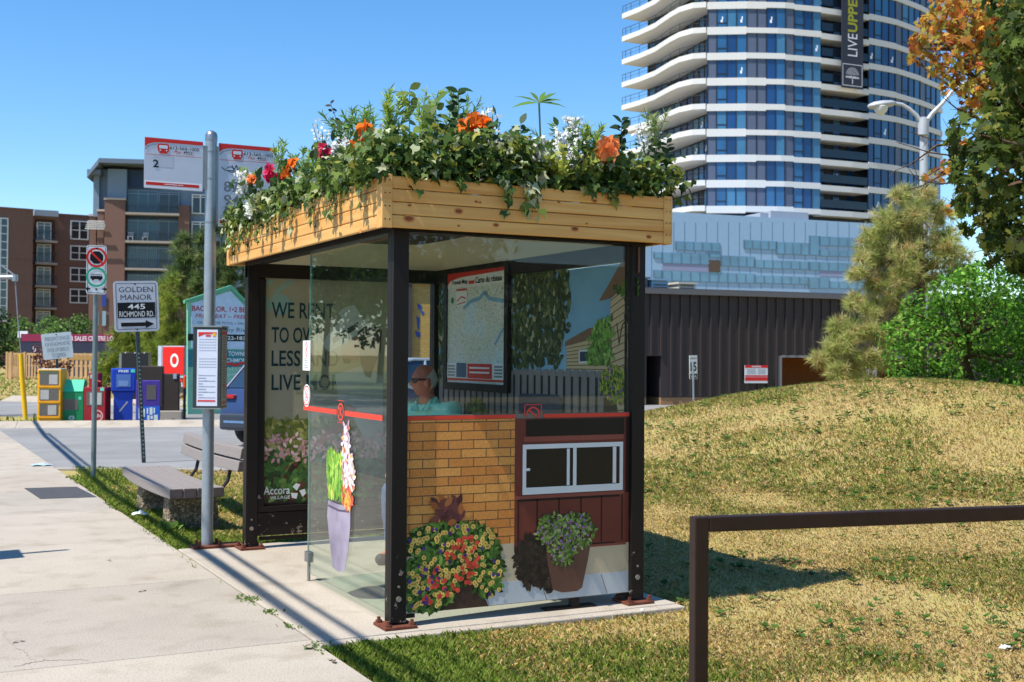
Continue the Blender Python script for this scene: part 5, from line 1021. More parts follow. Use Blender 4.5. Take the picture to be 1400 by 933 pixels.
MB().box(-.25, .25, -.2, .2, 0, .99).build('cabinet', pu, t, bevel=.012, local=True); MB().box(-.04, .16, -.207, -.2005, .58, .9).build('window', win, t, local=True); MB().box(-.24, .24, -.206, -.2005, .04, .44).build('lower_panel', fade('panel_blue', (30, 96, 200)), t, local=True)
pr_ = Plane((0, -.206, 0), (1, 0, 0)); wt_ = fade('mark_white', (220, 230, 224)); mb = MB()
for a_ in ((-.2, -.16, .17, .40), (-.13, -.07, .2, .38), (-.03, .0, .27, .40), (.03, .09, .25, .41), (.11, .14, .28, .4), (-.02, .03, .14, .24), (.05, .10, .16, .23), (.12, .2, .13, .25), (-.02, .18, .08, .105)): pr_.rect(mb, *a_, .003)
mb.build('white_lettering', wt_, t, local=True)
# utility boxes behind the news boxes
dk = fade('utility_brown', (58, 48, 42), .6)
g = G(216, 575); t = thing('utility_pedestal', 'low dark brown utility pedestal behind the purple newspaper box', 'utility box', (g[0]+.25, g[1]+.9, -.03), rz=rad(-15))
MB().box(-.32, .42, -.2, .2, .22, 1.1).build('housing', dk, t, bevel=.02, local=True); MB().box(-.5, .05, -.22, .18, .3, 1.28).build('housing_tall', dk, t, bevel=.02, local=True); MB().box(-.55, .5, -.3, .3, 0, .22).build('concrete_base', CON[2], t, bevel=.02, local=True); MB().box(.28, .36, -.22, -.19, .98, 1.1).build('badge', fade('badge_grey', (150, 170, 180)), t, local=True)
g = PD(186, 540, 40); t = thing('utility_cabinet', 'tall black utility cabinet with rows of pale bolts beyond the newspaper boxes', 'utility box', (g[0], g[1], -.03), rz=rad(-20))
zh = ZD(190, 481, 40); MB().box(-.42, .42, -.3, .3, 0, zh).build('housing', fade('cabinet_black', (34, 33, 34), .5), t, bevel=.02, local=True); MB().box(-.5, -.425, -.28, .28, .0, zh-.05).build('side_panel', fade('cabinet_steel', (130, 134, 136), .35), t, local=True)
mb = MB()
for i in range(3):
    for j in range(3): mb.cyl((-.3+.3*i, -.301, .5+.55*j), (-.3+.3*i, -.308, .5+.55*j), .025, n=8)
mb.build('bolt_head', fade('bolt_pale', (200, 200, 196)), t, local=True)
# emergency route sign, tilted
g = G(82, 577); es = thing('notice_sign', 'tilted off-white notice of emergency vehicle directions behind the yellow newspaper box', 'sign', (g[0], g[1]+.9, 0))
yy = g[1]+.9; pn = Plane((0, yy, 0), (1, 0, 0)); c_ = pn.px(78.5, 473); pn = Plane(pn.p(*c_), (1, 0, 0), roll=rad(6.5)); W_ = .66; H_ = .60
top = pn.p(0, .1); mb = MB(); mb.tube([(g[0]+.06, yy+.03, -.05), (top.x, top.y+.03, top.z)], .04, 4); mb.build('pole', pm('dark_green_steel', S(58, 72, 76), .5, .2, 9, metal=.4), es)
mb = MB(); pn.rrect(mb, -W_/2, W_/2, -H_/2, H_/2, .03, 0, .005); pa = mb.build('sign_panel', pm('sign_aged_white', S(226, 230, 226), .5, .08, 7, spec=.3), es)
gi = flat('faded_ink', (116, 124, 140), .5)
for k, (s2, w2) in enumerate((('EMERGENCY VEHICLES', .54), ('FOR 455 RICHMOND RD.', .56), ('ENTER OFF BERKLEY', .48), ('TO COMMON', .30))): pn.text(pa, s2, .01, .13-.13*k, .085, w2, gi, .004, 'C', 0)
mb = MB(); pn.disc(mb, 0, .26, .014, .004, 10); pn.disc(mb, 0, -.26, .014, .004, 10); mb.build('bolt_head', blkS, pa)
# strut guy with its yellow guard
g = G(35, 571); gw = thing('guy_wire', 'yellow guy wire guard with its wire rising to a steel strut', 'guy wire', (g[0], g[1], -.03))
dg = float((Vector(g)-Vector(CAMP)).dot(Vector(FWD)))
top = PD(20.5, 379, dg); mid_ = PD(28.5, 484, dg); mb = MB(); mb.tube([top, PD(24, 430, dg), mid_], .014, 6); mb.build('wire', flat('wire_grey', (130, 132, 140), .5), gw)
mb = MB(); mb.tube([mid_, PD(30.5, 520, dg), PD(33, 548, dg), (g[0], g[1], -.06)], [.055, .06, .06, .055], 10); mb.build('guard', fade('guard_yellow', (228, 180, 12), .45), gw, smooth=True)
mb = MB(); mb.tube([PD(-120, 381, dg), top], .055, 8); mb.tube([PD(-120, 270, dg), PD(19, 376, dg)], .02, 6); mb.cyl(Vector(top)-Vector((0, 0, .1)), Vector(top)+Vector((0, 0, .06)), .07, n=8); mb.build('strut', galv, gw, smooth=True)
mb = MB(); pq = PD(-120, 400, dg); mb.tube([(pq[0], pq[1], -.3), (pq[0], pq[1], 11)], [.17, .12], 12); mb.build('pole', pm('pole_timber', S(110, 92, 74), .9, .2, 6), gw, smooth=True)
# overhead cables above the walk (their shadows cross it)
sh = Vector((SUND.x/SUND.z, SUND.y/SUND.z))
for nm, lb, r_, hz, pts in (('overhead_cable', 'thick black overhead cable running high above the sidewalk', .042, 4.6, [(2.13, 3), (2.17, 6), (2.195, 7.2), (2.235, 9.3), (2.26, 14.2), (2.40, 17.2), (2.70, 24), (3.07, 29.7)]), ('overhead_cable', 'thinner overhead cable running beside the thick one above the sidewalk', .024, 5.0, [(2.29, 3), (2.35, 6.1), (2.37, 7.5), (2.425, 9.6), (2.45, 14), (2.55, 18), (2.85, 25)])):
    ps = [(x+sh.x*hz, y+sh.y*hz, hz) for x, y in pts]; a, b = Vector(ps[0]), Vector(ps[1]); ps = [tuple(a+(a-b)*4)]+ps
    o = MB().tube(ps, r_, 8).build(nm, blkS, None, smooth=True); tag(o, lb, 'cable')
# fence
Fn = Fac(8, 71, 140, 68.5); fen = thing('wooden_fence', 'tan board fence with lattice panels on the lawn across the road', 'fence', Fn.o)
cedar = pm('cedar_boards', S(178, 146, 108), .8, .15, 1.5, spec=.2); zt_ = Fn.z(60, 483)
mb = MB()
for p in (10, 15.5, 34, 92, 133): Fn.box(mb, Fn.u(p), Fn.u(p)+.14, -.1, zt_+.06, -.02, .12)
mb.build('post', cedar, fen)
for p0, p1, st in ((16, 34, 2.2), (36, 57, 4.1), (92, 132, 6.2)):
    mb = MB(); Fn.box(mb, Fn.u(p0), Fn.u(p1), zt_-.12, zt_, .0, .05); Fn.box(mb, Fn.u(p0), Fn.u(p1), .08, .18, .0, .05); Fn.box(mb, Fn.u(p0), Fn.u(p1), zt_*.5, zt_*.5+.1, .0, .05)
    p = p0
    while p < p1-st*.6: Fn.box(mb, Fn.u(p), Fn.u(p+st*.6), .1, zt_-.08, .055, .085); p += st
    mb.build('panel', cedar, fen)
mb = MB(); Fn.box(mb, Fn.u(10.6), Fn.u(15.4), .0, zt_, -.01, .09); Fn.box(mb, Fn.u(57), Fn.u(92), .1, zt_-.1, -.03, .03); mb.build('solid_panel', cedar, fen)
mb = MB(); Fn.box(mb, Fn.u(93), Fn.u(133), zt_-.38, zt_-.13, .087, .1); mb.build('lattice', pm('lattice_old', S(150, 120, 70), .8, .3, 30), fen)
# hoarding with banner
Hn = Fac(26, 80, 175, 77); ho = thing('hoarding', 'dark navy hoarding with a maroon sales centre banner along its top', 'hoarding', Hn.o)
mb = MB(); Hn.pbox(mb, 29, 175, 457, 522, -.1, 0, 60); mb.build('board', fade('hoarding_navy', (34, 38, 62), .6), ho)
mb = MB(); Hn.pbox(mb, 29.2, 174, 457, 467, .004, .03, 60); mb.build('banner', fade('banner_maroon', (122, 26, 62), .6), ho)
hp = Plane(Hn.pl.p(0, 0, .035), Hn.d); a, b = hp.px(91, 466.5), hp.px(155, 459.5); hp.text(ho, 'OUR SALES CENTRE LO', a[0]-.25, a[1]+.02, .30, b[0]-a[0]+.25, fade('banner_lilac', (206, 190, 206)), .004, 'L', .02)
mb = MB(); a = hp.px(45, 479); hp.text(ho, 'U', a[0], a[1]-.1, .34, .25, fade('banner_lilac', (206, 190, 206)), .004, 'L', .02)
mb = MB(); Hn.pbox(mb, 24.5, 38, 453, 456.7, .0, .05, 30); Hn.pbox(mb, 24.5, 29, 456.8, 462, .0, .05, 30); mb.build('white_board', fade('board_white', (206, 210, 222)), ho)
# red notice board with ring emblem
g = G(235, 560); dR = 33.; Rn = Fac(214, 33.4, 252, 32.6); rb = thing('notice_board', 'red notice board with white ring emblem above a dark strip', 'sign', (*PD(233, 560, dR)[:2], 0))
mb = MB(); Rn.pbox(mb, 216, 221, 473, 545, -.2, .0, 218); Rn.pbox(mb, 221.05, 251, 473, 537, -.16, -.02, 222); fr_ = mb.build('frame', fade('frame_silver', (176, 182, 194), .4), rb)
mb = MB(); Rn.pbox(mb, 222.5, 251.5, 474.5, 512, -.018, .0, 222); rp_ = mb.build('red_panel', fade('board_red', (214, 30, 22), .45), rb)
mb = MB(); Rn.pbox(mb, 222.5, 251.5, 516, 536, -.018, .0, 222); mb.build('dark_panel', pm('dark_photo_panel', S(58, 52, 50), .5, .35, 2), rb)
pp = Plane(Rn.pl.p(0, 0, .003), Rn.d); cu, cv = pp.px(238.5, 493); rr_ = 9.3*33/1657
mb = MB()
for k in range(4):
    a0 = 90*k+20
    pts = [(cu+rr_*math.cos(rad(a0+10*j)), cv+rr_*math.sin(rad(a0+10*j))) for j in range(0, 11)]+[(cu+rr_*.62*math.cos(rad(a0+118-6*j)), cv+rr_*.62*math.sin(rad(a0+118-6*j))) for j in (0, 4, 8, 12)]
    mb.add([pp.p(u, v, .002+.0004*k) for u, v in pts], [tuple(range(len(pts)))])
mb.build('ring_emblem', wt_, rp_); a = pp.px(229, 528); pp.text(rb, 'Nous s', a[0], a[1], .16, pp.px(250, 528)[0]-a[0], wt_, .003, 'L', .0)
mb = MB(); a = pp.px(246, 519); pp.poly(mb, [(a[0]-.08, a[1]), (a[0]+.12, a[1]-.1), (a[0]+.1, a[1]+.02)], .003); mb.build('red_mark', fade('board_red', (214, 30, 22), .45), rb)
# bollard
g = G(252, 573); t = thing('bollard', 'slim dark bollard with an orange top beside the red notice board', 'bollard', (g[0], g[1], -.03))
zt_ = float(PD(252, 513, float((Vector(g)-Vector(CAMP)).dot(Vector(FWD))))[2]); mb = MB(); mb.tube([(0, 0, -.02), (0, 0, zt_*.74)], .035, 10); mb.build('post', blkS, t, local=True); mb = MB(); mb.tube([(0, 0, zt_*.74), (0, 0, zt_), (0, 0, zt_+.02)], [.037, .037, .02], 10); mb.build('orange_sleeve', fade('sleeve_orange', (226, 74, 20)), t, local=True)
# green gabled rental board
Gn = Fac(256, 31.2, 338, 32.2); gb = thing('rental_board', 'green gabled apartment rental board behind the timetable box', 'sign', Gn.o)
mint = fade('board_mint', (126, 190, 160)); pale = fade('board_pale', (186, 206, 220)); teal = fade('board_teal', (40, 120, 128))
gp_ = Gn.pl; gq = gp_.px
mb = MB(); gp_.poly(mb, [gq(257, 570), gq(345, 570), gq(345, 425), gq(316, 392), gq(257, 411)], -.02, .08); mb.build('frame', mint, gb)
mb = MB(); gp_.poly(mb, [gq(262, 476), gq(345, 478), gq(345, 430), gq(315, 398), gq(262, 415)], 0.0, .015); bd = mb.build('upper_board', pale, gb)
mb = MB(); gp_.poly(mb, [gq(252, 411), gq(316, 390), gq(352, 428), gq(352, 433), gq(316, 396), gq(252, 415)], .04, .12); mb.build('gable_trim', fade('trim_green', (96, 168, 128)), gb)
rtx, dtx = fade('text_crimson', (168, 36, 48)), fade('text_slate', (66, 76, 92))
def gt(s2, px0, py0, px1, ph, m, **k): a = gq(px0, py0); gp_.text(bd, s2, a[0], a[1], ph*31.5/1657, gq(px1, py0)[0]-a[0], m, .003, 'L', **k)
gt('BACHELOR. 1\u20222 BEDROOM', 262.5, 425.5, 368, 7.5, rtx, bold=.02); gt('FREE HEAT ~ FREE HYDRO', 267, 434.5, 368, 5.5, rtx, bold=.01, shear=.2); gt('OUTDOOR POOL \u2022 SAUNAS \u2022 TENNIS', 270, 443, 372, 3.6, dtx); gt('Beautiful by River', 270, 455, 345, 8, dtx)
mb = MB(); a, b = gq(256.5, 466), gq(340, 458); gp_.rect(mb, a[0], b[0], a[1], b[1], .004); mb.build('phone_strip', blkS, bd); a = gq(290, 464.6); gp_.text(bd, '613-722-1832', a[0], a[1], 5.2*31.5/1657, gq(340, 465)[0]-a[0], wt_, .007, 'L', .02)
mb = MB(); gp_.poly(mb, [gq(257, 502), gq(344, 503), gq(344, 480), gq(257, 478)], .004, .02); tl = mb.build('town_board', teal, gb)
for s2, px0, py0, px1, ph in (('TOWNE OF', 312, 487, 346, 6.5), ('RICHMOND', 303, 496, 343, 6)): a = gq(px0, py0); gp_.text(tl, s2, a[0], a[1], ph*31.5/1657, gq(px1, py0)[0]-a[0], wt_, .006, 'L', .02)
mb = MB(); gp_.line(mb, [gq(306, 499), gq(314, 497), gq(322, 500), gq(330, 496), gq(338, 499)], .06, .03); mb.build('red_ribbon', fade('ribbon_red', (214, 40, 34)), gb)
for s2, py0 in (('WESTERN', 507), ('quarters', 515)): a = gq(308, py0); gp_.text(gb, s2, a[0], a[1], 5*31.5/1657, gq(344, py0)[0]-a[0], fade('text_mint', (196, 226, 210)), .006, 'L', 0)

# ================================================================== RIGHT SIDE: SIGNS AND LAMP
o15 = PD(948.5, 556, 33); t = thing('speed_sign', 'small white speed limit 15 sign before the dark ribbed building', 'sign', (o15[0], o15[1], 0))
F15 = Fac(938, 33.0, 960, 33.4); mb = MB(); mb.tube([(o15[0]+.03, o15[1]+.04, -.1), PD(947.5, 500, 33.02)], .025, 8); mb.build('pole', galv, t)
pn = Plane(F15.pl.p(0, 0, .03), F15.d, roll=rad(1.5)); a, b = pn.px(943, 518.5), pn.px(953.2, 486); mb = MB(); pn.rect(mb, a[0], b[0], a[1]+.0, b[1], 0, .01); pa = mb.build('sign_panel', flat('sign_bright', (232, 233, 234), .4), t)
W_, H_ = b[0]-a[0], b[1]-a[1]; mb = MB(); pn.rect(mb, a[0]+.01, b[0]-.01, a[1]+.01, a[1]+.22*H_, .003); mb.build('black_block', blkS, pa)
pn.text(pa, '15', (a[0]+b[0])/2, a[1]+.32*H_, .4*H_, .78*W_, blkS, .004, 'C', .03); pn.text(pa, 'MAXIMUM', (a[0]+b[0])/2, a[1]+.83*H_, .08*H_, .8*W_, blkS, .004, 'C', 0); pn.text(pa, 'km/h', (a[0]+b[0])/2, a[1]+.06*H_, .1*H_, .7*W_, flat('sign_bright', (232, 233, 234), .4), .006, 'C', .02)
NN = Fac(1180, 36, 1206, 36.2); o_ = PD(1193.5, 530, 36); t = thing('letter_post', 'pale grey post with a black letter N plate beyond the mound', 'post', (o_[0], o_[1], 0))
mb = MB(); NN.pbox(mb, 1188.5, 1198.5, 487.5, 590, -.2, 0, 1193); mb.build('post', fade('post_grey', (176, 178, 186), .7), t)
mb = MB(); NN.pbox(mb, 1187, 1200, 474, 487.3, -.15, .05, 1193); mb.build('letter_plate', blkS, t); pn = Plane(NN.pl.p(0, 0, .055), NN.d); a = pn.px(1189.5, 486); pn.text(t, 'N', a[0], a[1], .24, .2, wt_, .002, 'L', .03)
dL = 30.; lo = PD(1262, 480, dL); lm = thing('street_lamp', 'tall grey double armed street lamp before the glass tower', 'street lamp', (lo[0], lo[1], 0))
zt_ = ZD(1263, 160, dL); mb = MB(); mb.tube([(lo[0], lo[1], -.2), (lo[0], lo[1], zt_)], [.125, .095], 16); lp_ = pm('lamp_pole_grey', S(176, 178, 182), .5, .08, 3, metal=.2); mb.build('pole', lp_, lm, smooth=True)
mb = MB(); mb.tube([PD(1262, 172, dL), PD(1253, 158, dL), PD(1243, 149, dL), PD(1233, 143, dL), PD(1220, 141, dL)], [.06, .055, .05, .045, .045], 10); mb.build('arm', lp_, lm, smooth=True)
mb = MB(); mb.tube([PD(1263, 172, dL), PD(1274, 156, dL), PD(1288, 142, dL), PD(1304, 123, dL), PD(1322, 112, dL)], [.06, .055, .05, .045, .045], 10); mb.build('arm', lp_, lm, smooth=True)
mb = MB(); mb.cyl(PD(1262, 185, dL), PD(1263, 163, dL), .13, .13, 14); mb.build('collar', lp_, lm, smooth=True)
def lamphead(p0, p1, tilt):
    a, b = Vector(PD(*p0, dL)), Vector(PD(*p1, dL)); d = b-a; L = d.length; z = d.normalized(); x = Vector((0, 0, 1)).cross(z).normalized(); y = z.cross(x); Xm = Matrix((( x.x, y.x, z.x, a.x), (x.y, y.y, z.y, a.y), (x.z, y.z, z.z, a.z), (0, 0, 0, 1)))
    mb = MB(); mb.lathe([(.02, -.02), (.07, 0), (.13, .15*L), (.17, .45*L), (.16, .75*L), (.09, .95*L), (.02, L)], None, 14, Xm @ Matrix.Diagonal((1, .6, 1, 1))); h = mb.build('lamp_head', lp_, lm, smooth=True)
    mb = MB(); c = a+d*.52; mb.lathe([(.15, 0), (.17, -.03), (.15, -.13), (.08, -.22), (.01, -.24)], (c.x, c.y, c.z-.02), 16, caps=False); mb.build('lens', pm('lamp_lens', S(206, 206, 200), .25, .05, 3, spec=.6), h, smooth=True)
lamphead((1224, 141), (1186, 146), 0); lamphead((1318, 113), (1352, 116), 0)

# ================================================================== VEHICLES
rub = flat('tyre_rubber', (30, 30, 32), .85)
def car(name, label, rear, heading, paint, L=4.35, W=1.78, H=1.5, cat='car'):
    """rear: ground point under the rear bumper's middle; heading: direction the bonnet points"""
    th_ = math.atan2(heading[1], heading[0]); t = thing(name, label, cat, (rear[0], rear[1], 0), rz=th_)
    b = MB(); prof = [(.02, .34), (.0, .62), (.05, .80), (.10, .98), (.9, 1.0), (3.0, .98), (4.0, .82), (4.28, .66), (4.33, .42), (4.2, .26), (.15, .26)]; prof = [(x*L/4.35, z) for x, z in prof]
    vs = []; n = len(prof)
    for y, s in ((-W/2+.06, .97), (-W/2, 1), (W/2, 1), (W/2-.06, .97)): vs += [(L/2+(x-L/2)*s, y, .3+(z-.3)*s) for x, z in prof]
    fs = [tuple(range(n)), tuple(range(4*n-1, 3*n-1, -1))]
    for r_ in range(3): fs += [(r_*n+i, r_*n+(i+1) % n, (r_+1)*n+(i+1) % n, (r_+1)*n+i) for i in range(n)]
    b.add(vs, fs); b.build('body', paint, t, bevel=.04, seg=3, local=True, smooth=True)
    gp2 = [(.10, .985), (.46, 1.42), (.9, H-.03), (1.9, H-.03), (2.45, H-.12), (3.15, .985)]; gp2 = [(x*L/4.35, z) for x, z in gp2]
    def cab(pr, yb, yt, z0=.985, z1=H): return [(x, (yb+(yt-yb)*(z-z0)/(z1-z0))*s, z) for s in (-1, 1) for x, z in pr]
    v = cab(gp2, W/2-.07, W/2-.26); n = len(gp2); mb = MB(); mb.add(v, [tuple(range(n)), tuple(range(2*n-1, n-1, -1))]+[(i, (i+1) % n, (i+1) % n+n, i+n) for i in range(n)])
    mb.build('windows', pm('car_glass', S(40, 58, 78), .06, .2, 1, spec=.7), t, local=True)
    mb = MB(); mb.add([(x, y, z+.012) for x, y, z in [(.52*L/4.35, -W/2+.24, 1.43), (.9*L/4.35, -W/2+.25, H-.02), (1.9*L/4.35, -W/2+.25, H-.02), (2.42*L/4.35, -W/2+.24, H-.11), (2.42*L/4.35, W/2-.24, H-.11), (1.9*L/4.35, W/2-.25, H-.02), (.9*L/4.35, W/2-.25, H-.02), (.52*L/4.35, W/2-.24, 1.43)]], [tuple(range(8))])
    for s in (-1, 1):
        for (xa_, za), (xb_, zb_) in (((.1, .985), (.46, 1.42)), ((.46, 1.42), (.9, H-.03)), ((.9, H-.03), (1.9, H-.03)), ((1.9, H-.03), (2.45, H-.12)), ((2.45, H-.12), (3.15, .985)), ((1.7, .985), (1.62, H-.03))):
            yy_ = lambda z: s*((W/2-.07)+(-.19)*(z-.985)/(H-.985)); mb.tube([(xa_*L/4.35, yy_(za), za), (xb_*L/4.35, yy_(zb_), zb_)], .03, 8)
    mb.build('roof', paint, t, local=True, smooth=True)
    for x in (.78*L/4.35, 3.45*L/4.35):
        for s in (-1, 1):
            mb = MB(); Xw = Matrix.Translation((x, s*(W/2-.02), .32)) @ Matrix.Rotation(rad(90), 4, 'X'); mb.lathe([(.20, -.1), (.30, -.1), (.325, -.06), (.325, .06), (.30, .1), (.20, .1)], None, 24, Xw); w_ = mb.build('wheel', rub, t, local=True, smooth=True)
            mb = MB(); mb.lathe([(.02, -.085), (.2, -.09), (.2, .09), (.02, .085)], None, 20, Xw); mb.build('rim', steel, w_, local=True)
    for s in (-1, 1):
        mb = MB(); a, b_ = sorted((s*(W/2-.30), s*(W/2+.005))); mb.box(-.01, .16, a, b_, .80, .87); mb.build('tail_lamp', pm('tail_red', S(170, 16, 28), .15, .15, 5, spec=.6, coat=.5), t, bevel=.02, local=True)
        mb = MB(); a, b_ = sorted((s*(W/2-.5), s*(W/2-.12))); mb.box(4.16*L/4.35, 4.30*L/4.35, a, b_, .60, .74); mb.build('headlight', pm('lamp_clear', S(210, 214, 220), .1, .05, 5, spec=.7), t, bevel=.02, local=True)
    mb = MB(); mb.box(-.08, .1, -W/2+.04, W/2-.04, .28, .56); mb.build('bumper', pm('bumper_dark', S(44, 50, 62), .35, .1, 2), t, bevel=.05, seg=3, local=True)
    mb = MB(); mb.box(-.02, .0, -.26, .26, .64, .78); mb.build('number_plate', flat('sign_bright', (232, 233, 234), .4), t, local=True)
    mb = MB(); mb.box(-.085, -.081, -W/2+.15, W/2-.15, .40, .44); mb.build('bumper_reflection', pm('bumper_glint', S(90, 120, 160), .2, .1, 2, spec=.7), t, local=True)  # bluish reflection along the bumper, put into the colour of a thin bar
    return t
bluep = pm('blue_car_paint', S(38, 60, 104), .4, .06, 1, spec=.5); silp = pm('silver_car_paint', S(190, 196, 204), .3, .05, 1, metal=.3, coat=.6)
hd = Vector((.80, .60)); side = Vector((-hd.y, hd.x)); r0 = Vector(PD(304, 580, 20.4)[:2])-side*.83
car('parked_car', 'dark blue hatchback parked on the driveway behind the shelter', r0, hd, bluep)
r1_ = Vector(PD(640, 580, 26.5)[:2]); car('parked_car', 'pale silver car behind the seated man, seen through the shelter end', r1_, (-.72, -.15), silp)
# ================================================================== PEOPLE
def skin(verts, edges, radii, sub=2):
    me = bpy.data.meshes.new('skin_tmp'); me.from_pydata([tuple(v) for v in verts], edges, []); o = bpy.data.objects.new('skin_tmp', me); COL.objects.link(o)
    o.modifiers.new('s', 'SKIN'); o.modifiers['s'].use_smooth_shade = True
    for i, r_ in enumerate(radii):
        d = me.skin_vertices[0].data[i]; d.radius = r_ if hasattr(r_, '__len__') else (r_, r_); d.use_root = (i == 0)
    m2 = o.modifiers.new('ss', 'SUBSURF'); m2.levels = sub; m2.render_levels = sub
    bpy.context.view_layer.update(); dg = bpy.context.evaluated_depsgraph_get(); r = bpy.data.meshes.new_from_object(o.evaluated_get(dg)); bpy.data.objects.remove(o)
    V = [v.co[:] for v in r.vertices]; Fs = [tuple(p.vertices) for p in r.polygons]; bpy.data.meshes.remove(r); return V, Fs
def head_mesh(X, sx=1.):
    """one sculpted head: x forward, y left, z up, centred on the skull"""
    nu, nv = 56, 44; V = []; Fs = []
    g = lambda d, s: math.exp(-(d/s)**2)
    for j in range(nv+1):
        th = math.pi*j/nv
        for i in range(nu):
            ph = 2*math.pi*i/nu; x, y, z = math.sin(th)*math.cos(ph), math.sin(th)*math.sin(ph), math.cos(th)
            w_ = .074*(1-.30*max(0, -z-.1)**1.3); d_ = .098; h_ = .122
            X_ = d_*x; 
            if x < 0: X_ *= 1-.42*max(0, -z)**1.2
            Y_, Z_ = w_*y, h_*z
            if x > 0:
                ay = abs(Y_)
                X_ += .024*g(Y_, .013)*(g(Z_+.022, .016)+.45*g(Z_-.002, .018))          # nose
                X_ -= .010*g(ay-.031, .016)*g(Z_-.008, .014)                              # eye sockets
                X_ += .006*g(Z_-.030, .010)*g(ay-.025, .03)                               # brow
                X_ += .010*g(Z_+.104, .018)*g(Y_, .024)                                   # chin
                X_ += .006*g(Z_+.058, .008)*g(Y_, .02)-.004*g(Z_+.064, .004)*g(Y_, .02)+.005*g(Z_+.072, .007)*g(Y_, .018)   # lips
                X_ -= .006*g(Z_+.075, .03)*g(ay-.05, .018)                                # cheeks
            V.append(X @ Vector((X_*sx, Y_, Z_)))
    for j in range(nv):
        for i in range(nu): i2 = (i+1) % nu; Fs.append((j*nu+i, (j+1)*nu+i, (j+1)*nu+i2, j*nu+i2))
    return V, Fs
def ear(mb, X, s):
    Xe = X @ Matrix.Translation((-.004, s*.078, -.010)) @ Matrix.Rotation(s*rad(18), 4, 'Z') @ Matrix.Diagonal((.021, .014, .034, 1)); n = 14; prof = [(math.sin(math.pi*k/8), -math.cos(math.pi*k/8)) for k in range(1, 8)]; mb.lathe(prof, None, n, Xe)
def body_obj(parent, parts, mat, voxel=.007, name='body'):
    mb = MB()
    for V, Fs in parts: mb.add(V, Fs)
    o = mb.build(name, mat, parent, smooth=True); r = o.modifiers.new('one_surface', 'REMESH'); r.mode = 'VOXEL'; r.voxel_size = voxel; r.use_smooth_shade = True
    s = o.modifiers.new('soft', 'SMOOTH'); s.factor = .5; s.iterations = 2; return o
def cloth(parent, name, chains, mat):
    mb = MB()
    for v, e, r in chains: V, Fs = skin(v, e, r, 2); mb.add(V, Fs)
    o = mb.build(name, mat, parent, smooth=True); r = o.modifiers.new('one_surface', 'REMESH'); r.mode = 'VOXEL'; r.voxel_size = .010; r.use_smooth_shade = True
    s = o.modifiers.new('soft', 'SMOOTH'); s.factor = .5; s.iterations = 3
    tx = bpy.data.textures.get('cloth_folds') or bpy.data.textures.new('cloth_folds', 'CLOUDS'); tx.noise_scale = .09; dm_ = o.modifiers.new('folds', 'DISPLACE'); dm_.texture = tx; dm_.texture_coords = 'GLOBAL'; dm_.strength = .012; dm_.mid_level = .5; return o
def chain(ps, rs): return ([Vector(p) for p in ps], [(i, i+1) for i in range(len(ps)-1)], rs)
skinm = pm('weathered_skin', S(196, 124, 100), .55, .10, 26, spec=.3, col2=S(178, 100, 80)); skinm.node_tree.nodes['Principled BSDF'].inputs['Subsurface Weight'].default_value = .06
def hand(c, d, palm):
    """five bent fingers from a palm at c, pointing along d, palm normal 'palm' (towards what it rests on)"""
    c, d, p = Vector(c), Vector(d).normalized(), Vector(palm).normalized(); s = d.cross(p).normalized(); out = []
    out.append(skin([c-d*.03, c+d*.03, c+d*.075], [(0, 1), (1, 2)], [(.024, .03), (.02, .038), (.014, .036)], 2))
    for k, (off, L) in enumerate(((-.03, .065), (-.010, .078), (.011, .073), (.031, .056))):
        b = c+d*.06+s*off; out.append(skin([b, b+d*L*.45+p*.004, b+d*L*.8+p*.018, b+d*L*.95+p*.036], [(0, 1), (1, 2), (2, 3)], [.0105, .0095, .009, .0075], 1))
    b = c-s*.03; out.append(skin([b, b+d*.035-s*.028+p*.01, b+d*.065-s*.03+p*.022], [(0, 1), (1, 2)], [.013, .011, .0085], 1)); return out
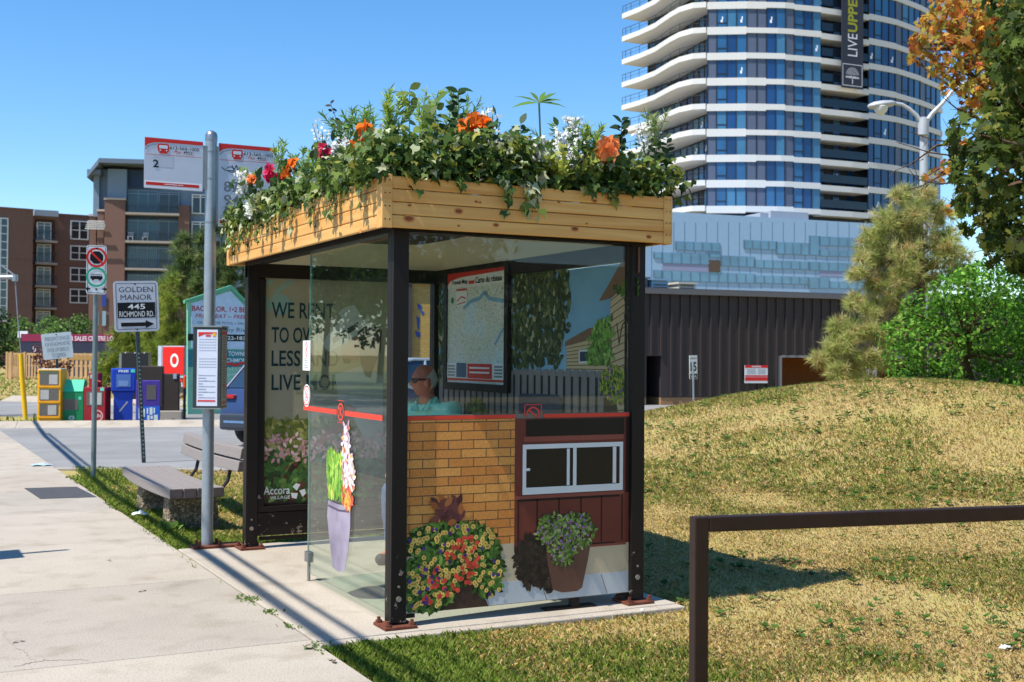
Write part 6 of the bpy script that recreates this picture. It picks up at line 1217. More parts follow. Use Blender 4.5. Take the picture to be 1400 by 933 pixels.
def person(name, label, origin, fwd, J, top_m, leg_m, shoe_m, hair_m, head_fwd, glasses, group=None):
    """J: joints in a local frame (forward, left, up)"""
    t = thing(name, label, 'person', origin); f = Vector((fwd[0], fwd[1], 0)).normalized(); l = Vector((-f.y, f.x, 0)); O = Vector(origin)
    W = lambda p: O+f*p[0]+l*p[1]+Vector((0, 0, p[2])); j = {k: W(v) for k, v in J.items() if k not in ('palm', 'full_hair')}
    hf = Vector((head_fwd[0], head_fwd[1], head_fwd[2] if len(head_fwd) > 2 else 0)).normalized(); hl = Vector((0, 0, 1)).cross(hf).normalized(); hu = hf.cross(hl)
    Xh = Matrix(((hf.x, hl.x, hu.x, j['head'].x), (hf.y, hl.y, hu.y, j['head'].y), (hf.z, hl.z, hu.z, j['head'].z), (0, 0, 0, 1)))
    vs = [j['pelvis'], j['belly'], j['chest'], j['neck'], j['head']-hu*.075-hf*.012]; es = [(0, 1), (1, 2), (2, 3), (3, 4)]; rs = [(.15, .12), (.15, .12), (.16, .115), (.068, .068), (.062, .062)]
    for s in 'lr':
        b = len(vs); vs += [j['sh'+s], j['el'+s], j['wr'+s]]; es += [(2, b), (b, b+1), (b+1, b+2)]; rs += [.062, .042, .028]
        b = len(vs); vs += [j['hip'+s], j['kn'+s], j['an'+s], j['to'+s]]; es += [(0, b), (b, b+1), (b+1, b+2), (b+2, b+3)]; rs += [.088, .058, .040, .035]
    parts = [skin(vs, es, rs, 2), head_mesh(Xh)]
    em = MB(); ear(em, Xh, 1); ear(em, Xh, -1); parts.append((em.v, em.f))
    for s, sg in (('l', 1), ('r', -1)):
        dd = (j['wr'+s]-j['el'+s]).normalized(); parts += hand(j['wr'+s]+dd*.03, dd+Vector((0, 0, -.1)), J.get('palm', (0, 0, -1)))
    body_obj(t, parts, skinm)
    sh = [chain([j['pelvis']+Vector((0, 0, .02)), j['belly'], j['chest'], j['neck']-hu*.03], [(.172, .145), (.176, .145), (.195, .15), (.082, .078)])]
    tor = sh[0]; v2 = list(tor[0]); e2 = list(tor[1]); r2 = list(tor[2])
    for s in 'lr':
        b = len(v2); v2 += [j['sh'+s], j['sh'+s].lerp(j['el'+s], .5), j['sh'+s].lerp(j['el'+s], .86)]; e2 += [(2, b), (b, b+1), (b+1, b+2)]; r2 += [.105, .084, .080]
    shirt = cloth(t, 'shirt', [(v2, e2, r2)], top_m)
    vl = [j['pelvis']]; el_ = []; rl_ = [(.168, .14)]
    for s in 'lr':
        b = len(vl); vl += [j['hip'+s], j['kn'+s], j['kn'+s].lerp(j['an'+s], .95)]; el_ += [(0, b), (b, b+1), (b+1, b+2)]; rl_ += [.104, .078, .062]
    cloth(t, 'trousers', [(vl, el_, rl_)], leg_m)
    for s in 'lr':
        a, b = j['an'+s], j['to'+s]; d = (b-a); V, Fs = skin([a-d*.25-Vector((0, 0, .03)), a+d*.3-Vector((0, 0, .02)), b+d*.15-Vector((0, 0, .005))], [(0, 1), (1, 2)], [.048, .052, .042], 2); MB().add(V, Fs).build('shoe', shoe_m, t, smooth=True)
    # hair: a shell over the back and sides of the skull
    V, Fs = head_mesh(Xh @ Matrix.Diagonal((1.025, 1.03, 1.015, 1))); nu = 56; keep = []
    for q_ in Fs:
        c = sum((Xh.inverted() @ Vector(V[i]) for i in q_), Vector())/len(q_); z, x = c.z, c.x
        lim = -.036 if z < .014 else (.002 if z < .036 else -.012-(z-.036)*.9)
        if J.get('full_hair'): lim = .075 if z > .055 else .0
        if z > -.055 and x < lim and (z < .118 or J.get('full_hair')): keep.append(q_)
    h_ = MB().add(V, keep).build('hair', hair_m, t, smooth=True); so_ = h_.modifiers.new('thick', 'SOLIDIFY'); so_.thickness = .003; so_.offset = -1
    if glasses:
        mb = MB()
        for s in (-1, 1):
            pts = [Xh @ Vector((.104-abs(y)*.30-abs(y)**2*3.2, y*s, z)) for y, z in ((.010, .020), (.030, .023), (.054, .018), (.058, .004), (.050, -.010), (.030, -.017), (.014, -.010))]
            mb.prism(pts, (Xh.to_3x3() @ Vector((-.006, 0, 0))))
        mb.tube([Xh @ Vector((.103, -.014, .014)), Xh @ Vector((.106, 0, .016)), Xh @ Vector((.103, .014, .014))], .0035, 6)
        for s in (-1, 1): mb.tube([Xh @ Vector((.078, s*.058, .012)), Xh @ Vector((.045, s*.0775, .012)), Xh @ Vector((-.01, s*.080, .010)), Xh @ Vector((-.026, s*.078, -.006))], [.008, .007, .0045, .003], 6)
        mb.build('sunglasses', flat('black_lens', (14, 14, 16), .15, .1, .6), t, smooth=True)
        # collar and placket
        mb = MB(); n = j['neck']
        for s in (-1, 1):
            a = n+l*s*.012+f*.105-Vector((0, 0, .075)); pts = [n+l*s*.074-f*.015+Vector((0, 0, .04)), n+l*s*.066+f*.055+Vector((0, 0, .015)), a, n+l*s*.075+f*.118-Vector((0, 0, .075)), n+l*s*.105+f*.055-Vector((0, 0, .025)), n+l*s*.096-f*.02+Vector((0, 0, .0))]
            mb.prism(pts, Vector((0, 0, .006))+f*.003)
        mb.build('collar', top_m, shirt, bevel=.002)
    return t
mint_shirt = pm('mint_shirt', S(160, 226, 206), .8, .08, 5, spec=.15, bump=.15, bscale=60); jean = pm('blue_trousers', S(70, 84, 122), .85, .1, 12); shoe_d = flat('shoe_dark', (50, 46, 44), .6); grey_hair = pm('grey_hair', S(176, 170, 164), .8, .2, 90, bump=.4, bscale=160)
hc = PD(580.5, 521, 9.15)
J = dict(pelvis=(.0, 0, .60), belly=(.03, 0, .80), chest=(.055, 0, 1.0), neck=(.085, 0, 1.20), head=(.125, 0, 0), shl=(.065, .215, 1.135), shr=(.065, -.215, 1.135), ell=(.12, .27, .86), elr=(.12, -.27, .86), wrl=(.28, .16, .715), wrr=(.28, -.16, .715), hipl=(.05, .1, .60), hipr=(.05, -.1, .60), knl=(.36, .15, .57), knr=(.36, -.15, .57), anl=(.30, .15, .09), anr=(.30, -.15, .09), tol=(.45, .17, .045), tor=(.45, -.17, .045))
fw = Vector((-.83, -.50)).normalized(); org = (hc[0]-fw.x*.125, hc[1]-fw.y*.125, 0.); J['head'] = (.125, 0, float(hc[2]))
sz = .03
person('person', 'bald grey haired man in mint shirt and dark sunglasses sitting inside the shelter', org, fw, J, mint_shirt, jean, shoe_d, grey_hair, (-.985, .17, -.02), True)
ib = thing('bench', 'dark slatted bench inside the shelter under the seated man', 'bench', (3.95, 8.3, 0))
for k in range(4): MB().box(3.56+.145*k, 3.69+.145*k, 7.55, 9.3, .45, .485).build('seat_slat', bronze, ib, bevel=.004)
for y in (7.7, 9.15): MB().box(3.62, 4.1, y-.025, y+.025, .41, .448).box(3.82, 3.88, y-.024, y+.024, .0, .409).build('leg', bronze, ib)
gwk = G(244, 553.5); fdir = Vector(RGT[:2]).normalized(); orgw = (gwk[0]+fdir.x*.42, gwk[1]+fdir.y*.42, 0)
Jw = dict(pelvis=(0, 0, .95), belly=(.02, 0, 1.1), chest=(.04, 0, 1.32), neck=(.05, 0, 1.5), head=(.09, 0, 1.66), shl=(.04, .19, 1.42), shr=(.04, -.19, 1.42), ell=(.12, .24, 1.14), elr=(-.1, -.24, 1.14), wrl=(.3, .22, .98), wrr=(-.08, -.24, .88), hipl=(0, .1, .92), hipr=(0, -.1, .92), knl=(.26, .1, .54), knr=(-.06, -.1, .5), anl=(.32, .1, .10), anr=(-.38, -.1, .20), tol=(.48, .1, .05), tor=(-.26, -.1, .075), palm=(0, 0, -1), full_hair=1)
person('person', 'walking pedestrian in grey shoes almost hidden behind the rental board and timetable box', orgw, fdir, Jw, flat('plain_shirt', (120, 126, 140), .8), flat('shorts_tan', (150, 120, 96), .8), flat('shoe_grey', (186, 188, 192), .6), flat('brown_hair', (70, 50, 38), .8), tuple(fdir), False)

# ================================================================== PLANTS IN THE PLANTER
LEAF = leafmat('plant_leaf', .38, .5, .22); PET = leafmat('flower_petal', .4, .5, .3)
stemm = flat('stem_green', (70, 92, 44), .7)
IVY = [(.085, .145, .03), (.038, .075, .017), (.155, .225, .043), (.31, .31, .06), (.50, .53, .32)]
def ivy(label, c, hang, var=0., n=300, spread=.26, hgt=.36, edge=(0, -1), group='ivy plants along the planter'):
    """c: point on the box rim; edge: outward direction; hang: list of trailing strand lengths"""
    t = thing('ivy', label, 'plant', c, group); e = np.array([edge[0], edge[1], 0.]); s = np.array([-edge[1], edge[0], 0.])
    c = np.array(c); k = int(n)
    a = NR.normal(0, spread*.62, k); b = NR.uniform(-.34, .075, k); z = hgt*NR.beta(1.3, 1.9, k)*(1-.35*np.abs(a)/spread/2)-.02
    P = c+np.outer(a, s)+np.outer(b, e)+np.outer(z, [0, 0, 1]); N = np.outer(b*2+.25, e)+np.outer(a*1.4, s)+np.outer(np.full(k, .45), [0, 0, 1])+NR.normal(0, .5, (k, 3)); A = np.tile([0, 0, -1.], (k, 1))+NR.normal(0, .55, (k, 3))
    # strands that spill over the edge
    SP = []; ST = MB(); nst = 0
    for L in hang:
        a0 = RD.uniform(-spread, spread)*.8; q = c+s*a0+e*.0; pts = [q-e*.05+np.array([0, 0, .03]), q+e*.03+np.array([0, 0, .035])]; x = .045; drift = RD.uniform(-.3, .3)
        m = max(3, int(L/.03))
        for i in range(m): zz = -L*(i+1)/m; pts.append(q+e*(x+RD.uniform(-.006, .014))+s*(drift*-zz*.5+RD.uniform(-.012, .012))+np.array([0, 0, zz+.02]))
        ST.tube([Vector(p) for p in pts], .0022, 5); nst += 1
        for p in pts[1:]:
            for _ in range(RD.choice([1, 2, 2])): SP.append(p+NR.normal(0, .014, 3)+e*.012)
    SP = np.array(SP) if SP else np.zeros((0, 3)); m = len(SP)
    P = np.vstack([P, SP]); N = np.vstack([N, np.tile(e*.9+np.array([0, 0, .3]), (m, 1))+NR.normal(0, .3, (m, 3))]); A = np.vstack([A, np.tile([0, 0, -1.], (m, 1))+NR.normal(0, .4, (m, 3))])
    wts = [5, 3.5, 4, 1.6, .4+var*5]; cols = pick(len(P), IVY, wts); leaves('foliage', P, N, NR.uniform(.034, .068, len(P)), cols, 'ivy', LEAF, t, A)
    if nst: ST.build('trailing_stem', stemm, t)
    return t
zr = ZT
fx = np.linspace(xl+.12, xr-.12, 7)
ords = ['first', 'second', 'third', 'fourth', 'fifth', 'sixth', 'seventh', 'eighth', 'ninth', 'tenth']
for i, x in enumerate(fx):
    hang = {1: [.07], 3: [.16, .2, .13, .2, .17], 2: [], 5: [.09], 4: [.05], 0: [.09], 6: []}[i]; x -= .1*(i == 3)
    ivy('dark ivy clump on the planter\'s front edge, %s counting from the near left corner' % ords[i], (x, yn+.035, zr+.022), hang, .9 if i == 3 else .1, 620, .20, .32+.05*(i in (1, 2, 3, 4)), (0, -1))
sy = np.linspace(yn+.25, yf-.1, 10)
for i, y in enumerate(sy):
    hang = [RD.uniform(.06, .22) for _ in range(4 if i > 5 else 2)]
    ivy('ivy clump on the planter\'s street side edge, %s counting from the near corner' % ords[i], (xl+.03, y, zr), hang, .55 if i in (2, 4, 6, 8, 9) else .2, 420, .20, .28, (-1, 0))
for i, (x, y) in enumerate(((2.8, 7.2), (3.3, 7.0), (3.9, 7.1), (3.0, 8.2), (3.8, 8.0), (3.2, 9.1), (4.25, 6.9))):
    ivy('ivy clump in the middle of the planter, %s from the front' % ords[i], (x, y, zr+.04), [], .15, 320, .30, .40, (0, -1))

def at(px, py, y=None, x=None): return PY(px, py, y) if y is not None else PX(px, py, x)
def lily(label, p, r, face, col, nfl=3, cat='flower', nm='orange_lily', grp='orange lilies in the planter'):
    p = np.array(p); t = thing(nm, label, cat, (p[0], p[1], p[2]-.25), grp); face = np.array(face, float)
    mb = MB(); mb.tube([(p[0], p[1]+.04, p[2]-.42), (p[0]+.01, p[1]+.03, p[2]-.2), tuple(p)], .005, 6); mb.build('stem', stemm, t)
    r *= .86
    for k in range(nfl):
        c = p+(NR.normal(0, r*.62, 3) if k else 0); fdir = unit((face+NR.normal(0, .35, 3))[None])[0]
        u = unit(np.cross(fdir, [0, 0, 1.])[None])[0]; v = np.cross(u, fdir); n = 15
        an = 2*np.pi*np.arange(n)/n+NR.uniform(0, 1); A = np.outer(np.cos(an), u)+np.outer(np.sin(an), v)+np.outer(NR.uniform(.05, 1.1, n), fdir)+NR.normal(0, .12, (n, 3)); N = fdir-.3*A+NR.normal(0, .38, (n, 3))
        leaves('bloom', np.tile(c, (n, 1))+NR.normal(0, r*.05, (n, 3)), N, r*NR.uniform(.8, 1.15, n), tint(n, col, .18, .05), 'petal', PET, t, A)
    P = p+NR.normal(0, .05, (10, 3))-np.array([0, 0, .08]); leaves('leaf', P, NR.normal(0, 1, (10, 3)), .09, tint(10, (.05, .1, .03), .3), 'leaf', LEAF, t, NR.normal(0, .5, (10, 3))+[0, 0, .6])
OR, ORP, PK = (.86, .22, .02), (.88, .30, .10), (.72, .03, .12)
cf = (-.35, -1, .25)
lily('big orange lily bloom above the right end of the planter front', at(834, 203, y=yn-.0), .088, cf, ORP, 4)
lily('orange lily cluster above the middle of the planter front', at(640, 176, y=yn+.28), .085, cf, OR, 4)
lily('orange lily standing just right of the middle orange cluster', at(662, 172, y=yn+.2), .07, cf, OR, 2)
lily('orange lily high on the street side, in front of the dark spiky stem', at(503, 178, x=xl+.2), .075, (-1, -.5, .25), OR, 3)
lily('small orange lily low on the street side below the high one', at(484, 204, x=xl+.12), .05, (-1, -.5, .25), OR, 2)
lily('orange lily beside the pink lilies near the far street side corner', at(402, 224, x=xl+.1), .06, (-1, -.5, .25), OR, 3)
lily('orange lily at the far street side end next to the bus stop flag', at(345, 245, x=xl+.05), .055, (-1, -.5, .25), ORP, 3)
lily('bright pink lily cluster on the far street side of the planter', at(370, 243, x=xl+.05), .065, (-1, -.5, .25), PK, 4, nm='pink_lily', grp='pink lilies in the planter')
lily('small pink lily beside the bright pink cluster', at(388, 242, x=xl+.03), .05, (-1, -.5, .25), PK, 2, nm='pink_lily', grp='pink lilies in the planter')
lily('small red pink bloom on the street side above the middle boards', at(448, 208, x=xl+.06), .04, (-1, -.5, .25), PK, 3, nm='pink_lily', grp='pink lilies in the planter')
def spray(label, p, h, col, n=60, sp=.07, size=.030, nm='white_blossom', grp='white blossom sprays in the planter', shape='five', lean=(0, 0)):
    p = np.array(p); t = thing(nm, label, 'flower', (p[0], p[1], p[2]-h), grp); mb = MB(); tips = []
    for k in range(4):
        tip = p+np.array([RD.uniform(-sp, sp)+lean[0], RD.uniform(-sp, sp)+lean[1], RD.uniform(-.25, .05)*h]); mb.tube([(p[0], p[1], p[2]-h), tuple((p+tip)/2-np.array([0, 0, h*.4])), tuple(tip)], [.004, .003, .002], 5); tips.append(tip)
    mb.build('stem', stemm, t); T = np.array(tips)[NR.integers(0, 4, n)]; f_ = NR.uniform(0, .55, (n, 1)); P = T*(1-f_)+(p-np.array([0, 0, h]))*f_+NR.normal(0, size*.7, (n, 3))
    leaves('bloom', P, np.tile([-.5, -.7, .5], (n, 1))+NR.normal(0, .5, (n, 3)), size*NR.uniform(.7, 1.3, n), tint(n, col, .12, .05), shape, PET, t)
    m = 14; P = p-np.array([0, 0, h*.6])+NR.normal(0, .05, (m, 3)); leaves('leaf', P, NR.normal(0, 1, (m, 3)), .07, tint(m, (.07, .13, .04), .3), 'leaf', LEAF, t, NR.normal(0, .5, (m, 3))+[0, 0, .7])
WT = (.78, .78, .74)
for lb, p, h, n in (('white blossom spray in the tall green plume on the street side', at(533, 172, x=xl+.45), .4, 110), ('thin white blossom tip left of the dark spiky stem', at(441, 170, x=xl+.3), .3, 30), ('white blossom patch low on the street side beside red blooms', at(470, 195, x=xl+.12), .22, 90), ('white blossom patch at the far street side corner of the planter', at(337, 240, x=xl+.03), .2, 100),
                    ('pale white blossom hanging over the far street side corner', at(345, 282, x=xl-.02), .1, 80), ('white blossom spray right of the orange middle lilies', at(684, 186, y=yn+.12), .2, 70), ('upright white blossom spike behind the middle lilies', at(672, 138, y=yn+.45), .35, 40), ('white blossom cluster at the crest right of the palm like plant', at(788, 161, y=yn+.2), .3, 60),
                    ('white blossom cluster just left of the big right orange lily', at(772, 178, y=yn+.1), .25, 90), ('white blossom spray above the right end of the planter', at(884, 165, y=yn+.15), .3, 60), ('tiny white blossoms among ivy below the palm like plant', at(735, 190, y=yn+.05), .2, 40), ('white blossoms mingled with ivy behind the street side edge', at(520, 190, x=xl+.2), .25, 120), ('small white blossoms under the big right orange lily', at(785, 205, y=yn-.0), .15, 50)):
    spray(lb, p, h, WT, int(n*1.9))
def fern(label, p, base_h, n, L, col, spread=.16, nm='fern_tuft', grp='feathery green tufts in the planter', wid=1., shape='frond'):
    p = np.array(p); t = thing(nm, label, 'plant', (p[0], p[1], p[2]-base_h), grp); mb = MB(); P = []; A = []
    for k in range(n):
        tip = p+np.array([RD.gauss(0, spread), RD.gauss(0, spread), RD.uniform(-.35, .0)*base_h]); b = p-np.array([0, 0, base_h]); mid = (b+tip)/2+np.array([0, 0, base_h*.12]); pts = [b, mid, tip]; mb.tube([Vector(q) for q in pts], [.003, .002, .001], 5)
        for f_ in np.linspace(.2, 1, 26):
            q = b*(1-f_)**2+2*mid*f_*(1-f_)+tip*f_**2; d = unit((tip-b)[None])[0]
            for s in (-1, 1):
                sd_ = unit(np.cross(d, [RD.gauss(0, 1), RD.gauss(0, 1), RD.gauss(0, .4)])[None])[0]; P.append(q); A.append(d*.75+sd_*s*.7)
    mb.build('stem', stemm, t); P = np.array(P); m = len(P); leaves('frond', P, NR.normal(0, 1, (m, 3)), L*NR.uniform(.6, 1.1, m), tint(m, col, .3, .1), shape, LEAF, t, np.array(A))
FG, BG = (.34, .46, .08), (.22, .36, .06)
fern('bright feathery tuft, the tallest plume on the street side crest', at(533, 122, x=xl+.42), .42, 9, .07, FG, .075)
fern('feathery tuft left of the tallest plume on the street side crest', at(500, 140, x=xl+.35), .38, 7, .07, BG, .08)
fern('feathery sprig arching outward near the far street side end', at(382, 186, x=xl-.05), .32, 4, .055, FG, .05)
fern('feathery tuft overlapping the right bus stop flag', at(338, 226, x=xl+.05), .22, 5, .05, FG, .06)
fern('yellow green tuft with pale tips near the right end of the front', at(806, 160, y=yn+.15), .32, 8, .055, FG, .06)
fern('wispy tall grass sprig just right of the street side plume', at(628, 122, y=yn+.9), .4, 5, .06, BG, .05)
fern('pale upright tuft at the far right end of the planter front', at(896, 150, y=yn+.1), .3, 7, .06, (.34, .42, .16), .05)
fern('pale trailing tuft over the far street side boards', at(352, 268, x=xl-.03), .16, 8, .06, (.38, .42, .22), .07, shape='diamond')
fern('feathery tuft between the dark spike and the high orange lily', at(478, 150, x=xl+.35), .34, 8, .06, BG, .08)
fern('broad feathery tuft at the crest above the front corner', at(575, 128, x=xl+.7), .36, 9, .065, FG, .10)
fern('feathery tuft half hidden behind the orange middle lilies', at(612, 140, y=yn+.7), .34, 8, .06, FG, .09)
fern('pale feathery tuft on the street side above the middle boards', at(430, 196, x=xl+.15), .26, 9, .055, FG, .09)
fern('feathery tuft beside the pink lilies on the far street side', at(414, 206, x=xl+.2), .26, 8, .055, BG, .09)
fern('yellow green tuft low among the ivy under the palm like plant', at(712, 190, y=yn+.08), .2, 9, .05, (.38, .42, .08), .10, shape='diamond')
fern('yellow green tuft low among the ivy left of the big right lily', at(770, 215, y=yn+.04), .16, 9, .05, (.38, .42, .08), .10, shape='diamond')
fern('feathery tuft behind the ivy right of the palm like plant', at(768, 160, y=yn+.5), .32, 8, .06, BG, .09)
def sprig(label, p, h, col, L=.075, n=16, nm='leafy_sprig', grp='leafy sprigs above the planter', lean=0.):
    p = np.array(p); t = thing(nm, label, 'plant', (p[0], p[1], p[2]-h), grp); b = p-np.array([-lean, 0, h]); MB().tube([Vector(b), Vector((b+p)/2+np.array([lean*.2, 0, 0])), Vector(p)], [.004, .003, .002], 5).build('stem', stemm, t)
    f_ = np.linspace(.3, 1, n); P = b+(p-b)*f_[:, None]; A = np.stack([np.where(np.arange(n) % 2, 1, -1)*.8*np.ones(n), NR.normal(0, .5, n), np.full(n, .45)], 1); N = np.tile([-.3, -.8, .5], (n, 1))+NR.normal(0, .35, (n, 3)); leaves('leaf', P, N, L*NR.uniform(.8, 1.1, n), tint(n, col, .25, .08), 'leaf', LEAF, t, A)
sprig('dark leafy spike leaning left on the street side crest', at(452, 142, x=xl+.3), .42, (.03, .035, .02), .05, 18, lean=.12)
sprig('dark leafy sprig above the orange middle lilies, at the left', at(627, 122, y=yn+.35), .42, (.03, .07, .02), .085, 16)
sprig('broad leafy sprig left of the orange middle lilies', at(596, 140, y=yn+.4), .36, (.10, .16, .03), .10, 14)
sprig('dark leafy sprig below the palm like plant', at(712, 170, y=yn+.2), .3, (.03, .07, .025), .08, 16)
sprig('small leafy sprig at the right corner of the planter', at(912, 190, y=yn+.1), .24, (.05, .09, .03), .07, 14)
sprig('leafy sprig between street side plume and dark spike', at(470, 168, x=xl+.3), .3, (.10, .14, .05), .07, 14)
sprig('yellow green broad leaf sprig at the crest near the front corner', at(560, 122, x=xl+.8), .38, (.22, .28, .05), .11, 12)
sprig('dark leafy sprig right of the white crest blossoms', at(850, 165, y=yn+.15), .3, (.03, .06, .02), .075, 16)
p = at(737, 141, y=yn+.3); t = thing('palm_leaf_plant', 'palm like star of long green leaves rising above the planter front', 'plant', (p[0], p[1], p[2]-.4)); MB().tube([(p[0]+.02, p[1], p[2]-.42), (p[0]+.01, p[1], p[2]-.2), tuple(p)], .006, 6).build('stem', stemm, t)
an = np.array([-70, -38, -12, 8, 38, 74, 100, -98]); A = np.stack([np.sin(np.radians(an)), NR.normal(-.3, .25, 8), np.cos(np.radians(an))*.95+.22], 1); leaves('leaf', np.tile(p, (8, 1)), np.tile([-.2, -.55, .8], (8, 1))+NR.normal(0, .15, (8, 3)), np.array([.14, .13, .12, .12, .13, .14, .13, .12])*1.2, tint(8, (.13, .24, .05), .15, .05), 'palm', LEAF, t, A)

# ================================================================== TREES AND SHRUBS
BARK = pm('bark_brown', S(98, 80, 64), .95, .25, 10, bump=.6, spec=.1)
FOL = leafmat('tree_leaf', .42, .6, .15)
def limbs(mb, base, top, r0, tips, r1=.03, kf=.35):
    base, top = Vector(base), Vector(top); mid = base.lerp(top, .5)+Vector((RD.uniform(-.1, .1), RD.uniform(-.1, .1), 0)); mb.tube([base, mid, top], [r0, r0*.75, r0*.45], 9)
    for c in tips:
        c = Vector(c); s = base.lerp(top, RD.uniform(.55, 1)); m = s.lerp(c, .5)+Vector((RD.uniform(-.15, .15), RD.uniform(-.15, .15), RD.uniform(.0, .25)))*(c-s).length*.35; mb.tube([s, m, c], [r0*kf, r0*kf*.6, r1*.4], 6)
def clumpleaves(cl, n_per, size, opts, wts, shape='diamond', shell=.35, up=.35, droop=None):
    P, N, C = [], [], []
    for (c, r) in cl:
        v = np.prod(np.broadcast_to(np.array(r, float), (3,)))**(2/3); n = max(6, int(n_per*v)); p, d = inball(n, c, r, shell); P.append(p); N.append(d*.7+np.array([0, 0, up])+NR.normal(0, .55, (n, 3))); C.append(pick(n, opts, wts)*RD.uniform(.8, 1.2))
    return np.vstack(P), np.vstack(N), np.vstack(C)
def tree(name, label, base, crown, r0, n_per, size, opts, wts, shape='diamond', cat='tree', group=None, top=None, shell=.35, sz_j=.35, A=None, trunk_name='trunk'):
    t = thing(name, label, cat, base, group); P, N, C = clumpleaves(crown, n_per, size, opts, wts, shape, shell)
    Ax = None if A is None else np.tile(A, (len(P), 1))+NR.normal(0, .5, (len(P), 3))
    leaves('crown', P, N, size*NR.uniform(1-sz_j, 1+sz_j, len(P)), C, shape, FOL, t, Ax)
    tp = top or tuple(np.mean([c for c, r in crown], 0)); mb = MB(); limbs(mb, base, tp, r0, [c for c, r in crown]); mb.build(trunk_name, BARK, t, smooth=True); return t
def pclump(lst, dep, jit=.5): return [(tuple(PD(px, py, dep+RD.uniform(-jit, jit))), tuple(np.array([r_, r_, r_*.85])*dep/1657)) for px, py, r_ in lst]
GRN = [(.05, .12, .02), (.08, .18, .03), (.03, .07, .015), (.14, .24, .05)]
# maple overhanging at right
cl = pclump([(1412, 30, 50), (1415, 90, 56), (1384, 128, 34), (1400, 170, 66), (1340, 185, 46), (1322, 225, 30), (1370, 240, 58), (1335, 265, 34), (1400, 290, 60), (1350, 300, 40), (1390, 345, 40), (1440, 60, 90), (1450, 180, 100), (1450, 300, 90), (1480, 100, 110), (1500, 230, 110), (1540, 60, 120), (1425, -20, 90), (1394, 74, 26), (1372, 335, 28), (1412, 370, 24)], 13., .9)
bx_ = PD(1520, 560, 13.6); tree('maple_tree', 'big dark green maple hanging into the right edge of the view', (bx_[0], bx_[1], float(terrain(bx_[0], bx_[1]))-.1), cl, .28, 1250, .105, [(.065, .10, .018), (.10, .14, .025), (.19, .20, .04), (.035, .055, .012), (.27, .27, .10)], [5, 4, 2, 4, .6], 'maple', top=tuple(PD(1520, 120, 13.6)), shell=.3)
# autumn coloured maple behind it
cl = pclump([(1322, 18, 46), (1285, 38, 26), (1262, 60, 20), (1250, 82, 12), (1300, 75, 34), (1330, 60, 44), (1345, 105, 34), (1310, 115, 24), (1278, 92, 16), (1360, 15, 50), (1350, 150, 26), (1325, 150, 16), (1300, 225, 15), (1282, 240, 12), (1265, 243, 9), (1310, 200, 16), (1322, 265, 20), (1305, 285, 14), (1400, 40, 80), (1296, 8, 26), (1372, 60, 40), (1385, 100, 34), (1362, 95, 30), (1340, 20, 40), (1268, 30, 16), (1248, 66, 10), (1310, 45, 26), (1335, 130, 20)], 17.5, .7)
bo_ = PD(1440, 560, 17.8); t = tree('maple_tree', 'maple with sparse orange and yellow autumn leaves beside the street lamp', (bo_[0], bo_[1], float(terrain(bo_[0], bo_[1]))-.1), cl, .22, 1050, .095, [(.52, .20, .04), (.60, .32, .06), (.44, .11, .04), (.46, .38, .07), (.30, .29, .07)], [4, 4, 2, 4, 2], 'maple', top=tuple(PD(1440, 60, 17.8)), shell=.1)
mb = MB()
for a, b in (((1400, 150), (1262, 75)), ((1400, 250), (1228, 195)), ((1390, 230), (1236, 178)), ((1380, 270), (1250, 245)), ((1390, 300), (1300, 280)), ((1370, 200), (1285, 130)), ((1320, 195), (1220, 235)), ((1340, 235), (1232, 262)), ((1330, 160), (1290, 205))):
    A_, B_ = Vector(PD(*a, 17.6)), Vector(PD(*b, 17.2)); mb.tube([A_, A_.lerp(B_, .4)+Vector((0, 0, .12)), A_.lerp(B_, .75), B_], [.03, .018, .010, .004], 5)
    for k in range(5): s_ = A_.lerp(B_, RD.uniform(.45, .98)); mb.tube([s_, s_+Vector((RD.uniform(-.3, .1), RD.uniform(-.2, .2), RD.uniform(-.25, .3)))], [.006, .002], 4)
mb.build('bare_twig', BARK, t)
# pine between lamp and building
def pine_tree(name, label, base, tufts, dep, r0, col, wts, n=26, L=.2, top=None, cat='tree', group=None):
    t = thing(name, label, cat, base, group); P, A, C = [], [], []; cs = []
    for px, py, r_ in tufts:
        c = PD(px, py, dep+RD.uniform(-.6, .6)); cs.append(tuple(c)); rr_ = r_*dep/1657
        for _ in range(max(4, int(r_*1.5))):
            q = c+NR.normal(0, 1, 3)*np.array([.5, .5, .42])*rr_; d = unit((q-c+np.array([0, 0, .35*rr_]))[None])[0]; a = unit(d+NR.normal(0, .62, (n, 3))); P.append(np.tile(q, (n, 1))+a*.01); A.append(a); C.append(np.tile(np.array(col)[NR.choice(len(col), p=np.array(wts)/sum(wts))], (n, 1))*NR.uniform(.75, 1.25, (n, 1)))
    P, A, C = np.vstack(P), np.vstack(A), np.vstack(C); leaves('crown', P, NR.normal(0, 1, P.shape), L*NR.uniform(.7, 1.2, len(P)), C, 'needle', FOL, t, A)
    mb = MB(); limbs(mb, base, top, r0, cs[::3], .012, .18); mb.build('trunk', BARK, t, smooth=True); return t
tf = []
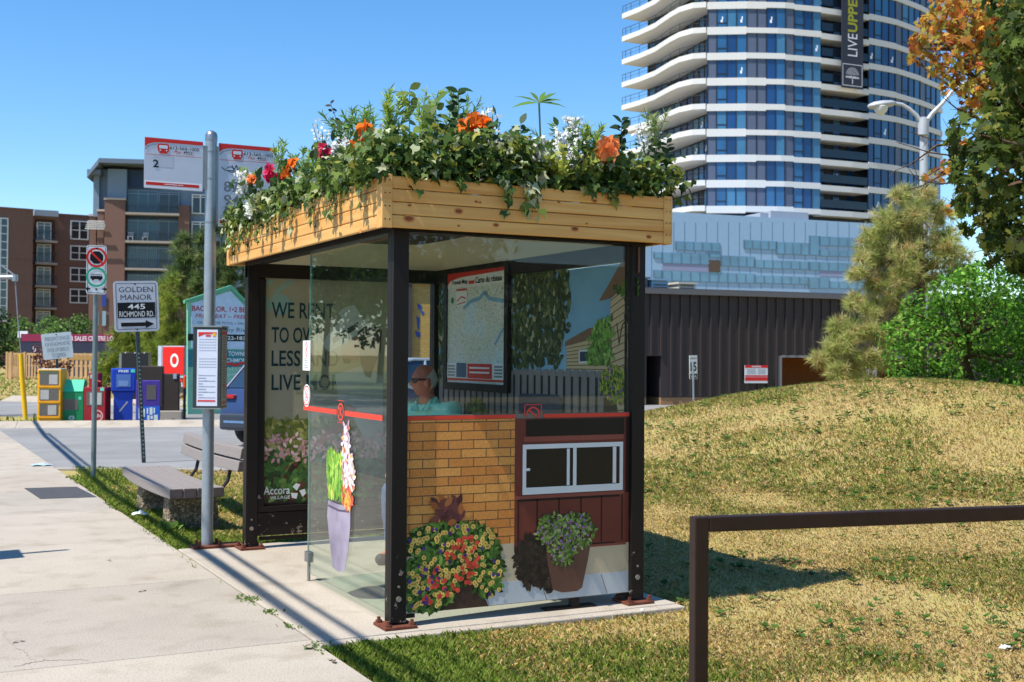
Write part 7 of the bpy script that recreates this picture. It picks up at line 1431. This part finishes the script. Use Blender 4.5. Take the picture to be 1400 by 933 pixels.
for px, py, r_ in ((1220, 305, 24), (1250, 290, 22), (1195, 325, 20), (1180, 350, 16), (1172, 375, 14), (1210, 350, 30), (1250, 335, 34), (1290, 320, 26), (1300, 345, 26), (1230, 380, 26), (1275, 370, 34), (1310, 375, 22), (1200, 392, 16), (1235, 265, 14), (1262, 270, 14), (1225, 415, 22), (1190, 425, 16), (1165, 412, 10), (1175, 450, 22), (1150, 458, 18), (1200, 460, 22), (1140, 480, 16), (1120, 492, 12), (1165, 490, 20), (1190, 500, 22), (1150, 510, 16), (1210, 490, 20), (1180, 520, 14), (1285, 290, 18), (1240, 440, 20)): tf += [(px+RD.uniform(-r_, r_)*.45, py+RD.uniform(-r_, r_)*.45, r_*.62) for _ in range(3)]
bp_ = PD(1262, 560, 25); pine_tree('pine_tree', 'olive green pine with long needles left of the street lamp', (bp_[0], bp_[1], 0), tf, 25, .11, [(.46, .48, .16), (.54, .49, .21), (.32, .36, .10), (.56, .42, .18)], [5, 3, 3, 1], 34, .20, tuple(PD(1258, 280, 25)))
# bright green shrub on the mound
cl = pclump([(1300, 400, 34), (1330, 390, 40), (1375, 395, 46), (1262, 425, 34), (1300, 440, 44), (1350, 440, 54), (1400, 430, 60), (1238, 460, 34), (1275, 475, 44), (1330, 490, 50), (1385, 490, 52), (1232, 495, 26), (1262, 510, 26), (1300, 520, 26), (1420, 500, 60), (1450, 440, 70), (1345, 370, 18), (1318, 376, 14), (1390, 372, 22), (1222, 447, 12), (1245, 428, 12), (1400, 525, 30), (1225, 520, 14)], 19.5, .8)
bs_ = PD(1330, 540, 19.8); tree('shrub', 'large bright green rounded shrub on the crest of the mound', (bs_[0], bs_[1], float(terrain(bs_[0], bs_[1]))), cl, .1, 2500, .075, [(.10, .26, .026), (.155, .34, .036), (.055, .155, .018), (.23, .43, .06)], [4, 4, 3, 2], 'leaf', 'shrub', shell=.25)
# left background greenery
def bush(name, label, lst, dep, opts, wts, n_per, size, shape='diamond', cat='bush', group=None):
    cl = pclump(lst, dep, dep*.012); b = PD(np.mean([q[0] for q in lst]), 520, dep); return tree(name, label, (b[0], b[1], -.05), cl, .09, n_per, size, opts, wts, shape, cat, group, shell=.4)
LG = [(.12, .22, .05), (.18, .30, .07), (.06, .13, .03), (.24, .36, .10)]
bush('round_bush', 'pale green round bush behind the hoarding, nearest the left edge', [(14, 455, 16), (25, 445, 14), (36, 455, 18), (22, 470, 20), (8, 470, 16), (44, 470, 14), (32, 440, 8)], 88, LG, [4, 3, 3, 1], 300, .24, group='round bushes behind the hoarding')
bush('round_bush', 'pale green round bush in the middle of the row behind the hoarding', [(60, 450, 15), (70, 443, 14), (78, 452, 14), (66, 464, 18), (82, 466, 14)], 86, LG, [4, 3, 3, 1], 300, .24, group='round bushes behind the hoarding')
bush('round_bush', 'pale green round bush behind the hoarding beside the no stopping post', [(95, 448, 18), (108, 440, 14), (116, 450, 16), (100, 462, 20), (120, 464, 12), (88, 458, 12)], 85, LG, [4, 3, 3, 1], 300, .24, group='round bushes behind the hoarding')
bush('dark_bush', 'dark green bush cut by the left edge of the view', [(-6, 440, 22), (-2, 465, 22), (2, 490, 18), (-20, 455, 30)], 84, [(.03, .07, .02), (.05, .1, .03), (.02, .04, .015)], [3, 2, 3], 260, .26)
bush('purple_shrub', 'dark red leaved shrub behind the tilted white notice', [(66, 480, 15), (58, 492, 14), (72, 496, 16), (64, 508, 14), (84, 506, 13), (92, 498, 9), (76, 516, 12), (54, 476, 8), (50, 490, 7)], 60, [(.10, .025, .03), (.16, .06, .04), (.05, .015, .02), (.22, .10, .06)], [4, 3, 3, 1], 300, .17)
bush('green_bush', 'small light green bush beyond the right end of the wooden fence', [(138, 492, 10), (128, 486, 8), (118, 488, 6), (142, 505, 8)], 72, LG, [3, 3, 2, 1], 280, .2)
bush('dark_bush', 'dark bush between wooden fence and cedar', [(146, 505, 12), (150, 520, 12), (152, 490, 9)], 66, [(.025, .06, .02), (.045, .09, .02)], [3, 2], 280, .2)
def cone(name, label, pxc, ytop, ybot, half, dep, opts, wts, tilt=0):
    lst = []
    for i in range(34):
        f_ = RD.random()**.8; y = ytop+(ybot-ytop)*f_; lst.append((pxc+tilt*f_+RD.uniform(-1, 1)*half*(.12+.88*f_), y, 4+half*.26*(.4+f_)))
    tf = [(a, b, r_) for a, b, r_ in lst]; b = PD(pxc, ybot+6, dep); pine_tree(name, label, (b[0], b[1], -.05), tf+[(pxc, ytop, 2.5), (pxc, ytop+8, 3.5)], dep, .14, opts, wts, 22, .34*dep/50, tuple(PD(pxc, ytop, dep)))
CE = [(.25, .33, .05), (.34, .38, .07), (.14, .20, .035), (.40, .42, .09)]
cone('cedar_tree', 'yellow green cedar behind the white address sign', 238, 378, 520, 34, 52, CE, [4, 3, 4, 1])
cone('cedar_tree', 'lower yellow green cedar at the left, below the address sign', 178, 440, 520, 40, 56, CE, [4, 3, 4, 1])
cone('cedar_tree', 'narrow yellow green cedar beside the green rental board', 214, 400, 510, 22, 54, CE, [4, 3, 4, 1])
tf = []
for px, py, r_ in ((276, 330, 14), (300, 318, 16), (262, 350, 18), (285, 355, 20), (310, 345, 20), (248, 368, 16), (270, 378, 20), (296, 385, 22), (320, 375, 20), (238, 385, 14), (262, 400, 18), (330, 400, 22), (225, 392, 10), (345, 350, 24), (250, 330, 8), (300, 410, 20), (320, 430, 20)): tf += [(px+RD.uniform(-r_, r_)*.5, py+RD.uniform(-r_, r_)*.5, r_*.6) for _ in range(3)]
bq = PD(300, 520, 62); pine_tree('pine_tree', 'dark green pine behind the bus stop pole and rental board', (bq[0], bq[1], 0), tf, 62, .22, [(.13, .20, .055), (.19, .26, .09), (.07, .11, .04), (.28, .32, .13)], [4, 3, 3, 1], 24, .5, tuple(PD(298, 330, 62)))
# trees across the street, met as reflections in the glass
for i, (x, y, s_, lb) in enumerate(((-14, 40, 1.2, 'leafy street tree across the road, nearest of the row'), (-18, 49, 1.5, 'leafy street tree across the road, second along the row'), (-14, 57, 1.25, 'leafy street tree across the road, third along the row'), (-20, 65, 1.6, 'leafy street tree across the road, fourth along the row'), (-16, 75, 1.4, 'leafy street tree across the road, last of the row'))):
    cl = [((x+RD.uniform(-2.6, 2.6)*s_, y+RD.uniform(-3.2, 3.2)*s_, 4.6*s_+RD.uniform(-2.4, 3.0)*s_), RD.uniform(1.1, 1.8)*s_) for _ in range(18)]
    tree('street_tree', lb, (x, y, -.1), cl, .2, 110, .3, [(.08, .16, .03), (.14, .24, .04), (.04, .09, .02)], [4, 3, 3], 'leaf', group='street trees across the road')
for i, (x, y, s_, lb) in enumerate(((9, -19, 1., 'unseen dark tree behind the viewer, added to darken the front glass reflection'), (15, -21, 1.1, 'second unseen dark tree behind the viewer, added to darken the front glass reflection'))):  # unseen trees added so the front glass mirrors something dark
    cl = [((x+RD.uniform(-2.2, 2.2)*s_, y+RD.uniform(-2.2, 2.2)*s_, 4.4*s_+RD.uniform(-2.4, 2.6)*s_), RD.uniform(1.0, 1.6)*s_) for _ in range(15)]
    tree('reflection_tree', lb, (x, y, -.1), cl, .2, 80, .3, [(.05, .10, .02), (.08, .14, .03), (.03, .06, .015)], [4, 3, 3], 'leaf', group='unseen trees added for dark reflections')

# ================================================================== GRASS, WEEDS, LITTER
def inside(px_, py_, poly):
    c = np.zeros(len(px_), bool)
    for (ax, ay), (bx, by) in zip(poly, poly[1:]+poly[:1]):
        if ay == by: continue
        c ^= ((ay > py_) != (by > py_)) & (px_ < (bx-ax)*(py_-ay)/(by-ay)+ax)
    return c
def lawn_points(n, d0, d1, powr):
    d = d0+(d1-d0)*NR.uniform(0, 1, n)**powr; a = YAW+NR.uniform(-.50, .50, n); x, y = d*np.sin(a), d*np.cos(a); jag = .05*(vn(x, y, 3.5, 21)-.5)
    ok = (x > 2.085+.10*(vn(y, y*0, 2.3, 5)-.62)+(0)); ok &= ~((x > 2.05) & (x < 4.475+jag) & (y > 6.235+jag) & (y < 9.785+jag)); ok &= ~inside(x, y, [tuple(q) for q in drive]) & ~inside(x, y, [tuple(map(float, q)) for q in r2])
    for a_, b_ in (((2.44, 26.88), (6.5, 26.0)),): ok &= ~((y > 25.7) & (y < 27.3) & (x < 9) & (np.abs(y-(26.88-.2167*(x-2.44)+.17)) < .2))
    ok &= ~((y > 16.2) & (x < 2.3+.0*y) & (y < 27)); ok &= ~((y > 27) & (x < 2.35))
    return x[ok], y[ok]
def grass(name, lab, n, d0, d1, powr, h, w_, lift=0.):
    x, y = lawn_points(n, d0, d1, powr); d = np.hypot(x, y); z = terrain(x, y)-.02; n = len(x)
    lush = sstep(.42, .62, vn(x, y, .55, 1)*.6+vn(x, y, 1.7, 2)*.4+.0*x); strip_ = np.exp(-np.maximum(0, x-2.1)/.55)*(x < 4.5)+.75*np.exp(-np.abs(y-9.9)/.35)*(x < 4.6); lush = np.clip(lush*.55+strip_*.9+.35*sstep(18, 30, d)*0+.30*sstep(9, 15, x), 0, 1)
    if name == 'grass_far': lush = np.clip(lush+.15, 0, 1)
    bright = np.where((x > 2.0) & (x < 6) & (y < 6.3) & (y > 3), .72*np.exp(-np.maximum(0, x-2.6)/.8), .55*strip_); lush = np.clip(lush+bright, 0, 1)
    thin = vn(x, y, 1.15, 9); keep = NR.uniform(0, 1, n) < np.clip(.35+1.1*thin+lush*.3, 0, 1); x, y, z, d, lush, bright = x[keep], y[keep], z[keep], d[keep], lush[keep], bright[keep]; n = len(x)
    g = NR.uniform(0, 1, n) < (.18+.82*lush); fine_ = NR.uniform(.72, 1.28, (n, 1))
    dry = np.array([(.62, .43, .165), (.68, .50, .23), (.54, .375, .135), (.72, .57, .33)])[NR.integers(0, 4, n)]; gre = np.array([(.25, .32, .05), (.33, .39, .075), (.43, .42, .13), (.20, .28, .045)])[NR.integers(0, 4, n)]
    gre = gre*(1-.6*bright[:, None])+np.array([.19, .34, .04])*.6*bright[:, None]; C = np.where(g[:, None], gre, dry)*fine_
    hh = h*(.55+.6*lush)*NR.uniform(.5, 1.4, n); az = NR.uniform(0, 2*np.pi, n); lean = NR.uniform(.15, .95, n)*np.where(g, .8, 1.25); dirx, diry = np.cos(az), np.sin(az); ww = w_*NR.uniform(.6, 1.3, n)*(1+d*.06)
    base = np.stack([x, y, z], 1); side_ = np.stack([-diry, dirx, 0*x], 1)*ww[:, None]/2; fw_ = np.stack([dirx, diry, 0*x], 1)
    mid = base+fw_*(hh*lean*.35)[:, None]+np.outer(hh*.62, [0, 0, 1]); tip = base+fw_*(hh*lean*1.0)[:, None]+np.outer(hh*np.clip(1-lean*.25, .2, 1), [0, 0, 1])
    V = np.stack([base-side_, base+side_, mid+side_*.8, tip, mid-side_*.8], 1); k = 5
    me = bpy.data.meshes.new(name); me.vertices.add(n*k); me.vertices.foreach_set('co', V.reshape(-1).astype(np.float32)); me.loops.add(n*k); me.loops.foreach_set('vertex_index', np.arange(n*k, dtype=np.int32)); me.polygons.add(n); me.polygons.foreach_set('loop_start', np.arange(0, n*k, k, dtype=np.int32)); me.update(calc_edges=True)
    at_ = me.color_attributes.new('Col', 'FLOAT_COLOR', 'POINT'); C4 = np.ones((n, k, 4), np.float32); C4[:, :, :3] = C[:, None, :]; at_.data.foreach_set('color', C4.reshape(-1)); me.materials.append(leafmat('grass_blade', .5, .6, .2)); me.validate()
    o = finish('grass', me); tag(o, lab, 'grass', kind='stuff'); return o
grass('grass_near', 'dry tan and green lawn grass around the shelter and rail', 520000, 3.0, 12.6, .9, .040, .0038)
grass('grass_mid', 'dry lawn grass on the rising mound', 420000, 12.4, 30, 1.25, .052, .0046)
grass('grass_far', 'lawn grass beyond the driveway and road', 60000, 28, 100, .7, .11, .02)
def weeds(n, d0, d1, size, lab):
    x, y = lawn_points(n*6, d0, d1, .9); m = vn(x, y, .7, 31)*.4+vn(x, y, 3.1, 33)*.6+NR.normal(0, .07, len(x)); k = (m > .50) & (x > 4.55); x, y = x[k][:n], y[k][:n]; P, N, A, C, Sz = [], [], [], [], []
    for xx, yy in zip(x, y):
        m_ = RD.randint(4, 8); a = NR.uniform(0, 2*np.pi, m_); zz = float(terrain(xx, yy)); col = pick(1, [(.06, .14, .025), (.09, .18, .035), (.14, .20, .05)], [3, 3, 1])[0]; s = size*RD.uniform(.5, 1.3)
        P.append(np.tile([xx, yy, zz+.005], (m_, 1))); ax = np.stack([np.cos(a), np.sin(a), NR.uniform(.4, 1.5, m_)], 1); A.append(ax); N.append(np.stack([-np.cos(a)*.5, -np.sin(a)*.5, np.ones(m_)], 1)); C.append(np.tile(col, (m_, 1))*NR.uniform(.8, 1.2, (m_, 1))); Sz.append(s*NR.uniform(.7, 1.2, m_))
    o = leaves('lawn_weeds', np.vstack(P), np.vstack(N), np.hstack(Sz), np.vstack(C), 'diamond', leafmat('grass_blade', .5, .6, .2), None, np.vstack(A)); return tag(o, lab, 'weeds', kind='stuff')
weeds(520, 4.5, 14, .05, 'broad leaved weeds scattered through the dry lawn'); weeds(1500, 12, 24, .06, 'broad leaved weeds scattered over the mound')
def tuft(label, x, y, n, r, h):
    t_ = NR.normal(0, 1, (n, 2))*np.array([r*.5, r]); P = np.stack([x+t_[:, 0], y+t_[:, 1], np.zeros(n)], 1); a = NR.uniform(0, 6.28, n)
    o = leaves('weed_tuft', P, np.stack([np.cos(a), np.sin(a), .6+0*a], 1), h*NR.uniform(.5, 1.2, n), tint(n, (.14, .24, .05), .3), 'leaf', leafmat('grass_blade', .35, .6, .2), None, np.stack([-np.sin(a)*.7, np.cos(a)*.7, np.full(n, .8)], 1)); return tag(o, label, 'weed', 'weed tufts in the sidewalk joint')
for lb, (px, py), n, r in (('long weed tuft in the joint between sidewalk and pad', (343, 821), 60, .07), ('smaller weed tuft in the joint just nearer than the long one', (369, 837), 34, .04), ('tiny weed tuft in the joint nearest the lawn corner', (398, 858), 24, .05), ('weed tuft where the joint meets the near lawn corner', (440, 886), 40, .07)): g = G(px, py); tuft(lb, g[0], g[1], n, r, .026)
g = G(118, 577); 
for lb, px, py, n, r, h in (('leafy weeds between the green and red newspaper boxes', 117, 577, 170, .22, .30), ('leafy weeds at the foot of the green newspaper box', 93, 580, 120, .35, .16), ('leafy weeds at the foot of the bench\'s near block', 233, 720, 60, .10, .09), ('leafy weeds between red and blue newspaper boxes', 150, 579, 90, .3, .14)):
    g = G(px, py); o = tuft(lb, g[0], g[1], n, r, h); o['group'] = 'weeds at the foot of things'
def scrap(nm, label, px, py, sz, m, n=7, flatness=.35, z=.0):
    g = G(px, py, z); mb = MB(); vs = []
    for i in range(n+1):
        for j in range(n+1): u, v = i/n-.5, j/n-.5; k = 1-.25*abs(math.sin(i*1.7+j)); vs.append((g[0]+u*sz*k, g[1]+v*sz*.7*k, g[2]+.004+flatness*sz*abs(vn(i*.7, j*.7, 1, int(px)))*(.3+.7*(1-4*u*u))))
    mb.add(vs, [(i*(n+1)+j, (i+1)*(n+1)+j, (i+1)*(n+1)+j+1, i*(n+1)+j+1) for i in range(n) for j in range(n)]); o = mb.build(nm, m, None); tag(o, label, 'litter'); sm = o.modifiers.new('thick', 'SOLIDIFY'); sm.thickness = .002; return o
scrap('paper_scrap', 'crumpled white paper on the grass beside the bench', 191, 705, .15, flat('paper_scrap', (214, 224, 226), .6), z=.03)
scrap('plastic_wrapper', 'pale blue wrapper lying on the sidewalk near the driveway', 57, 637, .30, flat('wrapper_blue', (176, 204, 226), .3), flatness=.12)
scrap('clear_cup', 'small clear plastic scrap on the lawn at the right', 1375, 888, .07, flat('clear_scrap', (214, 214, 216), .2), z=.12)
scrap('paper_scrap', 'tiny white scrap on the pad by the right shelter post', 879, 835, .03, flat('paper_scrap', (214, 224, 226), .6))
for lb, px, py, s_ in (('dead leaf lying on the sidewalk near the front', 415, 888, .06), ('dead leaf lying mid sidewalk beside the joint', 196, 809, .045), ('dead leaf farther along the sidewalk', 150, 767, .035), ('dead leaf near the lawn corner of the sidewalk', 455, 905, .05), ('dead leaf on the sidewalk toward the left edge', 25, 878, .04)):
    g = G(px, py); o = leaves('dead_leaf', np.array([[g[0], g[1], .008]]*2), np.array([[.2, .1, 1.], [-.3, .1, 1.]]), s_, np.array([(.14, .11, .08)]*2), 'leaf', leafmat('dry_leaf', .1, .8, .1)); tag(o, lb, 'leaf', 'dead leaves on the sidewalk')
g = Vector(G(650, 787+143, .0)); 
p = PD(1131, 928, 5.45); o = leaves('dandelion', np.array([[p[0], p[1], float(terrain(p[0], p[1]))+.05]]*12), NR.normal(0, .3, (12, 3))+[0, -.4, 1], .018, tint(12, (.85, .6, .02), .1), 'petal', PET); tag(o, 'single yellow dandelion flower in the lawn at the lower edge', 'flower')
# unseen street sign, added to cast a shadow onto the sidewalk
st = thing('shadow_sign', 'unseen street sign at the kerb, added to cast a shadow on the sidewalk', 'sign', (-.1, 9.9, 0)); MB().tube([(-.1, 9.9, 0), (-.1, 9.9, 2.3)], .03, 10).build('pole', galv, st); MB().box(-.11, -.09, 9.70, 10.12, 1.15, 1.75).build('sign_panel', signal, st)
